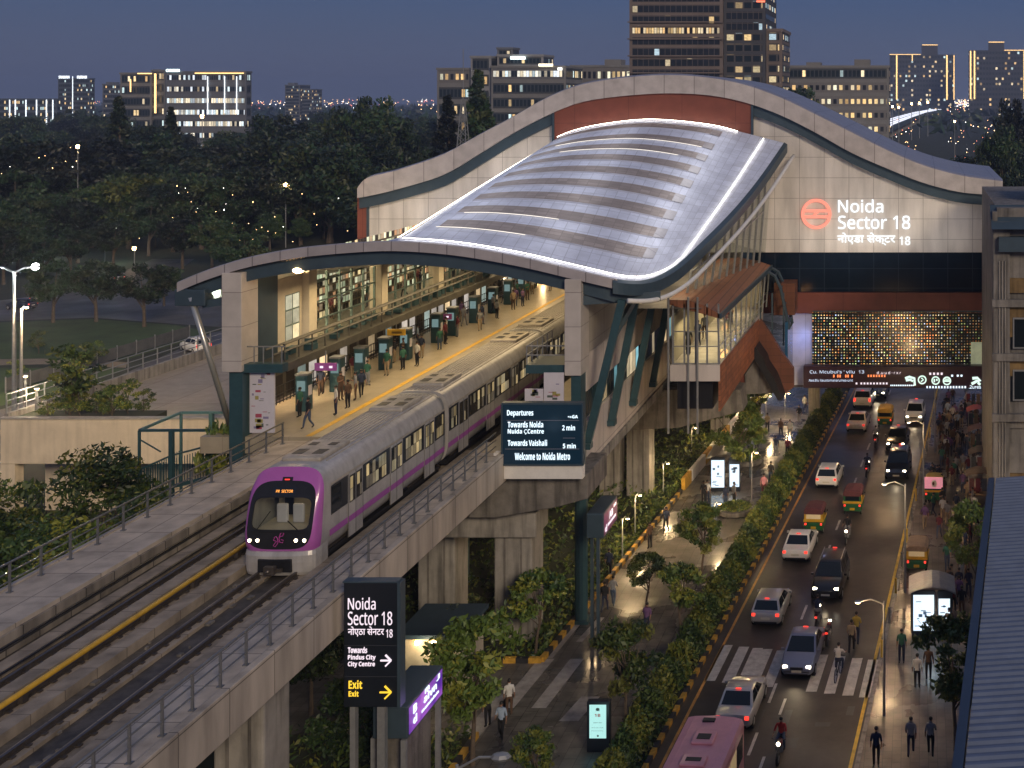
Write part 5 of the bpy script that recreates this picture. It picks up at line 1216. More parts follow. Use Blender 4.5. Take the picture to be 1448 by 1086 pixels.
def inset(a, b_, c, d, m, off):
    """a pane set on the face a,b,c,d: shrunk by m and lifted by off"""
    a, b_, c, d = map(Vector, (a, b_, c, d)); n = (b_ - a).cross(d - a).normalized()
    def P(u, v): return a.lerp(b_, u).lerp(d.lerp(c, u), v) + n * off
    return [P(m[0], m[2]), P(1 - m[1], m[2]), P(1 - m[1], 1 - m[3]), P(m[0], 1 - m[3])]
def make_car(kind, pname, head, label, nm):
    K = {'hatch': dict(L=3.85, gb=(-1.80, 1.02), gt=(-1.42, .12), H=1.50, belt=.96, tail=.95, hw=.84),
         'sedan': dict(L=4.25, gb=(-1.45, 1.05), gt=(-.78, .12), H=1.46, belt=.94, tail=.92, hw=.86),
         'suv': dict(L=4.35, gb=(-2.02, 1.02), gt=(-1.80, .22), H=1.74, belt=1.08, tail=1.06, hw=.90)}[kind]
    t = thing(nm, label, 'car'); pm = PAINT[pname]; h = K['L'] / 2; hw = K['hw']; bz = K['belt']; ex = .06 if kind == 'suv' else 0
    b = MB()
    b.loft([hull_ring(-h, hw * .86, .42, K['tail'] - .18), hull_ring(-h + .06, hw * .95, .34, K['tail'] - .04), hull_ring(-h + .35, hw, .24 + ex, K['tail']), hull_ring(-.4, hw * 1.01, .2 + ex, bz + .02), hull_ring(.75, hw, .2 + ex, bz), hull_ring(1.05, hw * .99, .22 + ex, bz - .03), hull_ring(h - .35, hw * .95, .24 + ex, bz - .14), hull_ring(h - .1, hw * .86, .30, bz - .25), hull_ring(h, hw * .74, .38, bz - .36)], True, 0, True)
    wb, wt = hw * .95, hw * .76; y0, y1 = K['gb']; t0, t1 = K['gt']; H = K['H']
    g = []
    for f, dz in ((0, 0), (.5, .02), (.92, 0), (1.0, -.0)):
        pass
    bb = [Vector((-wb, y0, bz - .04)), Vector((wb, y0, bz - .04)), Vector((wb, y1, bz - .05)), Vector((-wb, y1, bz - .05))]
    tt = [Vector((-wt, t0, H - .05)), Vector((wt, t0, H - .05)), Vector((wt, t1, H - .05)), Vector((-wt, t1, H - .05))]
    top = [Vector((-wt * .86, t0 + .12, H)), Vector((wt * .86, t0 + .12, H)), Vector((wt * .86, t1 - .12, H)), Vector((-wt * .86, t1 - .12, H))]
    b.loft([bb, tt, top], True, 0, True)
    body = b.build('body', pm, t, smooth=True, bevel=.05)
    body.data.polygons.foreach_set('use_smooth', [len(p.vertices) == 4 and p.area < 3 for p in body.data.polygons])
    try: body.data.set_sharp_from_angle(angle=math.radians(38))
    except Exception: pass
    q = MB(); q.quad(*inset(bb[0], bb[1], tt[1], tt[0], (.07, .07, .16, .06), .012)); q.build('rear_window', M['darkglass'], t)
    q = MB(); q.quad(*inset(bb[2], bb[3], tt[3], tt[2], (.06, .06, .1, .04), .012)); q.build('windscreen', M['darkglass'], t)
    for s in (1, -1):
        A, B_, C, D = (bb[1], bb[2], tt[2], tt[1]) if s > 0 else (bb[3], bb[0], tt[0], tt[3])
        for u0, u1 in ((.07, .5), (.53, .93)):
            q = MB(); pts = inset(A, B_, C, D, (u0, 1 - u1, .2, .07), .012); q.quad(*pts); q.build('side_window', M['darkglass'], t)
        b = MB(); b.cbox((s * (hw + .07), y1 - .28, bz + .06), (.16, .08, .12)); b.build('mirror', pm, t, bevel=.02)
        q = MB(); q.cbox((s * hw * .78, -h + .05, K['tail'] - .14), (.20, .12, .16 if kind != 'suv' else .30)); q.build('taillight', M['tail'] , t, bevel=.02)
        q = MB(); q.cbox((s * hw * .68, h - .16, bz - .27), (.24, .22, .12)); q.build('headlight', M['head'] if head else M['chrome'], t, bevel=.03)
    q = MB(); q.cbox((0, -h - .005, .62), (.5, .02, .12)); q.build('number_plate', M['plate'], t)
    q = MB(); q.cbox((0, h + .005, .5), (.5, .02, .11)); q.build('number_plate', M['plate'], t)
    q = MB(); q.cbox((0, h - .05, .62), (hw * .75, .1, .12)); q.build('grille', M['black'], t)
    q = MB(); q.cbox((0, -h + .02, .40), (hw * 1.5, .1, .10)); q.cbox((0, h - .06, .36), (hw * 1.3, .1, .08)); q.each('bumper_trim', M['black'], t)
    q = MB(); q.cbox((0, t0 + .02, H + .015), (.25, .06, .03)); q.build('brake_lamp', M['tail'], t)
    wheel_parts(t, [(s * (hw - .10), y) for s in (1, -1) for y in (-h * .64, h * .66)], .31 + ex * .4, .2)
    if kind == 'suv':
        q = MB()
        for s in (1, -1): q.bar((s * wt * .9, t0 + .1, H + .06), (s * wt * .9, t1 - .1, H + .06), .04, .04)
        q.each('roof_rail', M['steel'], t)
    return t
def put(t, px, py, away, L_):
    g = gr(px, py); c = L_ / 2 * math.cos(RYAW); y = g.y + c
    t.location = (g.x + RD * c, y, 0.004); t.rotation_euler = (0, 0, RYAW if away else PI + RYAW)
    if not away:
        d = Vector((math.sin(RYAW), -math.cos(RYAW), 0)); p = t.location + d * (L_ / 2 + .1) + Vector((0, 0, .7))
        l = light('headlamp_beam', 'SPOT', p, 55, (1, .80, .52), .12, rot=(math.radians(74), 0, PI + RYAW), spot=math.radians(80), blend=.8)
        l.parent = t; l.matrix_parent_inverse = t.matrix_basis.inverted()
    return t
CARS = [
    ('suv', 'white', 1, 'white tall car with lit tail lamps just coming out from under the banner bridge', 1219, 580),
    ('sedan', 'champagne', 1, 'pale champagne car following two lengths behind the topmost white car', 1210, 614),
    ('hatch', 'white', 0, 'white hatchback with bright headlamps at the kerb lane by the bridge', 1292, 601),
    ('sedan', 'black', 0, 'black saloon with headlamps behind the dark car that faces us, below the yellow-topped rickshaw', 1266, 640),
    ('suv', 'navy', 0, 'dark blue tall car with headlamps above the shining wet patch of road', 1267, 682),
    ('hatch', 'white', 1, 'white hatchback beside the hedge, left of the rickshaw with a maroon roof and dark screen', 1168, 694),
    ('sedan', 'white', 1, 'white saloon beside the hedge, just below the rickshaw with the cream rear screen', 1124, 799),
    ('suv', 'black', 0, 'black tall car with headlamps on, above the silver-blue car on the crossing', 1167, 854),
    ('hatch', 'silver', 1, 'silver hatchback with lit tail lamps just above the zebra crossing', 1082, 891),
    ('sedan', 'steel_blue', 0, 'silver-blue saloon with headlamps on standing across the zebra crossing', 1126, 964),
    ('sedan', 'silver', 1, 'silver saloon right behind the pink bus below the zebra crossing', 1035, 1040),
    ('sedan', 'dark_grey', 0, 'dark car deep under the bridge, half hidden by the banner board', 1240, 566),
]
LEN = {'hatch': 3.85, 'sedan': 4.25, 'suv': 4.35}
protos = {}
for kind, pn, away, label, px, py in CARS:
    key = (kind, away)
    if key not in protos:
        t = make_car(kind, pn, not away, label, 'parked_car' if False else 'car'); protos[key] = t; src = t
    else:
        t = dup(protos[key], (0, 0, 0), 0, label)
        for ch in list(t.children):
            if ch.type == 'LIGHT': bpy.data.objects.remove(ch); continue
            if ch.name.split('.')[0] in ('body', 'mirror'): omat(ch, 0, PAINT[pn])
    t['group'] = 'cars on the road'
    put(t, px, py, away, LEN[kind])
    if 'above the silver-blue' in label:
        for ch in t.children:
            if ch.type == 'LIGHT': ch.data.energy = 8

# auto-rickshaws
M['rgreen'] = mat('rickshaw_green', (.015, .10, .035), .4, var=.12, coat=.3); M['ryellow'] = mat('rickshaw_yellow', (.55, .32, .02), .45, var=.1)
M['maroonroof'] = mat('maroon_canvas', (.11, .03, .035), .7, var=.2); M['yellowroof'] = mat('ochre_canvas', (.45, .29, .05), .7, var=.2); M['tanroof'] = mat('tan_canvas', (.26, .18, .12), .7, var=.2)
M['creamscreen'] = mat('cream_screen', (.5, .40, .24), .4, var=.15, emit=(1, .7, .35), es=.18)
def make_rick(label):
    t = thing('auto_rickshaw', label, 'auto rickshaw')
    def rr_(y, hw, z0, z1): return [Vector((x * hw, y, z)) for x, z in ((-.85, z0), (.85, z0), (1, z0 + .12), (1, z1), (-1, z1), (-1, z0 + .12))]
    b = MB(); b.loft([rr_(-1.25, .60, .34, .80), rr_(-1.1, .66, .28, .84), rr_(.1, .66, .26, .84), rr_(.55, .55, .28, .84), rr_(1.05, .34, .34, .80), rr_(1.25, .18, .40, .68)], True, 0, True); b.build('body', M['rgreen'], t, bevel=.03)
    b = MB(); b.box((-.675, -1.2, .845), (.675, .3, 1.0)); b.build('yellow_band', M['ryellow'], t, bevel=.02)
    b = MB(); rings = []
    for y, s, dz in ((-1.22, .94, -.06), (-1.12, 1, 0), (-.3, 1.0, .03), (.45, .96, .0), (.62, .86, -.08)):
        rings.append([Vector((x * .66 * s, y, z + (dz if z > 1.3 else 0))) for x, z in ((-1, 1.45), (-.97, 1.6), (-.75, 1.72), (0, 1.77), (.75, 1.72), (.97, 1.6), (1, 1.45), (.9, 1.42), (-.9, 1.42))])
    b.loft(rings, True, 0, True); b.build('roof', M['maroonroof'], t, smooth=False)
    b = MB(); b.box((-.62, -1.2, 1.005), (.62, -1.14, 1.45)); b.build('rear_panel', M['rgreen'], t)
    b = MB(); b.quad((-.48, -1.21, 1.06), (.48, -1.21, 1.06), (.48, -1.21, 1.40), (-.48, -1.21, 1.40)); b.build('rear_window', M['darkglass'], t)
    b = MB()
    for s in (1, -1): b.bar((s * .62, -.1, .9), (s * .62, -.1, 1.45), .05, .05); b.bar((s * .5, .62, .84), (s * .56, .5, 1.45), .05, .05)
    b.each('pillar', M['black'], t)
    b = MB(); b.quad((.46, .70, .86), (-.46, .70, .86), (-.52, .55, 1.42), (.52, .55, 1.42)); b.build('windscreen', M['darkglass'], t)
    b = MB(); b.box((-.55, -.9, .7), (.55, -.35, .98)); b.build('seat', M['black'], t, bevel=.04)
    for s in (1, -1):
        b = MB(); b.cbox((s * .52, -1.26, .74), (.12, .06, .12)); b.build('taillight', M['tail'], t)
        b = MB(); b.cbox((s * .68, .5, 1.1), (.06, .08, .1)); b.build('mirror', M['black'], t)
    b = MB(); b.ball((0, 1.26, .62), (.09, .05, .09), 8); b.build('headlight', M['chrome'], t)
    b = MB(); b.cbox((0, -1.27, .5), (.34, .02, .16)); b.build('number_plate', M['ryellow'], t)
    wheel_parts(t, [(.56, -.85), (-.56, -.85), (0.0, .95)], .22, .12)
    return t
rk = make_rick('green rickshaw with an ochre canvas roof beside the banner bridge')
RK = [('green rickshaw with an ochre canvas roof just past the banner bridge', 1251, 606, 'yellowroof', 0, 1), ('green rickshaw with a maroon roof and dark rear screen in the middle lane', 1205, 730, 'maroonroof', 0, 1),
      ('yellow-banded rickshaw with a maroon roof and pale cream rear screen', 1150, 757, 'maroonroof', 1, 1), ('rickshaw with a tan canvas roof parked on the pavement edge above the right bus shelter', 1296, 815, 'tanroof', 1, 1)]
for i, (lb, px, py, roof, cream, away) in enumerate(RK):
    t = rk if i == 0 else dup(rk, (0, 0, 0), 0, lb)
    t['label'] = lb; t['group'] = 'auto rickshaws'
    for ch in t.children:
        k = ch.name.split('.')[0]
        if k == 'roof': omat(ch, 0, M[roof])
        if k == 'rear_window' and cream: omat(ch, 0, M['creamscreen'])
        if k == 'rear_panel' and cream: omat(ch, 0, M['ryellow'])
    put(t, px, py, True, 2.5)
    if i == 3: t.location.z = .13
# pink-topped one standing on the pavement
t = dup(rk, (0, 0, 0), 0, 'green rickshaw with a pink advert board on top standing on the crowded pavement', 'auto rickshaws'); put(t, 1320, 716, True, 2.5); t.location.z = .13
b = MB(); b.box((-.66, -1.34, 1.15), (.66, -1.24, 1.95)); bo = b.build('advert_board', mat('pink_advert', (.65, .22, .30), .5, var=.12, emit=(1, .4, .5), es=.35), None); bo.parent = t
b = MB(); b.ball((0.05, -1.36, 1.52), (.2, .02, .26), 10); bo2 = b.build('advert_picture', mat('advert_pale', (.75, .66, .55), .5, var=.1), None); bo2.parent = bo
b = MB(); b.ball((0.0, -1.385, 1.53), (.08, .015, .13), 8); bo3 = b.build('advert_figure', mat('advert_dark', (.12, .05, .04), .5, var=.1), None); bo3.parent = bo

# pink bus
bus = thing('bus', 'pink city bus with roof vents leaving the bottom edge of the picture', 'bus')
M['pink'] = mat('bus_pink', (.62, .28, .33), .35, var=.08, coat=.3)
def br(y, hw, zt): return [Vector((x * hw, y, z)) for x, z in ((-.97, .35), (.97, .35), (1, .6), (1, zt - .25), (.93, zt - .06), (.7, zt), (0, zt + .05), (-.7, zt), (-.93, zt - .06), (-1, zt - .25), (-1, .6))]
b = MB(); b.loft([br(-4.5, 1.16, 2.95), br(-4.4, 1.22, 3.05), br(4.3, 1.22, 3.05), br(4.5, 1.12, 2.9)], True, 0, True); b.build('body', M['pink'], bus, smooth=False)
for s in (1, -1):
    for k in range(7):
        y = -4.1 + k * 1.18; b = MB(); b.box((s * 1.222 - .01, y, 1.55), (s * 1.222 + .01, y + 1.05, 2.5)); b.build('window', M['creamscreen'] if k % 3 else M['darkglass'], bus)
b = MB(); b.box((-1.05, 4.5, 1.4), (1.05, 4.53, 2.6)); b.build('windscreen', M['darkglass'], bus)
for k, (y0, y1, w_) in enumerate(((2.0, 2.9, .45), (.4, 1.15, .5), (-1.6, -.9, .45))):
    b = MB(); b.box((-w_, y0, 3.085), (w_, y1, 3.2)); v = b.build('roof_vent', M['pink'], bus, bevel=.05); b = MB(); b.box((-w_ * .6, y0 + .25, 3.202), (w_ * .6, y1 - .25, 3.22)); b.build('grille', M['black'], v)
b = MB(); b.box((-.4, 3.75, 3.06), (.1, 4.0, 3.16)); b.build('antenna_box', M['black'], bus)
wheel_parts(bus, [(s * 1.08, y) for s in (1, -1) for y in (-2.8, 2.9)], .48, .28)
g = at(1013, 1014, 50.6); bus.location = (g.x - RD * 4.5, 46.1, .004); bus.rotation_euler = (0, 0, RYAW)

# motorcycles and a bicycle; riders are added with the people
def make_moto(label):
    t = thing('motorcycle', label, 'motorcycle')
    wheel_parts(t, [(0, -.62), (0, .66)], .29, .1)
    b = MB(); b.tube([(0, .66, .3), (0, .45, .85), (0, .42, 1.0)], .035, 6); b.tube([(-.32, .36, 1.02), (0, .42, 1.0), (.32, .36, 1.02)], .02, 6); b.tube([(0, .4, .8), (0, .1, .45), (0, -.3, .4), (0, -.62, .3)], .035, 6); b.build('frame', M['rail'], t)
    b = MB(); b.ball((0, .2, .8), (.13, .28, .13), 10); b.build('fuel_tank', paint('moto_red', (.2, .02, .02)), t, smooth=True)
    b = MB(); b.loft([[Vector((x * w_, y, z + dz)) for x, dz in ((-1, 0), (-.8, .08), (.8, .08), (1, 0), (.7, -.05), (-.7, -.05))] for y, w_, z in ((-.7, .1, .82), (-.3, .14, .76), (.02, .09, .78))], True, 0, True); b.build('seat', M['black'], t)
    b = MB(); b.box((-.14, -.25, .32), (.14, .2, .6)); b.build('engine', M['steel'], t, bevel=.04)
    b = MB(); b.ball((0, .54, .88), (.09, .07, .09), 8); b.build('headlight', M['head'], t)
    b = MB(); b.cbox((0, -.76, .74), (.12, .06, .07)); b.build('taillight', M['tail'], t)
    b = MB(); b.tube([(.16, .1, .35), (.17, -.7, .38)], .04, 6); b.build('exhaust', M['chrome'], t)
    return t
MOTO = [('motorcycle with a lit headlamp ridden between the rickshaws and the black car', 1197, 772, 0), ('motorcycle in the middle lane left of the dark blue tall car', 1226, 676, 1), ('motorcycle between the champagne car and the black saloon', 1238, 634, 1),
        ('motorcycle ridden by the person in red at the bottom of the road', 1101, 1084, 0), ('motorcycle beside the black tall car above the crossing', 1155, 892, 1), ('dark motorcycle leaning near the crossing, right of the silver hatchback', 1170, 915, 1)]
mp = make_moto('x'); MPOS = []
for i, (lb, px, py, away) in enumerate(MOTO):
    t = mp if i == 0 else dup(mp, (0, 0, 0), 0, lb)
    t['label'] = lb; t['group'] = 'motorcycles on the road'; g = gr(px, py); t.location = (g.x, g.y + .7, .004); t.rotation_euler = (0, 0, (RYAW if away else PI + RYAW)); MPOS.append(t)
bk = thing('bicycle', 'bicycle ridden across the zebra crossing by a person in a white shirt', 'bicycle')
for y in (-.52, .52):
    b = MB(); b.tube([(0, y + .33 * math.cos(a), .33 + .33 * math.sin(a)) for a in [2 * PI * k / 16 for k in range(17)]], .018, 6, cap=False); wl = b.build('wheel', M['rubber'], bk)
    b = MB()
    for k in range(6): a = PI * k / 6; b.bar((0, y + .32 * math.cos(a), .33 + .32 * math.sin(a)), (0, y - .32 * math.cos(a), .33 - .32 * math.sin(a)), .006, .006)
    b.build('spoke', M['steel'], wl)
b = MB(); b.tube([(0, -.52, .33), (0, -.15, .85), (0, .38, .85), (0, -.1, .3), (0, -.52, .33)], .022, 6); b.tube([(0, .52, .33), (0, .38, .85), (0, .36, .98)], .022, 6); b.tube([(-.26, .3, 1.0), (0, .36, .98), (.26, .3, 1.0)], .016, 6); b.build('frame', M['black'], bk)
b = MB(); b.box((-.09, -.3, .9), (.09, -.05, .96)); b.build('saddle', M['black'], bk, bevel=.03)
g = gr(1184, 968); bk.location = (g.x, g.y + .7, .01); bk.rotation_euler = (0, 0, RYAW - .1)
# van on the left access road
v = dup(protos[('suv', 1)], (0, 0, 0), 0, 'white pickup car parked on the access road behind the leaning steel prop', 'cars left of the station'); g = gr(276, 497); v.location = (g.x, g.y, .004); v.rotation_euler = (0, 0, .95)
for ch in v.children:
    if ch.name.split('.')[0] in ('body', 'mirror'): omat(ch, 0, PAINT['white'])
for k, (px, py, rz, lb, pn) in enumerate(((100, 405, 1.2, 'white car on the park road between two trees', 'white'), (30, 437, 1.4, 'dark car by the lamp post at the left edge of the park road', 'navy'), (165, 398, .8, 'silver car on the park road near the green lit tree', 'silver'))):
    v = dup(protos[('hatch', 1)], (0, 0, 0), 0, lb, 'cars left of the station'); g = gr(px, py); v.location = (g.x, g.y, .004); v.rotation_euler = (0, 0, rz)
    for ch in v.children:
        if ch.name.split('.')[0] in ('body', 'mirror'): omat(ch, 0, PAINT[pn])
# ------------------------------------------------------------------ people
PALETTE = {'white': (.55, .54, .52), 'grey': (.22, .22, .23), 'pale blue': (.30, .38, .50), 'navy': (.02, .028, .06), 'black': (.012, .012, .014), 'maroon': (.12, .02, .03), 'green': (.03, .12, .08), 'yellow': (.50, .36, .06), 'purple': (.14, .07, .17), 'red': (.32, .02, .02), 'tan': (.32, .24, .15), 'brown': (.09, .05, .03), 'pink': (.42, .18, .22), 'denim': (.05, .075, .13)}
CLOTH = {k: mat('cloth_' + k.replace(' ', '_'), v, .85, var=.12, scale=6) for k, v in PALETTE.items()}
M['skin'] = mat('skin', (.24, .13, .085), .55, var=.06, scale=8); M['hair'] = mat('hair', (.010, .008, .007), .5, var=.1); M['shoe'] = mat('shoe', (.02, .017, .015), .5, var=.1)
def skeleton(pose):
    J = {'pelvis': (0, 0, .93), 'spine': (0, .01, 1.10), 'chest': (0, .0, 1.30), 'neck': (0, .0, 1.455), 'jaw': (0, .02, 1.535), 'crown': (0, .015, 1.655)}
    def sd(n, d):
        for k, v in d.items(): J[k + n] = v
    st_ = dict(sh=(.175, 0, 1.395), el=(.225, -.03, 1.13), wr=(.235, .03, .89), ha=(.235, .05, .82), hip=(.095, 0, .88), kn=(.10, .02, .49), an=(.10, -.01, .09), to=(.115, .14, .04))
    A = dict(st_); Bd = dict(st_)
    if pose == 'walk':
        A.update(kn=(.095, .17, .51), an=(.095, .24, .10), to=(.10, .39, .07), el=(.225, -.10, 1.14), wr=(.23, -.16, .92), ha=(.23, -.18, .85))
        Bd.update(kn=(.095, .0, .50), an=(.095, -.26, .15), to=(.10, -.13, .04), el=(.225, .06, 1.14), wr=(.22, .20, .95), ha=(.22, .25, .89))
    elif pose == 'stride':
        A.update(kn=(.095, .02, .50), an=(.095, -.20, .13), to=(.11, -.07, .04), el=(.23, .05, 1.14), wr=(.20, .24, 1.05), ha=(.18, .31, 1.07))
        Bd.update(kn=(.095, .13, .51), an=(.095, .16, .09), to=(.105, .31, .05))
    elif pose == 'phone':
        A.update(el=(.225, .04, 1.13), wr=(.12, .24, 1.20), ha=(.08, .28, 1.26))
    elif pose == 'ride':
        for D in (A, Bd): D.update(hip=(.10, 0, .88), kn=(.17, .36, .80), an=(.17, .22, .40), to=(.17, .36, .36), sh=(.18, .10, 1.36), el=(.25, .30, 1.16), wr=(.28, .48, 1.08), ha=(.28, .55, 1.07))
        J.update(spine=(0, .03, 1.07), chest=(0, .08, 1.26), neck=(0, .12, 1.42), jaw=(0, .16, 1.49), crown=(0, .15, 1.61))
    sd('R', A); sd('L', {k: (-v[0], v[1], v[2]) for k, v in Bd.items()})
    return J
RAD = {'pelvis': (.150, .11), 'spine': (.135, .10), 'chest': (.165, .115), 'neck': (.058, .058), 'jaw': (.066, .072), 'crown': (.074, .088), 'sh': (.068, .062), 'el': (.046, .046), 'wr': (.032, .030), 'ha': (.038, .022), 'hip': (.100, .095), 'kn': (.064, .066), 'an': (.044, .048), 'to': (.042, .034)}
BONES = [('pelvis', 'spine', 1), ('spine', 'chest', 1), ('chest', 'neck', 1), ('neck', 'jaw', 0), ('jaw', 'crown', 0)]
for s in 'RL': BONES += [('chest', 'sh' + s, 1), ('sh' + s, 'el' + s, 1), ('el' + s, 'wr' + s, 0), ('wr' + s, 'ha' + s, 0), ('pelvis', 'hip' + s, 2), ('hip' + s, 'kn' + s, 2), ('kn' + s, 'an' + s, 2), ('an' + s, 'to' + s, 3)]
def person_mesh(pose, skirt=False):
    J = skeleton(pose); names = list(J); idx = {n_: i for i, n_ in enumerate(names)}
    me = bpy.data.meshes.new('person'); me.from_pydata([J[n_] for n_ in names], [(idx[a], idx[b]) for a, b, _ in BONES], [])
    o = bpy.data.objects.new('person', me); COL.objects.link(o)
    sk = o.modifiers.new('skin', 'SKIN'); o.modifiers.new('sub', 'SUBSURF').levels = 1; o.modifiers['sub'].render_levels = 1; sk.use_smooth_shade = True
    if not me.skin_vertices: me.skin_vertices.new() if hasattr(me.skin_vertices, 'new') else None
    for n_, i in idx.items():
        r = RAD.get(n_) or RAD[n_[:-1]]; sv = me.skin_vertices[0].data[i]; sv.radius = r; sv.use_root = (n_ == 'pelvis')
    dg = bpy.context.evaluated_depsgraph_get(); m2 = bpy.data.meshes.new_from_object(o.evaluated_get(dg)); bpy.data.objects.remove(o)
    vs = [v.co.copy() for v in m2.vertices]; b = MB(); b.v = vs
    def nearest(p):
        best, bl = 9, 1
        for a, c, l in BONES:
            A, C = Vector(J[a]), Vector(J[c]); d = C - A; t = max(0, min(1, (p - A).dot(d) / d.length_squared)); q = (p - (A + d * t)).length - .5 * (RAD.get(a) or RAD[a[:-1]])[0]
            if q < best: best, bl = q, l
        return bl
    for f in m2.polygons:
        c = f.center; l = nearest(c)
        b.f.append(tuple(f.vertices)); b.mi.append(l)
    hd = Vector(J['crown']) + Vector((0, 0, -.02))
    b.ball(hd + Vector((0, .088, -.045)), (.014, .02, .022), 6, 0)                     # nose
    for s in (1, -1):
        b.ball(hd + Vector((s * .031, .078, -.012)), (.012, .008, .007), 6, 4); b.ball(hd + Vector((s * .076, -.005, -.03)), (.012, .02, .03), 6, 0)
    b.ball(hd + Vector((0, .078, -.085)), (.024, .010, .006), 6, 4)
    for s, sg in (('R', 1), ('L', -1)):                                                # fingers and thumb
        W, H = Vector(J['wr' + s]), Vector(J['ha' + s]); d = (H - W).normalized(); side = Vector((0, 1, 0)) - d * d.y; side.normalize(); fl = d.cross(side)
        for k in range(4):
            a = H + side * (.024 - .016 * k) + d * .015; ln = (.058, .066, .062, .048)[k]
            b.tube([a, a + d * ln * .5 + fl * .004 * sg, a + d * ln * .8 + fl * .016 * sg], [.0085, .008, .006], 5, 0)
        a = W.lerp(H, .5) + side * .03; b.tube([a, a + side * .022 + d * .024, a + side * .026 + d * .05], [.011, .0095, .007], 5, 0)
    return b
FIG = {}
for pose in ('stand', 'walk', 'stride', 'phone', 'ride'):
    mb = person_mesh(pose); o = mb.build('person', [M['skin'], CLOTH['white'], CLOTH['black'], M['shoe'], M['hair']], None, smooth=True)
    J = skeleton(pose); c = Vector(J['crown'])
    h = MB(); h.ball(c + Vector((0, -.018, .010)), (.088, .100, .088), 10); hb_ = h.build('hair', M['hair'], o, smooth=True)
    FIG[pose] = o
USED = set(); SEEN = {}
def person(p, rz, pose, shirt, trousers, label, group=None, scale=1.0, hair=None):
    src = FIG[pose]
    if pose not in USED: o = src; USED.add(pose); o.location = p; o.rotation_euler = (0, 0, rz); o.scale = (scale,) * 3
    else: o = dup(src, p, rz, scale=scale)
    o['category'] = 'person'; o['label'] = label
    if group: o['group'] = group
    elif 'group' in o: del o['group']
    omat(o, 1, CLOTH[shirt]); omat(o, 2, CLOTH[trousers])
    return o
AW, TO = RYAW, PI + RYAW
def pp(px, py, z, rz, pose, shirt, tr_, label, group=None, scale=1.0):
    g = gr(px, py, z); return person((g.x, g.y, z), rz, pose, shirt, tr_, label, group, scale)
G1 = 'people on the plaza'
for a in [(855, 866, AW, 'walk', 'black', 'navy', 'person in black walking away along the striped kerb, left of a pair'), (867, 857, AW, 'stride', 'grey', 'denim', 'person in a grey top with jeans walking beside the one in black by the kerb'),
          (861, 816, AW, 'stand', 'navy', 'black', 'small dark-clothed person by the hanging advertising box'), (942, 753, TO, 'walk', 'navy', 'black', 'person in navy walking towards us on the shining wet paving'), (919, 776, .8, 'phone', 'brown', 'black', 'person in brown bent over a phone by the kerb'),
          (915, 897, TO, 'walk', 'purple', 'navy', 'person in a purple top walking between two plaza trees'), (709, 1046, TO, 'stride', 'pale blue', 'black', 'person in a pale blue shirt walking towards us at the bottom of the plaza'), (720, 1012, .4, 'stand', 'white', 'brown', 'person in white with brown trousers behind the one in pale blue'), (690, 1028, .9, 'phone', 'black', 'black', 'dark-clothed person half hidden by the tree at the plaza corner'),
          (995, 714, AW, 'stand', 'black', 'black', 'person all in black standing left of the bus shelter screens'), (1000, 713, TO, 'phone', 'white', 'navy', 'person in white with navy trousers beside the lit shelter screens'), (1026, 720, .9, 'stand', 'navy', 'denim', 'person in navy and jeans before the shelter puddle'), (1038, 716, -.9, 'stand', 'grey', 'black', 'person in grey with black trousers by the round planter'),
          (1080, 703, TO, 'stand', 'pink', 'maroon', 'person in pink and maroon by the hedge'), (1090, 685, AW, 'walk', 'black', 'denim', 'person in black and jeans walking beside the hedge'), (1097, 646, AW, 'stand', 'navy', 'grey', 'person in navy and grey near the far plaza trees'), (1114, 648, TO, 'walk', 'maroon', 'black', 'person in maroon and black at the far hedge end'), (1117, 622, TO, 'walk', 'white', 'grey', 'person in white with grey trousers near the far hedge end'), (1104, 620, AW, 'walk', 'brown', 'navy', 'person in brown and navy near the far hedge end'), (1130, 600, TO, 'stride', 'black', 'grey', 'person in black and grey walking out from under the stair'), (1138, 585, AW, 'walk', 'grey', 'navy', 'person in grey and navy under the stair box'), (1085, 612, TO, 'stand', 'tan', 'black', 'person in tan and black under the stair box'), (1070, 640, AW, 'stride', 'green', 'black', 'person in green and black between far plaza planters')]:
    pp(a[0], a[1], PZ, *a[2:6], a[6], G1)
# street
for a in [(1204, 923, AW, 'walk', 'tan', 'black', 'person in a tan shirt crossing above the zebra crossing, in front of a pair'), (1211, 911, AW, 'stride', 'yellow', 'navy', 'person in yellow walking behind the one in tan on the road')]:
    pp(a[0], a[1], .006, *a[2:6], a[6], 'people crossing the road')
for t, sh, tr_, lb in zip(MPOS, ('black', 'navy', 'grey', 'red', 'navy'), ('grey', 'black', 'black', 'denim', 'grey'), ('rider in black on the motorcycle with a lit headlamp', 'rider in navy on the motorcycle left of the dark blue car', 'rider in grey on the far motorcycle by the black saloon', 'rider in red on the motorcycle at the bottom of the road', 'rider in navy and grey on the motorcycle beside the black tall car')):
    person(t.location + Vector((-math.sin(t.rotation_euler.z) * -.25, math.cos(t.rotation_euler.z) * -.25, .05)), t.rotation_euler.z, 'ride', sh, tr_, lb, 'riders')
person(bk.location + Vector((0, -.2, .10)), bk.rotation_euler.z, 'ride', 'white', 'navy', 'cyclist in a white shirt riding over the zebra crossing', 'riders')
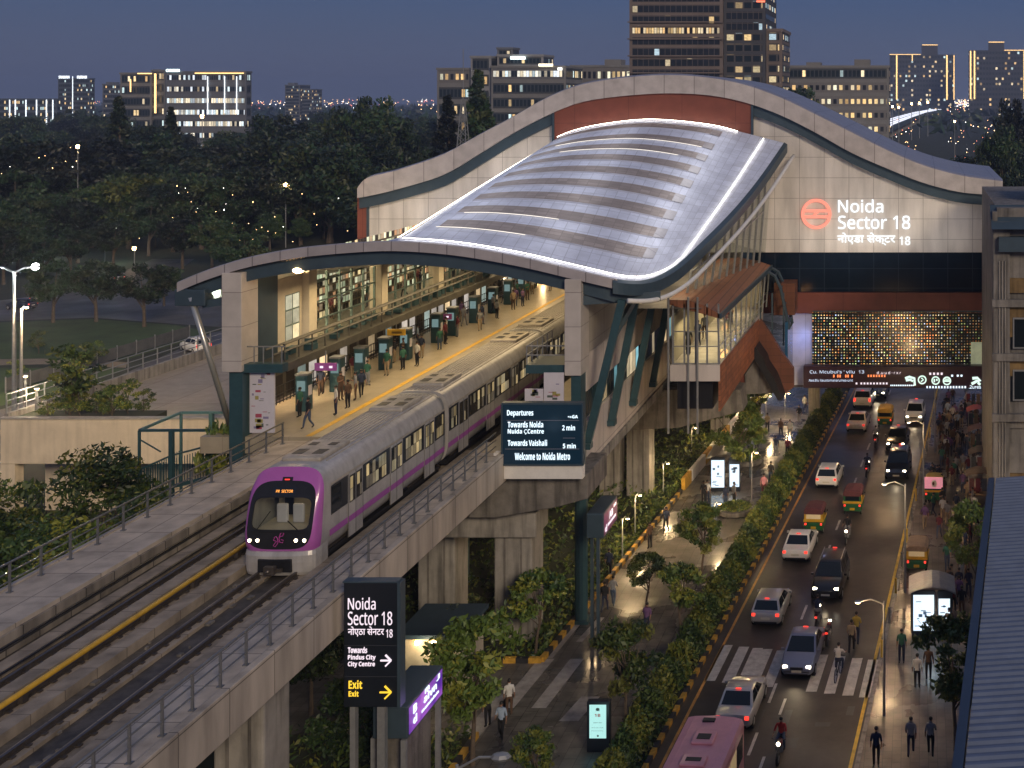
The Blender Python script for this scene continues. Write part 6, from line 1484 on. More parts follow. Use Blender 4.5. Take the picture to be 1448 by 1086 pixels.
# right pavement: nearest ones first
for a in [(1297, 974, AW, 'stand', 'white', 'black', 'person in white shirt and black trousers before the lit bus shelter'), (1313, 962, AW, 'stand', 'brown', 'black', 'person in brown beside the white-shirted one at the bus shelter'), (1275, 937, TO, 'stand', 'green', 'navy', 'person in a green top by the lamp post, left of the bus shelter'),
          (1288, 1069, AW, 'walk', 'grey', 'navy', 'person in grey and navy, left one of the pair at the bottom right'), (1316, 1069, AW, 'stride', 'grey', 'black', 'person in grey and black, right one of the pair at the bottom right'), (1239, 1084, TO, 'stand', 'navy', 'black', 'person in navy standing at the kerb at the bottom edge'),
          (1348, 868, AW, 'walk', 'maroon', 'black', 'person in maroon walking between the bus shelter and the tree'), (1360, 872, AW, 'stand', 'black', 'brown', 'person in black and brown beside the tree by the blue roof'), (1356, 845, TO, 'walk', 'navy', 'tan', 'person in navy and tan above the right pavement tree'), (1342, 905, TO, 'phone', 'brown', 'navy', 'person in brown and navy at the bus shelter corner')]:
    pp(a[0], a[1], .13, *a[2:6], a[6], 'people on the right pavement')
rr = random.Random(21); tops = ['black', 'navy', 'grey', 'maroon', 'white', 'brown', 'green', 'pale blue', 'purple', 'tan']; bots = ['black', 'navy', 'brown', 'grey', 'denim', 'tan']; used = set()
zones = [((1338, 1372), (770, 880), 'between the bus shelter and the blue roof', 12), ((1305, 1395), (735, 800), 'between the two rickshaws on the right pavement', 14), ((1312, 1392), (665, 735), 'beside the pink-topped rickshaw', 24), ((1318, 1392), (610, 665), 'in the crowd below the old white building', 30), ((1328, 1392), (570, 610), 'in the crowd at the far end under the banner', 26)]
for (xa, xb_), (ya_, yb_), place, cnt in zones:
    for k in range(cnt):
        for _ in range(60):
            s_, b_, ps = rr.choice(tops), rr.choice(bots), rr.choice(['walk', 'stride', 'stand', 'walk', 'phone'])
            if (place, s_, b_) not in used: used.add((place, s_, b_)); break
        px, py = rr.uniform(xa, xb_), rr.uniform(ya_, yb_); g = gr(px, py, .13); off = g.x - rx(0, g.y)
        if off < 9.5 or off > 14.6: g.x = rx(rr.uniform(9.6, 14.2), g.y)
        person((g.x, g.y, .13), rr.choice([AW, TO, AW, TO, 1.2]) + rr.uniform(-.3, .3), ps, s_, b_, f'person in {s_} and {b_} {place}', 'crowd on the right pavement', rr.uniform(.93, 1.04))
# platform
for a in [(590, 518, 2.6, 'stand', 'white', 'black', 'person in a white shirt and black trousers near the platform edge line'), (475, 587, 2.2, 'stand', 'white', 'navy', 'person in a white shirt and navy trousers under the purple platform sign'), (492, 578, 1.2, 'stand', 'brown', 'black', 'person in brown next to the white-shirted one under the purple sign'), (511, 562, .6, 'walk', 'navy', 'black', 'person in navy and black by the first teal pillars'), (503, 566, 2.0, 'phone', 'grey', 'brown', 'person in grey and brown by the first teal pillars'), (436, 606, 2.6, 'walk', 'black', 'denim', 'person in black and jeans at the near end of the platform'), (424, 590, 1.5, 'stand', 'green', 'black', 'person in green at the white poster board')]:
    pp(a[0], a[1], PZL + .012, *a[2:6], a[6], 'people on the platform')
used = set()
for k in range(44):
    for _ in range(60):
        s_, b_ = rr.choice(tops), rr.choice(bots)
        if (s_, b_) not in used: used.add((s_, b_)); break
    y = 73 + k * 1.12 + rr.uniform(-.6, .6); x = rr.choice([-37.3, -36.8, -36.2, -35.4, -34.9]) + rr.uniform(-.3, .3)
    person((x, y, PZL + .002), rr.uniform(0, 6.2), rr.choice(['stand', 'phone', 'walk', 'stand']), s_, b_, f'person in a {s_} top and {b_} trousers waiting among the teal platform pillars', 'people on the platform', rr.uniform(.93, 1.04))
used = set()
for k in range(22):
    for _ in range(60):
        s_, b_ = rr.choice(tops), rr.choice(bots)
        if (s_, b_) not in used: used.add((s_, b_)); break
    person((-38.3 + rr.uniform(-.9, .9), 73 + k * 2.1 + rr.uniform(-.8, .8), 14.37), rr.uniform(0, 6.2), rr.choice(['stand', 'walk', 'phone']), s_, b_, f'person in a {s_} top and {b_} trousers behind the concourse glass', 'people in the concourse')
for k in range(6):
    person((-14.2 + rr.uniform(-.9, .9), 76 + k * 2.4, 12.76), rr.choice([0, PI]), rr.choice(['stand', 'walk']), tops[k], bots[k % 5], f'person in a {tops[k]} top inside the glazed entrance wing', 'people in the entrance wing')
for k in range(9):
    x = TX + rr.uniform(-.3, 1.0); pass
# ------------------------------------------------------------------ trees, hedges, shrubs
def leafmat(name, col, var=.35):
    m = bpy.data.materials.new(name); m.use_nodes = True; nt = m.node_tree; p = nt.nodes['Principled BSDF']
    p.inputs['Roughness'].default_value = .55
    g = nt.nodes.new('ShaderNodeTexCoord'); n = nt.nodes.new('ShaderNodeTexNoise'); n.inputs['Scale'].default_value = 1.1; n.inputs['Detail'].default_value = 3
    oi = nt.nodes.new('ShaderNodeObjectInfo')
    ad = nt.nodes.new('ShaderNodeMath'); ad.operation = 'ADD'; r = nt.nodes.new('ShaderNodeMapRange'); r.inputs[1].default_value = .55; r.inputs[2].default_value = 1.45; r.inputs[3].default_value = 1 - var; r.inputs[4].default_value = 1 + var
    sc_ = nt.nodes.new('ShaderNodeVectorMath'); sc_.operation = 'SCALE'; sc_.inputs[0].default_value = col
    nt.links.new(g.outputs['Object'], n.inputs['Vector']); nt.links.new(n.outputs[0], ad.inputs[0]); nt.links.new(oi.outputs['Random'], ad.inputs[1])
    nt.links.new(ad.outputs[0], r.inputs[0]); nt.links.new(r.outputs[0], sc_.inputs['Scale']); nt.links.new(sc_.outputs[0], p.inputs['Base Color'])
    return m
M['leaf_a'] = leafmat('leaf_dark', (.030, .060, .018)); M['leaf_b'] = leafmat('leaf_mid', (.070, .110, .020)); M['leaf_c'] = leafmat('leaf_light', (.16, .17, .025))
M['wood_a'] = leafmat('wood_leaf_dark', (.009, .019, .011), .85); M['wood_b'] = leafmat('wood_leaf_mid', (.020, .042, .015), .85); M['wood_c'] = leafmat('wood_leaf_olive', (.036, .046, .014), .85)  # darker leaf copies, the dusk over the wood put into their colour
M['bark'] = mat('bark', (.10, .075, .055), .9, var=.3, scale=3, bump=.4)
def leaf(b, c, s, r, mi):
    n = Vector((r.gauss(0, 1), r.gauss(0, 1), r.gauss(.55, .8))).normalized(); a = n.orthogonal().normalized(); a = Matrix.Rotation(r.uniform(0, 6.28), 3, n) @ a; d = n.cross(a)
    w_ = s * r.uniform(.3, .5)
    b.add([c - a * s, c - d * w_, c + a * s, c + d * w_], [(0, 1, 2, 3)], mi)
def crown_mesh(h, rad, base, nclump, nleaf, ls, r, shape='round'):
    b = MB(); cl = []
    for k in range(nclump):
        u = r.uniform(-1, 1); th = r.uniform(0, 6.283); q = math.sqrt(max(0, 1 - u * u)); rr_ = r.uniform(.45, 1.0) ** .7
        if shape == 'cone':
            f = k / nclump; z = base + (h - base) * f; R_ = rad * (1 - f) ** .9 + .15; c = Vector((math.cos(th) * R_ * r.uniform(.35, .9), math.sin(th) * R_ * r.uniform(.35, .9), z)); cr_ = (R_ * .40 + .3)
        else:
            zc = (h + base) / 2; hz = (h - base) / 2
            c = Vector((math.cos(th) * q * rad * rr_, math.sin(th) * q * rad * rr_, zc + u * hz * rr_ + .12 * hz)); cr_ = rad * r.uniform(.22, .42)
        cl.append((c, cr_, r.choice([0, 0, 1, 1, 2])))
    for k in range(nleaf):
        c, cr_, t = cl[k % nclump]
        v = Vector((r.gauss(0, 1), r.gauss(0, 1), r.gauss(0, 1))).normalized() * cr_ * (r.random() ** .45); v.z *= .62 if shape != 'cone' else .45
        if shape == 'cone': v.z -= (Vector((c.x, c.y, 0)).length) * .1
        leaf(b, c + v, ls * r.uniform(.7, 1.3), r, t if r.random() < .75 else r.choice([0, 1, 2]))
    return b, cl
def tree_proto(name, h, rad, base, nclump, nleaf, ls, seed, shape='round', tr=.16, mats=('leaf_a', 'leaf_b', 'leaf_c')):
    r = random.Random(seed); t = thing(name, 'x', 'tree')
    b, cl = crown_mesh(h, rad, base, nclump, nleaf, ls, r, shape)
    b.build('crown', [M[k] for k in mats], t)
    tb = MB(); zt = base + (h - base) * (.35 if shape != 'cone' else .9); jx, jy = r.uniform(-.2, .2), r.uniform(-.2, .2)
    tb.tube([(0, 0, -.1), (jx * .3, jy * .3, base * .5), (jx, jy, base), (jx * 1.4, jy * 1.4, zt)], [tr * 1.25, tr, tr * .85, tr * .4], 8)
    if shape != 'cone':
        for c, cr_, _ in cl[:9]:
            z0 = r.uniform(base * .75, zt); p0 = Vector((jx, jy, z0)); tb.tube([p0, p0.lerp(c, .5) + Vector((0, 0, .1)), c], [tr * .5, tr * .3, tr * .12], 5)
    tb.build('trunk', M['bark'], t)
    return t
TP = {}
def tree(kind, p, label, group, scale=1.0, rz=None):
    src = TP[kind]
    if 'used' not in KIDS.setdefault(kind, {}): KIDS[kind]['used'] = 1; o = src; o.location = p; o.rotation_euler = (0, 0, 0); o.scale = (scale,) * 3 if isinstance(scale, (int, float)) else scale; o['label'] = label; o['group'] = group
    else: o = dup(src, p, rng.uniform(0, 6.28) if rz is None else rz, label, group, scale)
    return o
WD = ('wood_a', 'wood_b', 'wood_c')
TP['young'] = tree_proto('plaza_tree', 3.9, 1.25, 1.6, 26, 2600, .13, 1, tr=.06)
TP['young2'] = tree_proto('plaza_tree', 4.4, 1.45, 1.7, 30, 3000, .14, 2, tr=.07)
TP['tall'] = tree_proto('plaza_tree', 7.0, 2.0, 2.2, 34, 3800, .19, 3, tr=.11, mats=('leaf_b', 'leaf_b', 'leaf_c'))
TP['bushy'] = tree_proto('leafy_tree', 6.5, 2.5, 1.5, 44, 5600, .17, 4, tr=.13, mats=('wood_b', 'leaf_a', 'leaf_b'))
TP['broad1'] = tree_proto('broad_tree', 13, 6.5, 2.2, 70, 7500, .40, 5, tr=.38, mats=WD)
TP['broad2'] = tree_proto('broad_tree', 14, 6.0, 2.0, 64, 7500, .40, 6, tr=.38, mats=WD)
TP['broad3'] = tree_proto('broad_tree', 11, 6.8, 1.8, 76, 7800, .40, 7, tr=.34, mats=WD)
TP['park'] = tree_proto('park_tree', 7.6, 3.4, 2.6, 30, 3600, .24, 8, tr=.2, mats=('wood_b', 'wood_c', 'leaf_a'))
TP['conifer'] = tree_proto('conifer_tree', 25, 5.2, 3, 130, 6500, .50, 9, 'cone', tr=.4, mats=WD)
TP['sapling'] = tree_proto('sapling', 3.2, 1.3, .8, 20, 900, .13, 10, tr=.05)
GPL = 'young trees on the plaza'
for kind, px, py, s, lb in [('young2', 884, 1030, 1.05, 'young tree with a round crown in the middle of the plaza, nearest the lit totem'), ('young', 963, 902, 1.0, 'young tree next to the hedge, third up from the lit totem'), ('young', 913, 864, .82, 'thin pale young tree behind the person in purple'), ('young2', 992, 816, .95, 'young tree standing alone on the shining paving below the shelter screens'), ('tall', 1044, 692, .95, 'tall tree growing from the round planter before the bus shelter'), ('young', 757, 928, 1.12, 'leafy tree inside the striped kerb corner of the planting bed'), ('tall', 1075, 600, .8, 'tree in the dim far plaza below the copper stair'), ('young', 1055, 655, .9, 'small tree right of the far shelter')]:
    tree(kind, tuple(gr(px, py, PZ)), lb, GPL, s)
for kind, px, py, s, lb in [('bushy', 628, 960, .5, 'bushy tree beside the kiosk, in front of the concrete piers'), ('tall', 668, 1082, .92, 'pale-stemmed tree at the lower bed right of the kiosk'), ('young2', 755, 1130, .62, 'tree whose crown just rises over the bottom edge of the plaza'), ('bushy', 505, 1120, .7, 'dark tree under the direction totem at the bottom edge'), ('bushy', 440, 1010, .8, 'dark tree under the viaduct left of the totem')]:
    tree(kind, tuple(gr(px, py, PZ)), lb, 'trees in the planting beds', s)
GV = 'trees along the left of the viaduct'
TP['side'] = tree_proto('leafy_tree', 7.2, 2.6, 1.5, 48, 8500, .13, 14, tr=.13)
for k, (X, Y, s, kd) in enumerate([(-41.5, 47, 1.38, 'side'), (-44.5, 53, 1.42, 'side'), (-40.5, 56, 1.2, 'side'), (-48, 58, 1.36, 'side'), (-39.7, 62, 1.08, 'side'), (-44, 64, 1.32, 'side'), (-38.5, 50, 1.15, 'side'), (-52, 66, 1.1, 'side'), (-38.3, 66.6, (1.0, 1.0, 2.45), 'young2')]):
    tree(kd, (X, Y, 0), ['leafy tree at the left edge below the viaduct railing', 'leafy tree just behind the one at the left edge', 'leafy tree below the middle of the left railing', 'tree in front of the recess of the white deck wall', 'tree growing against the teal stair cage', 'tree between the white deck wall and the teal cage', 'tree close under the viaduct at the bottom left', 'tree below the left end of the white deck wall', 'yellow-green tree beside the leaning steel prop'][k], GV, s)
GP_ = 'trees of the little park left of the station'
for px, py, s, lb in [(75, 456, 1.0, 'park tree with a forked trunk, leftmost of the row by the park road'), (136, 455, 1.0, 'park tree in the middle of the row by the park road'), (204, 462, 1.0, 'park tree at the right end of the row by the park road'), (322, 392, .9, 'park tree on the far side of the park road'), (232, 432, .7, 'small park tree beside the traffic island')]:
    tree('park', tuple(gr(px, py)), lb, GP_, s)
g = gr(182, 352); TP['lit'] = tree_proto('broad_tree', 13, 6.2, 3.5, 70, 7000, .40, 15, tr=.36)
tree('lit', tuple(g), 'large bright green tree lit by white lamps in the park', 'broad trees of the wood', 1.05)
GW = 'broad trees of the wood'
r5 = random.Random(8); spots = []
def wood(n, xa, xb_, ya, yb_, hh, label, avoid=None):
    c = 0; tries = 0
    while c < n and tries < n * 40:
        tries += 1
        Y = math.sqrt(r5.uniform(ya ** 2, yb_ ** 2)); px = r5.uniform(xa, xb_); X = (px - CX) / F * Y; py = CY + F * 29 / Y
        if avoid and avoid(px, py): continue
        if any(abs(px - a) < 26 and py > b_ for a, b_ in ((110, 330), (261, 330), (404, 330), (286, 240))): continue
        if any((X - a) ** 2 + (Y - b_) ** 2 < (6.0 + Y * .006) ** 2 for a, b_ in spots): continue
        spots.append((X, Y)); c += 1
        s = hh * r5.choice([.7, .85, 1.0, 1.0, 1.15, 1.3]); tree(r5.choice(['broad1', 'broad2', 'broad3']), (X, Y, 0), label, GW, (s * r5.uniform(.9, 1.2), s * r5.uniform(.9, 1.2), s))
def inpark(px, py): return py > 352 and px < 330
wood(48, -40, 560, 232, 300, 1.12, 'broad dark tree in the wood near the park lamps, left of the station', lambda px, py: inpark(px, py) or abs(px - 182) < 60 and py > 330)
for k, (px, py, s) in enumerate([(-10, 372, 1.5), (25, 388, 1.3), (48, 372, 1.6), (110, 372, 1.4), (130, 350, 1.5), (210, 362, 1.3), (245, 356, 1.7), (285, 352, 1.8), (330, 350, 1.8), (380, 348, 1.8), (20, 352, 1.9), (60, 345, 1.8), (300, 380, 1.1), (425, 346, 1.8), (5, 402, 1.1), (100, 392, 1.0), (60, 398, .9), (258, 380, 1.1), (345, 400, 1.0), (160, 378, 1.0), (-20, 392, 1.4)]):
    tree('park', tuple(gr(px, py)), 'dark park tree along the near edge of the wood', 'trees at the near edge of the wood', s)
for k in range(22):
    px, py = r5.uniform(-10, 430), r5.uniform(338, 356); tree('bushy', tuple(gr(px, py)), 'low dark bush at the foot of the wood', 'bushes under the wood', r5.uniform(.7, 1.1))
wood(50, -60, 640, 300, 430, 1.15, 'broad dark tree in the middle of the wood left of the station')
wood(60, -60, 700, 430, 720, 1.2, 'broad dark tree at the far side of the wood below the office blocks')
wood(9, 1085, 1128, 300, 420, 1.7, 'broad dark tree beyond the gable on the right side')
for px, Y_ in ((1172, 620), (1150, 600), (1190, 660)): tree('broad2', ((px - CX) / F * Y_, Y_, 0), 'tall dark tree between the apartment block and the far viaduct', GW, (1.2, 1.2, 1.6))
wood(14, 1285, 1420, 230, 300, 1.0, 'broad dark tree under the far viaduct')
wood(20, 1425, 1540, 200, 420, 1.3, 'tall dark tree right of the far viaduct')
wood(16, 640, 1100, 300, 700, .9, 'broad dark tree behind the wave roof')
for px, ytop, Y, s, lb in [(168, 137, 300, None, 'tall dark conifer before the wide office block, left one'), (242, 152, 300, None, 'tall dark conifer before the wide office block, right one'), (676, 100, 260, None, 'tall dark conifer beside the lattice mast'), (633, 136, 250, None, 'dark conifer left of the lattice mast')]:
    top = 29 - (ytop - CY) / F * Y; tree('conifer', ((px - CX) / F * Y, Y, 0), lb, 'conifers above the wood', (top / 25 * .95, top / 25 * .95, top / 25))
for px, ytop, Y, w_, lb in [(515, 134, 290, 17, 'huge round dark tree rising above the wood near the gable'), (560, 165, 300, 14, 'dark round tree right of the huge one'), (395, 160, 320, 17, 'wide dark tree in the middle of the wood skyline'), (1438, 138, 330, 13, 'tall dark tree at the right edge by the far viaduct'), (1412, 175, 260, 9, 'dark tree right of the far viaduct, in front of the tall one')]:
    top = 29 - (ytop - CY) / F * Y; tree('broad2', ((px - CX) / F * Y, Y, 0), lb, 'skyline trees', (w_ / 12, w_ / 12, top / 14.5))
GR = 'trees on the right pavement'
for px, py, s, kd, lb in [(1352, 1062, .85, 'tall', 'dark street tree hanging over the right pavement by the blue roof'), (1378, 850, .8, 'tall', 'street tree at the upper corner of the blue roof')]:
    g = gr(px, py, .13); tree(kd, tuple(g), lb, GR, s)
# far wood as one mass out to the horizon
fm = MB(); r6 = random.Random(12)
for _ in range(5200):
    Y = r6.uniform(720, 2600); px = r6.uniform(-120, 1560); X = (px - CX) / F * Y; s = r6.uniform(3, 7) * (Y / 900) ** .4
    if abs(X - (-27 if Y < 800 else (-27 + (Y - 800) * .035))) < 22: continue
    leaf(fm, Vector((X, Y, r6.uniform(2, 13))), s, r6, r6.choice([0, 0, 1]))
o = fm.build('distant_woodland', [M['wood_a'], M['wood_b']], None); tag(o, 'dark distant woodland running out to the horizon', 'woodland', kind='stuff')
# hedge along the road: dense leaf shell over a bumpy profile
hb = MB(); r7 = random.Random(5)
for k in range(30000):
    Y = 46 + 70 * r7.random() ** 1.15; o_ = r7.uniform(-1.95, -.28)
    hgt = .95 + .45 * math.sin(Y * .9 + math.sin(Y * .37) * 2) * .5 + .25 * math.sin(Y * 2.3 + o_)
    f = abs((o_ + 1.12) / .9); z = .15 + hgt * (1 - f ** 3) * (r7.random() ** .35)
    leaf(hb, Vector((rx(o_, Y) + r7.gauss(0, .08), Y, z + r7.gauss(0, .06))), r7.uniform(.08, .17), r7, r7.choice([1, 2, 2] if math.sin(Y * 1.7 + o_ * 2) > -.1 else [0, 1]))
tag(hb.build('hedge', [M['leaf_a'], M['leaf_b'], M['leaf_c']], None), 'long bushy hedge between the plaza and the road', 'hedge')
# ground cover in the planting beds
gb = MB()
for k in range(15000):
    Y = r7.uniform(61.9, 122); xl2 = -34; xr2 = rx(-8.5, Y) - .1; x = xr2 - (xr2 - xl2) * r7.random() ** 2.0
    hgt = .5 + .4 * math.sin(x * 1.3 + Y * .7) + .3 * math.sin(Y * 1.9)
    leaf(gb, Vector((x, Y, .15 + max(.1, hgt) * r7.random() ** .6)), r7.uniform(.10, .24), r7, r7.choice([0, 1, 1, 2]))
for k in range(4500):
    Y = r7.uniform(34, 54.2); x = -20.2 - 9 * r7.random() ** 1.5; leaf(gb, Vector((x, Y, .15 + 1.0 * r7.random())), r7.uniform(.10, .22), r7, r7.choice([0, 1, 1, 2]))
tag(gb.build('ground_cover', [M['leaf_a'], M['leaf_b'], M['leaf_c']], None), 'low green ground cover filling the striped planting beds', 'ground cover', kind='stuff')
# lawn shrubs and grass at the left
for k, (px, py, s) in enumerate([(55, 500, .8), (120, 528, 1.0), (100, 545, 1.1), (140, 515, .8), (20, 540, .7)]):
    tree('sapling', tuple(gr(px, py)), ['small shrub on the lawn', 'yellow-green shrub by the park fence', 'bushy shrub at the park fence corner', 'shrub on the sand path', 'shrub at the left edge of the lawn'][k], 'shrubs in the little park', s)
# ------------------------------------------------------------------ raised deck, fence, cage on the left
DZ = 6.6
dk = thing('parking_deck', 'raised concrete deck with a pale parapet wall left of the station', 'deck', (-50, 100, 0))
M['render'] = mat('pale_render', (.60, .51, .39), .8, var=.12, scale=.5, bump=.1, streak=.15)
M['deckfloor'] = grid_mat('deck_floor', (.42, .35, .26), (.22, .18, .13), 6, 5, 'yx', .75, var=.06, mortar=.03)
yf = 82.0
xl3, xr3 = at(5, 600, yf).x, at(335, 600, yf).x
b = MB(); b.slab([(xl3 + .4, yf), (xr3, yf), (-40.3, 126), (-60.2, 126)], 6.0, DZ); b.build('deck_floor', M['deckfloor'], dk)
b = MB(); b.box((xl3, yf - .3, 4.1), (xr3, yf - .002, 7.15)); b.build('parapet', M['render'], dk, bevel=.03)
b = MB(); b.box((xl3 - .05, yf - .38, 7.152), (xr3 + .05, yf + .1, 7.25)); b.build('coping', M['deckconc'], dk)
b = MB(); b.box((xl3, yf - .3, 0), (xl3 + 1.0, yf + .5, 4.09)); b.each('pillar', M['render'], dk)
b = MB(); b.box((xl3 + 1.02, yf + 2.5, 0), (xr3, yf + 2.9, 5.9)); b.build('recess_wall', M['render'], dk)
b = MB(); b.bar((xl3 + .2, yf, 7.0), (-60.4, 126, 7.0), .3, .9); b.build('side_kerb', M['concrete'], dk)
b = MB(); b.slab([(xl3 + .3, yf + .11), (at(210, 600, yf).x, yf + .11), (at(205, 600, yf).x, yf + 2.4), (xl3 + .3, yf + 2.4)], DZ + .01, 7.05); b.build('planter_soil', M['soil'], dk)
rl = thing('deck_railing', 'steel railing along the left edge of the raised deck', 'railing', (-60, 90, 7.4))
n_ = 26; a = Vector((xl3 + .2, yf, 7.45)); c = Vector((-60.4, 126, 7.45))
for k in range(n_ + 1):
    p = a.lerp(c, k / n_); b = MB(); b.bar(p, p + Vector((0, 0, 1.3)), .07, .07); b.each('post', M['steel'], rl)
for h in (.4, .85, 1.3): b = MB(); b.bar(a + Vector((0, 0, h)), c + Vector((0, 0, h)), .06, .06); b.build('rail', M['steel'], rl)
tree('sapling', (at(98, 590, yf + 1.2).x, yf + 1.2, 7.0), 'small spreading tree in the planter on the raised deck', 'planter plants on the deck', 1.5)
for k in range(9):
    x = at(70 + 15 * k, 600, yf + 1).x; tree('sapling', (x, yf + .9 + .6 * (k % 3), 6.6), 'dark shrub in the planter along the deck parapet', 'planter plants on the deck', .62 + .08 * (k % 4))
for (px, py) in ((40, 560), (60, 575)):
    pass
# teal stair cage
cg = thing('stair_cage', 'teal steel cage round a stair, overgrown, beside the viaduct railing', 'stair cage', (-40, 68, 0))
x0c, x1c, y0c, y1c = -43.6, -37.2, 67.2, 71
b = MB()
for x in (x0c, -41.8, x1c):
    for y in (y0c, y1c): b.bar((x, y, 0), (x, y, 10.4), .22 if x == -41.8 else .12, .22 if x == -41.8 else .12)
b.each('post', M['teal'], cg)
b = MB()
for y in (y0c, y1c): b.bar((x0c, y, 10.4), (x1c, y, 10.4), .12, .14)
for x in (x0c, x1c): b.bar((x, y0c, 10.4), (x, y1c, 10.4), .12, .14)
b.bar((x0c, y0c, 8.2), (-41.8, y0c, 9.0), .1, .1); b.bar((-41.8, y0c, 9.0), (x1c, y0c, 10.2), .1, .1); b.bar((x0c, y0c, 9.9), (-42.4, y0c, 9.2), .06, .06); b.bar((x0c, y0c, 6.8), (x1c, y0c, 8.4), .1, .2)
b.build('frame_rail', M['teal'], cg)
b = MB()
for k in range(44):
    f = k / 43; x = x0c + (x1c - x0c) * f; zt = 8.2 + 2.0 * f; b.bar((x, y0c, zt - 1.5), (x, y0c, zt), .035, .035)
for k in range(20): y = y0c + (y1c - y0c) * k / 19; b.bar((x0c, y, 6.7), (x0c, y, 8.2), .035, .035); b.bar((x1c, y, 8.5), (x1c, y, 10.2), .035, .035)
b.build('baluster', M['teal'], cg)
b = MB()
for k in range(14): b.box((x0c + .2 + k * .42, y0c + .2, 5.4 + k * .16), (x0c + .65 + k * .42, y1c - .2, 5.5 + k * .16))
b.build('stair_tread', M['teal'], cg)
# park fence
def fence(label, p, q, h):
    t = thing('fence', label, 'fence', p); p, q = Vector(p), Vector(q); n_ = int((q - p).length / 3)
    b = MB(); b.bar(p + Vector((0, 0, h * .5)), q + Vector((0, 0, h * .5)), .04, h * .8); b.build('mesh_panel', M['fmesh'], t)
    for k in range(n_ + 1): c = p.lerp(q, k / n_); b = MB(); b.bar(c, c + Vector((0, 0, h)), .1, .1); b.each('post', M['steel'], t)
M['fmesh'] = mat('fence_mesh', (.11, .11, .11), .6, .2, var=.25, scale=1)
fence('grey mesh fence between the lawn and the access road', tuple(gr(8, 556)), tuple(gr(268, 478)), 1.6)
# ------------------------------------------------------------------ lamps
def lamp_post(label, base, h, arms, m, power, col, group, r=.16, posr=.06, lit=True):
    t = thing('street_lamp', label, 'street lamp', base, group); x, y, z = base
    b = MB(); b.tube([(x, y, z), (x, y, z + h * .5), (x, y, z + h)], [posr * 1.3, posr, posr * .7], 8); b.build('pole', M['steel'], t)
    for ax in arms:
        q = Vector((x, y, z + h)) + Vector(ax)
        if Vector(ax).length > .3: b = MB(); b.tube([(x, y, z + h - .15), Vector((x, y, z + h)).lerp(q, .5) + Vector((0, 0, .12)), q], posr * .55, 6); b.build('arm', M['steel'], t)
        b = MB(); b.ball(q, (r * 1.5, r * .9, r * .6), 8); hd = b.build('lamp_head', M['steel'], t); b = MB(); b.ball(q - Vector((0, 0, r * (.3 if r < .2 else -.1))), (r * 1.2, r * .75, r * .5) if r < .28 else (r * 1.05, r * 1.05, r * 1.05), 8); b.build('bulb', m, hd)
        if power: light('street_light', 'POINT', q - Vector((0, 0, r + .15)), power, col, .15, parent=t)
    return t
SOD = (1, .66, .34)
GPK = 'lamps in the wood'
for px, yt, yb_, p, m, lb in [(110, 208, 346, 700, 'lampwarm', 'bright orange lamp post in the wood at the left'), (261, 263, 350, 450, 'lampwarm', 'orange lamp post in the wood above the bright green tree'), (404, 262, 350, 450, 'lampwarm', 'orange lamp post in the wood behind the canopy tip'), (286, 165, 250, 1500, 'lampwarm', 'far orange lamp post in front of the wide office block'), (76, 324, 360, 900, 'lampwhite', 'short white lamp post at the left of the green lit tree'), (148, 346, 374, 1300, 'lampwhite', 'low white lamp beside the trunk of the green lit tree'), (190, 352, 380, 120, 'lampwarm', 'small warm lamp under the trees by the park road')]:
    g = gr(px, yb_); s = F / g.y; h = (yb_ - yt) / s; lamp_post(lb, tuple(g), h, [(.0, -.0, .05)], M[m], p, SOD if m == 'lampwarm' else (.8, 1, .75), GPK, r=max(.3, 2.6 / s), posr=max(.07, .7 / s))
g = gr(20, 597); s = F / g.y; lamp_post('tall double-armed street lamp with cool white heads at the left edge', tuple(g), (597 - 383) / s, [(-1.9, 0, .35), (1.9, 0, .35)], M['lampwhite'], 1300, (.8, .9, .9), 'street lamps', r=.3, posr=.16)
g = gr(30, 597); lamp_post('thinner pole with one warm lamp right of the double-armed street lamp', tuple(g), (597 - 436) / s, [(.5, 0, .1)], M['lampwarm'], 9000, (1, .66, .34), 'street lamps', r=.15, posr=.13)
for px, py, lb in ((36, 560, 'low white-headed lamp by the access road, left of the deck tree'), (52, 580, 'low white-headed lamp beside the deck parapet corner')): lamp_post(lb, tuple(at(px, py, 92 if px < 40 else 84)), 1.5, [(0, 0, .05)], M['lampwarm'], 420, (1, .78, .5), 'low lamps by the deck', r=.14, posr=.09)
GK = 'street lamps on the right kerb'; M['kerbglow'] = emat('kerb_added_glow', (1, .72, .42), 2.5)  # bulb glow and road light are added to these otherwise unlit posts
for px, py, yt, ax, lb in [(1250, 1012, 850, (-1.2, -.3, .1), 'street lamp on the right kerb beside the zebra crossing'), (1280, 838, 684, (-1.2, -.3, .1), 'street lamp on the right kerb above the parked tan rickshaw'), (1306, 738, 597, (-1.0, -.3, .1), 'street lamp on the right kerb beside the pink-topped rickshaw'), (1322, 640, 520, (-1, -.2, .1), 'street lamp on the right kerb close to the banner bridge')]:
    g = gr(px, py, .13); s = F / g.y; lamp_post(lb, tuple(g), min(7.0, (py - yt) / s), [ax], M['kerbglow'], 420, SOD, GK, r=.12, posr=.055)
GPZ = 'small lamps on the plaza'
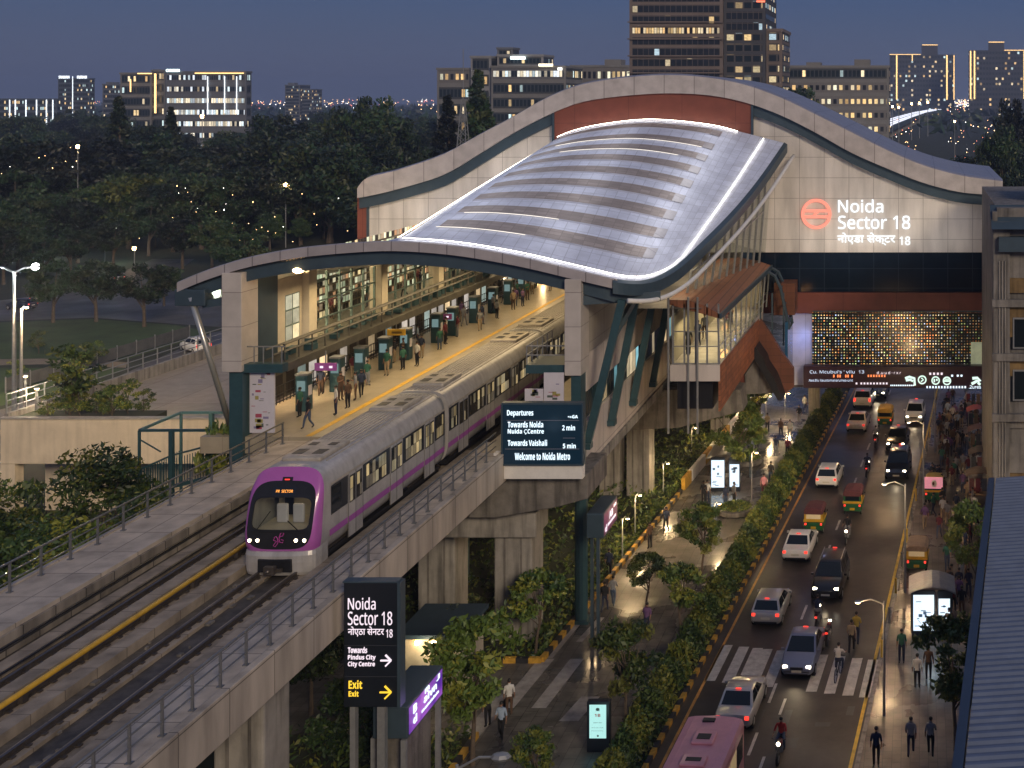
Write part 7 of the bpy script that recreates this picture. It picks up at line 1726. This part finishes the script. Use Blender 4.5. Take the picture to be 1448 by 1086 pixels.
for px, py, yt, lb in [(880, 790, 733, 'small lamp post by the striped kerb near the hanging box'), (938, 700, 655, 'small lamp post in the planting bed near the wing pier'), (898, 760, 700, 'small twin lamp post in front of the wing pier'), (978, 640, 605, 'small lamp post behind the bus shelter'), (1063, 712, 640, 'small lamp post right of the shelter screens'), (1010, 760, 712, 'small lamp post at the round planter'), (1083, 600, 560, 'small lamp post in the far plaza'), (1110, 590, 556, 'small lamp post at the far hedge end'), (1040, 590, 552, 'small lamp post under the copper stair')]:
    g = gr(px, py, PZ); s = F / g.y; lamp_post(lb, tuple(g), (py - yt) / s, [(.35, -.1, .05)], M['lampwarm'], 190, (1, .70, .36), GPZ, r=.11, posr=.04)
q = at(712, 1068, 40); lamp_post('large unlit street lamp arm reaching over the bottom edge', (q.x - 1.55, 40, 0), 6.8, [(1.5, -.1, q.z - 6.8)], M['steel'], 0, SOD, 'street lamps', r=.24, posr=.08)
# warm point lights without fittings, added to brighten the piers and underpass road
for px, py, Y in ((690, 870, 58), (880, 720, 72)): pass
light('underpass_fill', 'POINT', (-24.5, 76, 4.5), 90, (1, .7, .4), .3); light('underpass_fill', 'POINT', (-19.5, 72, 5.0), 90, (1, .68, .36), .3); light('underpass_fill', 'POINT', (-16.5, 100, 5), 140, (1, .68, .36), .3); light('underpass_fill', 'POINT', (-2, 126, 8), 500, (1, .62, .3), .4); light('underpass_fill', 'POINT', (-3, 104, 5.2), 260, (1, .62, .3), .4); light('underpass_fill', 'POINT', (3.5, 103, 5.2), 160, (1, .62, .3), .4)
# far lamps on the right behind the gable
for k, (px, py, Y) in enumerate(((1222, 159, 640), (1245, 155, 700), (1262, 151, 760), (1271, 152, 700), (1289, 147, 820), (1300, 146, 860), (1312, 145, 900), (1230, 170, 520), (1350, 172, 420), (1386, 221, 280), (1405, 205, 330))):
    q = at(px, py, Y); s = F / Y; lamp_post(['sodium mast lamp far behind the gable, left of the far viaduct', 'sodium mast lamp right of the far viaduct'][k > 7], (q.x, Y, 0), q.z, [(0, 0, .05)], M['lampwarm'], 0, SOD, 'far mast lamps', r=1.5 / s, posr=.5 / s)
# ------------------------------------------------------------------ bus shelters
def shelter(label, px, py, w_, d_, h, scr, z=.05, roof=None):
    g = gr(px, py, z); t = thing('bus_shelter', label, 'bus shelter', g); x, y = g.x, g.y
    b = MB(); rings = []
    for k in range(7): a = PI * k / 6; rings.append([Vector((x - w_ / 2 - .15 + (w_ + .3) * k / 6, yy, g.z + h + .35 * math.sin(a))) for yy in (y - .3, y + d_)])
    b.loft(rings, False); b.loft([[p - Vector((0, 0, .06)) for p in reversed(r_)] for r_ in rings], False); b.build('roof', roof or M['steel'], t)
    for k, (u0, u1, zz0, zz1) in enumerate(scr):
        b = MB(); b.box((x + u0 - .06, y, g.z), (x + u1 + .06, y + .16, g.z + h)); cs = b.build('panel_case', M['screen'], t)
        b = MB(); b.box((x + u0, y - .014, g.z + zz0), (x + u1, y - .003, g.z + zz1)); b.build('lit_panel', M['shscreen'], cs)
        q = MB()
        for i in range(9):
            xx = rr.uniform(u0 + .05, u1 - .3); z_ = rr.uniform(zz0 + .1, zz1 - .25); q.box((x + xx, y - .022, g.z + z_), (x + xx + rr.uniform(.1, .3), y - .016, g.z + z_ + rr.choice([.04, .05, .16])))
        q.each('printed_picture', M['shink'], cs)
    b = MB()
    for sx_ in (-1, 1): b.box((x + sx_ * w_ / 2 - .04, y + d_ - .1, g.z), (x + sx_ * w_ / 2 + .04, y + d_, g.z + h))
    b.each('post', M['tealdk'], t)
    b = MB(); b.box((x - w_ * .3, y + d_ * .6, g.z + .42), (x + w_ * .3, y + d_ * .85, g.z + .5)); b.box((x - w_ * .28, y + d_ * .7, g.z), (x - w_ * .24, y + d_ * .75, g.z + .42)); b.box((x + w_ * .24, y + d_ * .7, g.z), (x + w_ * .28, y + d_ * .75, g.z + .42)); b.build('bench', M['steel'], t)
    light('shelter_glow', 'POINT', (x, y - 1.0, g.z + 1.4), 22, (.75, .92, 1), .3, parent=t)
M['shscreen'] = emat('shelter_screen', (.72, .88, 1.0), 1.15); M['shink'] = mat('shelter_ink', (.1, .16, .25), .5, var=0)
shelter('bus shelter with two white lit panels and a pale curved roof in the plaza', 1027, 695, 2.6, 3.2, 2.5, [(-1.1, -.15, .3, 2.3), (.25, .95, .35, 2.0)], PZ, M['steel'])
shelter('bus shelter with bright blue-white lit panels on the right pavement', 1318, 905, 2.2, 2.0, 2.6, [(-1.0, .1, .5, 2.4), (.35, .95, .4, 2.2)], .13, M['steel'])
# round planters
for px, py, lb in ((1040, 725, 'round stone planter with a tree in the shining plaza'), (1055, 655, 'round planter with clipped shrubs beyond the shelter')):
    g = gr(px, py, PZ); t = thing('planter', lb, 'planter', g, 'round planters'); b = MB(); b.lathe(g, [(1.15, 0), (1.3, .1), (1.3, .38), (1.15, .42)], 20); b.build('bowl', M['darkconc'], t)
    b = MB()
    for k in range(700): a = r7.uniform(0, 6.28); q_ = 1.1 * r7.random() ** .5; leaf(b, g + Vector((q_ * math.cos(a), q_ * math.sin(a), .42 + r7.random() * .5 * (1.2 - q_))), .12, r7, r7.choice([0, 1, 2]))
    b.build('plants', [M['leaf_a'], M['leaf_b'], M['leaf_c']], t)
# ------------------------------------------------------------------ platform furniture: teal pillars and hanging signs
t0 = thing('information_pillar', 'x', 'information pillar', (0, 0, 0))
b = MB(); b.box((-.35, -.35, 0), (.35, .35, 2.1)); b.build('body', M['tealp'] if 'tealp' in M else M['teal'], t0, bevel=.06)
b = MB(); b.box((-.37, -.37, 2.101), (.37, .37, 2.2)); b.build('cap', M['steel'], t0)
b = MB(); b.box((-.24, -.365, 1.2), (.24, -.352, 1.8)); b.build('display', emat('pillar_display', (.35, .55, .55), .35), t0)
b = MB(); b.box((.352, -.2, .9), (.362, .2, 1.5)); b.build('notice', M['poster'], t0)
for k, (px, py) in enumerate(((430, 580), (477, 553), (511, 537), (545, 522), (574, 508), (618, 484), (640, 474), (671, 456), (697, 442), (719, 430), (738, 419), (752, 408))):
    g = gr(px, py, PZL); lb = ('first', 'second', 'third', 'fourth', 'fifth', 'sixth', 'seventh', 'eighth', 'ninth', 'tenth', 'eleventh', 'last')[k] + ' teal pillar of the row on the platform, counted from its near end'
    o = t0 if k == 0 else dup(t0, (0, 0, 0), 0, lb, 'teal pillars'); o['label'] = lb; o['group'] = 'teal pillars'; o.location = (g.x, g.y, PZL)
for px, py, Y, m_, txt_, lb in ((460, 519, 68, 'purple', '▪ ▪', 'purple hanging platform sign at the near end of the left platform'), (627, 448, 92, 'purple', '▪ ▪', 'purple platform sign midway down the platform'), (560, 470, 82, 'yellow', '≡', 'amber platform sign above the fourth pillar')):
    q = at(px, py, Y); t = thing('platform_sign', lb, 'sign', q, 'platform signs'); b = MB(); b.box((q.x - .62, q.y, q.z - .22), (q.x + .62, q.y + .1, q.z + .22)); b.build('board', M[m_], t, bevel=.02); text(txt_, q.x - .3, q.z - .06, .7, .12, q.y - .012, M['txtpink'] if m_ == 'purple' else M['black'], t)
    b = MB(); b.bar((q.x, q.y + .05, q.z + .22), (q.x, q.y + .05, q.z + .9), .05, .05); b.each('hanger', M['steel'], t)
# ------------------------------------------------------------------ old white building and the blue roof at the right
ob = thing('old_building', 'stained old white building with dark windows at the right edge', 'building', (10, 76, 0))
M['oldwall'] = mat('stained_plaster', (.20, .185, .17), .85, var=.3, scale=.7, bump=.2, streak=.55); M['oldbrown'] = mat('ochre_plaster', (.20, .13, .055), .85, var=.35, scale=.9, streak=.4)
xo = at(1410, 300, 74).x
b = MB(); b.box((xo, 74, 0), (xo + 16, 92, 22.2)); b.build('wall', M['oldwall'], ob)
b = MB(); b.box((xo - .25, 73.6, 0), (xo + .75, 73.99, 21.4)); b.box((xo - .3, 73.7, 0), (xo - .002, 74.8, 22.0)); b.build('corner_pier', M['oldwall'], ob)
for z0_, z1_ in ((17.0, 17.9), (14.3, 16.2), (8.7, 9.2), (11.9, 12.9), (5.1, 5.9)):
    b = MB(); b.box((xo + .77, 73.8, z0_), (xo + 15, 73.995, z1_)); b.build('wall_patch', M['oldbrown'] if z0_ not in (8.7,) else M['oldwall'], ob)
for z_ in (16.2, 12.9, 9.2, 4.8):
    b = MB(); b.box((xo - .35, 73.4, z_), (xo + 15, 73.79, z_ + .45)); b.build('storey_band', M['oldwall'], ob)
for z_ in (13.6, 10.4):
    for x in (xo + .95, xo + 4, xo + 7):
        b = MB(); b.box((x, 73.75, z_), (x + 1.0, 73.85, z_ + 1.9)); wd = b.build('window', M['steel'], ob)
        b = MB(); b.box((x + .1, 73.72, z_ + .1), (x + .9, 73.748, z_ + 1.8)); b.build('pane', M['darkglass'], wd)
b = MB(); b.box((xo + .05, 73.2, 19.6), (xo + 15, 73.95, 20.5)); b.build('balcony', M['tealdk'], ob)
b = MB(); b.add([(xo - .4, 73.0, 21.0), (xo + 15, 73.0, 21.0), (xo + 15, 75, 22.3), (xo - .4, 75, 22.3)], [(0, 1, 2, 3)]); b.build('awning', M['tealdk'], ob)
b = MB(); b.box((xo + 3, 78, 22.2), (xo + 8, 84, 24.2)); b.build('roof_room', M['oldwall'], ob)
b = MB()
for k in range(3): b.tube([(xo + .1 + .18 * k, 73.55, 5), (xo + .1 + .18 * k, 73.55, 19)], .05, 6)
b.each('drain_pipe', M['concrete'], ob)
ad_ = thing('street_cabinet', 'grey cabinet under a teal box hung at the bridge corner by the old building', 'cabinet', at(1402, 600, 88)); q0, q1 = at(1396, 597, 88), at(1409, 517, 88)
b = MB(); b.box((q0.x, 88, q0.z), (q1.x, 88.5, at(0, 535, 88).z)); b.build('cabinet', M['steel'], ad_); b = MB(); b.box((q0.x, 87.9, at(0, 533, 88).z), (q1.x, 88.5, q1.z)); b.build('top_box', M['teal'], ad_)
b = MB(); b.box((q0.x + .2, 88.1, 0), (q1.x - .2, 88.4, q0.z)); b.each('post', M['steel'], ad_)
# blue corrugated roof
br_ = thing('blue_roof_building', 'low building under a blue corrugated metal roof at the bottom right', 'building', (8, 40, 0))
def bx(y): return 1.16 + (y - 30.5) * .0975
M['blueroof'] = mat('blue_roof_sheet', (.135, .165, .235), .42, .15, var=.14, scale=1.2, streak=.0)
b = MB(); ys_ = []; y = 24.0
while y < 53.3:
    for f, h in ((0, 0), (.13, 0), (.2, .07), (.3, .07), (.37, 0)): ys_.append((y + f, h))
    y += .37
rings = [[Vector((bx(yy), yy, 12.0 + h)), Vector((bx(yy) + 14, yy, 12.9 + h))] for yy, h in ys_]
b.loft(rings, False); b.build('roof', M['blueroof'], br_)
b = MB(); b.loft([[Vector((bx(yy) - .32, yy, 11.75)), Vector((bx(yy) - .32, yy, 12.12)), Vector((bx(yy) - .05, yy, 12.12)), Vector((bx(yy) - .05, yy, 11.75))] for yy in (23.9, 53.4)], True, 0, True); b.build('gutter', mat('gutter_blue', (.03, .05, .085), .4, .2, var=.1), br_)
b = MB(); b.slab([(bx(24) + .4, 24), (bx(24) + 14, 24), (bx(53) + 14, 53), (bx(53) + .4, 53)], 0, 11.7); b.build('wall', M['oldwall'], br_)
# market stalls under the old building
M['cloths'] = [mat('stall_cloth_%d' % k, c_, .8, var=.3, scale=3) for k, c_ in enumerate(((.13, .02, .03), (.04, .05, .08), (.16, .11, .07), (.07, .075, .08), (.15, .06, .06)))]
for k, (px, py) in enumerate(((1378, 585), (1382, 615), (1385, 645), (1388, 680), (1392, 712), (1385, 750))):
    g = gr(px, py, .13); off = g.x - rx(0, g.y)
    if off > 13.6: g.x = rx(13.6, g.y)
    t = thing('market_stall', ['market stall with a dark grey cover nearest the bridge', 'market stall with a red cover below the bridge corner', 'market stall hung with red and dark clothes', 'market stall with a tan cover beside the old building', 'wooden market stall with an arched top', 'low pale stall table above the blue roof'][k], 'market stall', g, 'stalls by the old building')
    b = MB(); b.box((g.x - .8, g.y - .6, g.z + .7), (g.x + .8, g.y + .6, g.z + .85)); b.build('table', M['cloths'][2], t)
    b = MB()
    for sx_ in (-1, 1):
        for sy_ in (-1, 1): b.bar((g.x + sx_ * .75, g.y + sy_ * .55, g.z), (g.x + sx_ * .75, g.y + sy_ * .55, g.z + (2.2 if k < 5 else .75)), .06, .06)
    b.each('post', M['steel'], t)
    if k < 5:
        b = MB(); b.loft([[Vector((g.x - .95 + 1.9 * i / 6, yy, g.z + 2.15 + .28 * math.sin(PI * i / 6))) for yy in (g.y - .8, g.y + .8)] for i in range(7)], False); b.build('cover', M['cloths'][[3, 0, 4, 2, 2][k]], t)
    for i in range(8):
        b = MB(); x_ = g.x + rr.uniform(-.7, .7); y_ = g.y + rr.uniform(-.5, .4); b.box((x_ - .12, y_ - .1, g.z + .86), (x_ + .12, y_ + .1, g.z + .86 + rr.uniform(.1, .3))); b.build('goods', M['cloths'][i % 5], t)
    for i in range(4 if k < 5 else 0):
        b = MB(); x_ = g.x - .75 + i * .45; b.box((x_, g.y - .72, g.z + 1.1), (x_ + .34, g.y - .66, g.z + 2.0)); b.build('hanging_cloth', M['cloths'][(i + k) % 5], t)
    if k % 2 == 0: light('stall_lamp', 'POINT', (g.x - .3, g.y - .4, g.z + 1.9), 16, (1, .66, .35), .1, parent=t)
# kerb clutter along the pavement edge
for k in range(14):
    y = 62 + k * 4.0; b = MB(); b.tube([(rx(9.05, y), y, .1), (rx(9.05, y), y, .95)], .06, 8); b.ball((rx(9.05, y), y, .97), .08, 8)
    tag(b.build('bollard', M['steel'] if k % 2 else M['ylw']), 'slim bollard on the right kerb between road and pavement', 'bollard', 'bollards along the right kerb')
# ------------------------------------------------------------------ the city behind
def wallm(n, c): return mat(n, c, .75, var=.15, scale=.15)
W = {'stone': wallm('far_stone', (.19, .185, .18)), 'grey': wallm('far_grey', (.14, .15, .17)), 'dark': wallm('far_dark', (.06, .062, .075)), 'tower': wallm('tower_stone', (.17, .135, .12)), 'blue': wallm('far_blue', (.09, .11, .14)), 'pale': wallm('far_pale', (.25, .25, .26))}
LM = {'farlit': lit_mat('far_lit_windows', 4.4, 3.2, .20, [(1, .70, .34), (1, .8, .5), (.7, .9, .9), (1, .62, .25)], 1.6, .2, (.012, .022, .028), (.05, .055, .06), .2), 'office': lit_mat('office_panes', 1.2, 3.2, .5, [(.85, .92, 1), (1, .9, .7), (.8, .95, 1), (1, .75, .42)], 1.3, .08, (.015, .025, .035), (.13, .13, .14), .22),
      'bright': lit_mat('office_bright', 1.2, 3.2, .88, [(.85, .92, 1), (1, .95, .8), (.8, .95, 1), (1, .85, .6)], 1.5, .06, (.015, .025, .035), (.13, .13, .14), .22),
      'flats': lit_mat('flat_windows', 2.1, 3.1, .62, [(1, .70, .32), (1, .8, .5), (1, .62, .25), (.9, .85, .6)], 1.5, .22, (.02, .022, .028), (.16, .15, .145), .25),
      'sparse': lit_mat('sparse_windows', 1.5, 3.2, .2, [(1, .70, .34), (1, .8, .5), (.7, .9, .9), (1, .62, .25)], 1.4, .14, (.012, .022, .028), (.05, .055, .06), .18),
      'tower': lit_mat('tower_lit_row', .75, 2.9, .86, [(1, .68, .30), (1, .74, .38), (1, .62, .26), (1, .8, .5)], 1.15, .10, (.015, .014, .014), (.10, .075, .06), .1),
      'towerdark': lit_mat('tower_dark_row', 1.5, 2.9, .06, [(1, .68, .30), (1, .74, .38), (.6, .8, .9), (1, .8, .5)], .9, .06, (.018, .022, .028), (.09, .075, .07), .05),
      'towerside': lit_mat('tower_side_row', 2.4, 2.9, .30, [(1, .68, .30), (1, .8, .45), (.6, .8, .9), (1, .7, .35)], 1.0, .10, (.014, .022, .028), (.08, .07, .07), .08)}
gold = emat('gold_line', (1, .60, .22), 2.4); wline = emat('white_line', (.85, .92, 1), 1.7)
def block(t, x0, x1, yt, Y, depth, nst, wm, lm, side='sparse', inset_=.0, rows=None, base=None, roofs=(), storey=None):
    """one box of a building: front at Y from px x0 to x1, top at py yt; each storey's window row is an object"""
    a, c = at(x0, yt, Y), at(x1, yt, Y); H = a.z; z0 = 0 if base is None else base
    b = MB(); b.box((a.x, Y, z0), (c.x, Y + depth, H)); b.build('wall', W[wm], t)
    b = MB(); b.box((a.x - .3, Y - .3, H + .02), (c.x + .3, Y + depth + .3, H + .9)); b.build('parapet', W[wm], t)
    sh = storey or (H - z0) / nst; wd = c.x - a.x
    for k in range(nst):
        zt = H - k * sh - .25; zb = zt - sh * .72
        if zb < 1: break
        m_ = LM[(rows or {}).get(k, lm)]
        q = MB(); q.quad((a.x + .8, Y - .05, zb), (c.x - .8, Y - .05, zb), (c.x - .8, Y - .05, zt), (a.x + .8, Y - .05, zt), uv=[(0, 0.001), (wd - 1.6, 0.001), (wd - 1.6, 3.19), (0, 3.19)]); q.build('window', m_, t)
        if side:
            X = c.x + .05 if x1 < CX else a.x - .05; ms = LM[side]
            q = MB(); q.quad((X, Y + .8, zb), (X, Y + depth - .8, zb), (X, Y + depth - .8, zt), (X, Y + .8, zt), uv=[(0, 0.001), (depth - 1.6, 0.001), (depth - 1.6, 3.19), (0, 3.19)]); q.build('window', ms, t)
    for (rx0, rx1, ry) in roofs:
        p, q_ = at(rx0, ry, Y + 2), at(rx1, ry, Y + 2); b = MB(); b.box((p.x, Y + 2, H + .91), (q_.x, Y + min(depth - 1, 10), p.z)); b.build('roof_room', W[wm], t)
    return a.x, c.x, H
def vline(t, px, y0, y1, Y, m_, w_=.8):
    p, q = at(px, y0, Y), at(px, y1, Y); b = MB(); b.box((p.x - w_ / 2, Y - .4, q.z), (p.x + w_ / 2, Y - .1, p.z)); b.each('light_line', m_, t)
def hline(t, x0, x1, y, Y, m_, w_=.8):
    p, q = at(x0, y, Y), at(x1, y, Y); b = MB(); b.box((p.x, Y - .4, p.z - w_ / 2), (q.x, Y - .1, p.z + w_ / 2)); b.each('light_line', m_, t)
def bld(label, px, Y): return thing('office_building', label, 'building', ((px - CX) / F * Y, Y, 0), 'buildings of the skyline')
t = bld('low glass building with white vertical light lines at the left edge', 40, 900); block(t, -10, 80, 141, 900, 6, 6, 'blue', 'sparse')
for px in (14, 22, 37, 52, 66, 75): vline(t, px, 141, 176, 900, wline, .7)
t = bld('grey tower with two lit signs on its roof at the left', 104, 1000); block(t, 82, 127, 112, 1000, 6, 12, 'blue', 'sparse'); vline(t, 103, 108, 175, 1000, wline, .5)
for x0, x1, m_ in ((83, 98, wline), (109, 123, wline)): text('SUMAN' if x0 < 90 else 'EMBAR', at(x0, 111, 999).x, at(x0, 111, 999).z, (x1 - x0) / F * 999, 4.0 / F * 999, 999, m_, t, depth=.5, bold=True)
t = bld('small grey block between the sign tower and the wide office', 157, 1000); block(t, 145, 171, 120, 1000, 20, 10, 'grey', 'sparse', roofs=((150, 160, 116),))
t = bld('wide office block with bright rows of windows and a roof sign', 260, 620); block(t, 234, 348, 103, 620, 5, 7, 'grey', 'office', rows={1: 'office', 2: 'bright', 3: 'bright', 4: 'bright'}); block(t, 170, 214, 105, 622, 5, 7, 'stone', 'sparse'); block(t, 214.5, 233.5, 101, 624, 4, 7, 'grey', 'sparse', roofs=((216, 226, 98),))
hline(t, 195, 215, 104, 621, gold, .5); hline(t, 276, 345, 103.5, 619, gold, .5); vline(t, 220, 104, 160, 622, gold, .9); vline(t, 185, 112, 130, 620, gold, .5)
text('CYREND', at(235, 102, 619).x, at(235, 101.5, 619).z, 19 / F * 619, 3.8 / F * 619, 619, emat('roof_sign', (.75, 1, 1), 3.2), t, depth=.5, bold=True)
for px in (294, 318, 335): vline(t, px, 108, 160, 619.5, wline, .35)
t = bld('grey stepped apartment tower on the skyline between the trees', 421, 1300); block(t, 403, 424, 121, 1300, 22, 12, 'grey', 'sparse', roofs=((407, 416, 117),)); block(t, 424.5, 441, 127, 1304, 22, 10, 'grey', 'sparse')
t = bld('stepped stone office block left of the tall tower, with a lit top storey', 700, 480); block(t, 618, 665, 99, 484, 20, 6, 'stone', 'sparse', rows={0: 'flats'}); block(t, 665.5, 694, 82, 482, 24, 7, 'pale', 'sparse'); block(t, 694.5, 800, 96, 480, 24, 7, 'stone', 'sparse', rows={0: 'bright', 4: 'office'})
block(t, 703, 768, 80, 486, 14, 1, 'pale', 'sparse', base=41.5); block(t, 703, 725, 70, 490, 8, 1, 'grey', 'sparse', base=46); hline(t, 722, 743, 82, 485, emat('roof_sign_ice', (.8, 1, 1), 3), 1.1); hline(t, 762, 782, 92, 479, emat('roof_sign_warm', (1, .85, .6), 3), 1.0); hline(t, 789, 795, 97.5, 479, emat('roof_sign_white', (1, .95, .85), 3), 1.0)
t = bld('low stone block between the stepped office and the tall tower', 850, 520); block(t, 807, 895, 95, 520, 20, 5, 'stone', 'flats', roofs=((855, 878, 84),))
tw = thing('office_tower', 'tall brown office tower with two warmly lit storeys rising above the gable', 'tower', (at(985, 0, 330).x, 330, 0))
ROWS = {1: 'towerdark'}
x0_, x1_, H = block(tw, 890, 1022, -40, 330, 30, 24, 'tower', 'towerdark', rows={5: 'tower', 12: 'tower', 13: 'towerdark'}, storey=2.95)
block(tw, 1022.5, 1082, -30, 331.5, 26, 22, 'dark', 'towerside', storey=2.95, rows={3: 'towerdark', 4: 'towerdark'})
block(tw, 1082.5, 1106, 45, 334, 20, 10, 'tower', 'towerside', storey=2.95)
for k in range(5):
    zz = at(0, 30 + k * 24, 329).z; b = MB(); b.box((x0_ - .4, 329.4, zz - .35), (x1_ + .2, 329.9, zz)); b.build('floor_band', W['tower'], tw)
hline(tw, 1070, 1082, 2, 331, emat('red_roof_sign', (1, .2, .1), 1.6), .5)
t = bld('long apartment block with many warm windows right of the tall tower', 1180, 430); block(t, 1107, 1257, 96, 430, 18, 8, 'stone', 'flats', roofs=((1140, 1160, 88), (1208, 1230, 84)), rows={0: 'sparse'})
t = bld('dark tower with golden vertical light lines behind the gable', 1305, 1800); block(t, 1258, 1350, 78, 1800, 40, 13, 'dark', 'farlit', side='farlit', roofs=((1303, 1326, 64),))
for px, w_ in ((1268, 1.9), (1339, 1.9), (1349, 1.2)): vline(t, px, 78, 141, 1799, gold, w_)
hline(t, 1258, 1302, 77, 1799, gold, .8); hline(t, 1304, 1326, 63.5, 1801, gold, .9); vline(t, 1290, 77, 86, 1799, gold, 1.2)
t = bld('dark tower with golden corner lines at the right edge of the sky', 1420, 1700); block(t, 1371, 1470, 72, 1700, 40, 13, 'dark', 'farlit', side='farlit', roofs=((1398, 1420, 60),))
for px, w_ in ((1372.5, 1.9), (1378, 1.9), (1448, 1.2)): vline(t, px, 72, 140, 1699, gold, w_)
hline(t, 1420, 1448, 71, 1699, gold, .8); hline(t, 1398, 1420, 59.5, 1701, gold, .9)
t = bld('low dark block with a lit sign below the right-edge tower', 1430, 330); block(t, 1418, 1470, 205, 330, 14, 3, 'grey', 'sparse'); 
t = thing('lattice_mast', 'lattice mast standing beside the conifers behind the gable', 'mast', (at(655, 190, 240).x, 240, 0)); p = at(655, 140, 240)
b = MB()
for sx_, sy_ in ((-1, -1), (1, -1), (1, 1), (-1, 1)): b.bar((p.x + sx_ * 1.4, 240 + sy_ * 1.4, 12), (p.x + sx_ * .25, 240 + sy_ * .25, p.z), .14, .14)
for k in range(9):
    f = k / 9; r_ = 1.4 - 1.15 * f; z = 12 + (p.z - 12) * f
    for s in (-1, 1): b.bar((p.x - r_, 240 + s * r_, z), (p.x + r_, 240 + s * r_, z + 1.6), .08, .08); b.bar((p.x + r_, 240 + s * r_, z), (p.x - r_, 240 + s * r_, z + 1.6), .08, .08)
b.build('lattice', M['steel'], t); b = MB(); b.tube([p, p + Vector((0, 0, 10))], .08, 6); b.build('aerial', M['steel'], t)
b = MB(); b.box((p.x - 5, 236, 0), (p.x + 8, 244, 12)); b.build('base_block', wallm('dusty_pink_wall', (.12, .07, .085)), t)
# city lights out on the plain: tiny bulbs, one mass
cl = MB(); r9 = random.Random(77)
def bulb(p, s, mi): cl.add([p + Vector(v) * s for v in ((1, 0, 0), (0, 1, 0), (-1, 0, 0), (0, -1, 0), (0, 0, 1), (0, 0, -1))], [(0, 1, 4), (1, 2, 4), (2, 3, 4), (3, 0, 4), (1, 0, 5), (2, 1, 5), (3, 2, 5), (0, 3, 5)], mi)
for _ in range(420):
    Y = r9.uniform(1500, 4200); px = r9.choice([r9.uniform(0, 640), r9.uniform(340, 640), r9.uniform(1340, 1380)]); z = r9.uniform(6, 24); bulb(Vector(((px - CX) / F * Y, Y, z)), Y * r9.uniform(.0002, .00042), r9.choice([0, 0, 0, 1, 2]))
for _ in range(330):
    Y = r9.uniform(260, 900); px = r9.choice([r9.uniform(0, 520), r9.uniform(60, 420), r9.uniform(1190, 1300), r9.uniform(1340, 1448)]); bulb(Vector(((px - CX) / F * Y, Y, r9.uniform(5, 14))), Y * r9.uniform(.00016, .00036), r9.choice([0, 0, 0, 1, 2]))
for _ in range(60):
    px = r9.choice([r9.uniform(150, 430), r9.uniform(0, 500), r9.uniform(240, 420)]); Y = r9.uniform(205, 236); q = at(px, r9.uniform(262, 352) if px > 150 else r9.uniform(205, 300), Y); bulb(q, Y * r9.uniform(.00022, .00045), r9.choice([0, 0, 0, 1]))
tag(cl.build('city_lights', [emat('far_sodium', (1, .58, .25), 9), emat('far_white', (1, .95, .85), 8), emat('far_red', (1, .25, .15), 6)], None), 'scatter of tiny city lights through the wood and along the horizon', 'city lights', kind='stuff')
# ------------------------------------------------------------------ evening haze round the whole place
hz = bpy.data.materials.new('evening_haze'); hz.use_nodes = True; nt = hz.node_tree; nt.nodes.remove(nt.nodes['Principled BSDF'])
pv = nt.nodes.new('ShaderNodeVolumePrincipled'); pv.inputs['Color'].default_value = (.62, .74, 1.0, 1); pv.inputs['Density'].default_value = .00024; pv.inputs['Anisotropy'].default_value = .2
nt.links.new(pv.outputs[0], nt.nodes['Material Output'].inputs['Volume'])
b = MB(); b.box((-3800, -80, -1.1), (3800, 5300, 113)); hzo = b.build('haze', hz); hzo['kind'] = 'stuff'
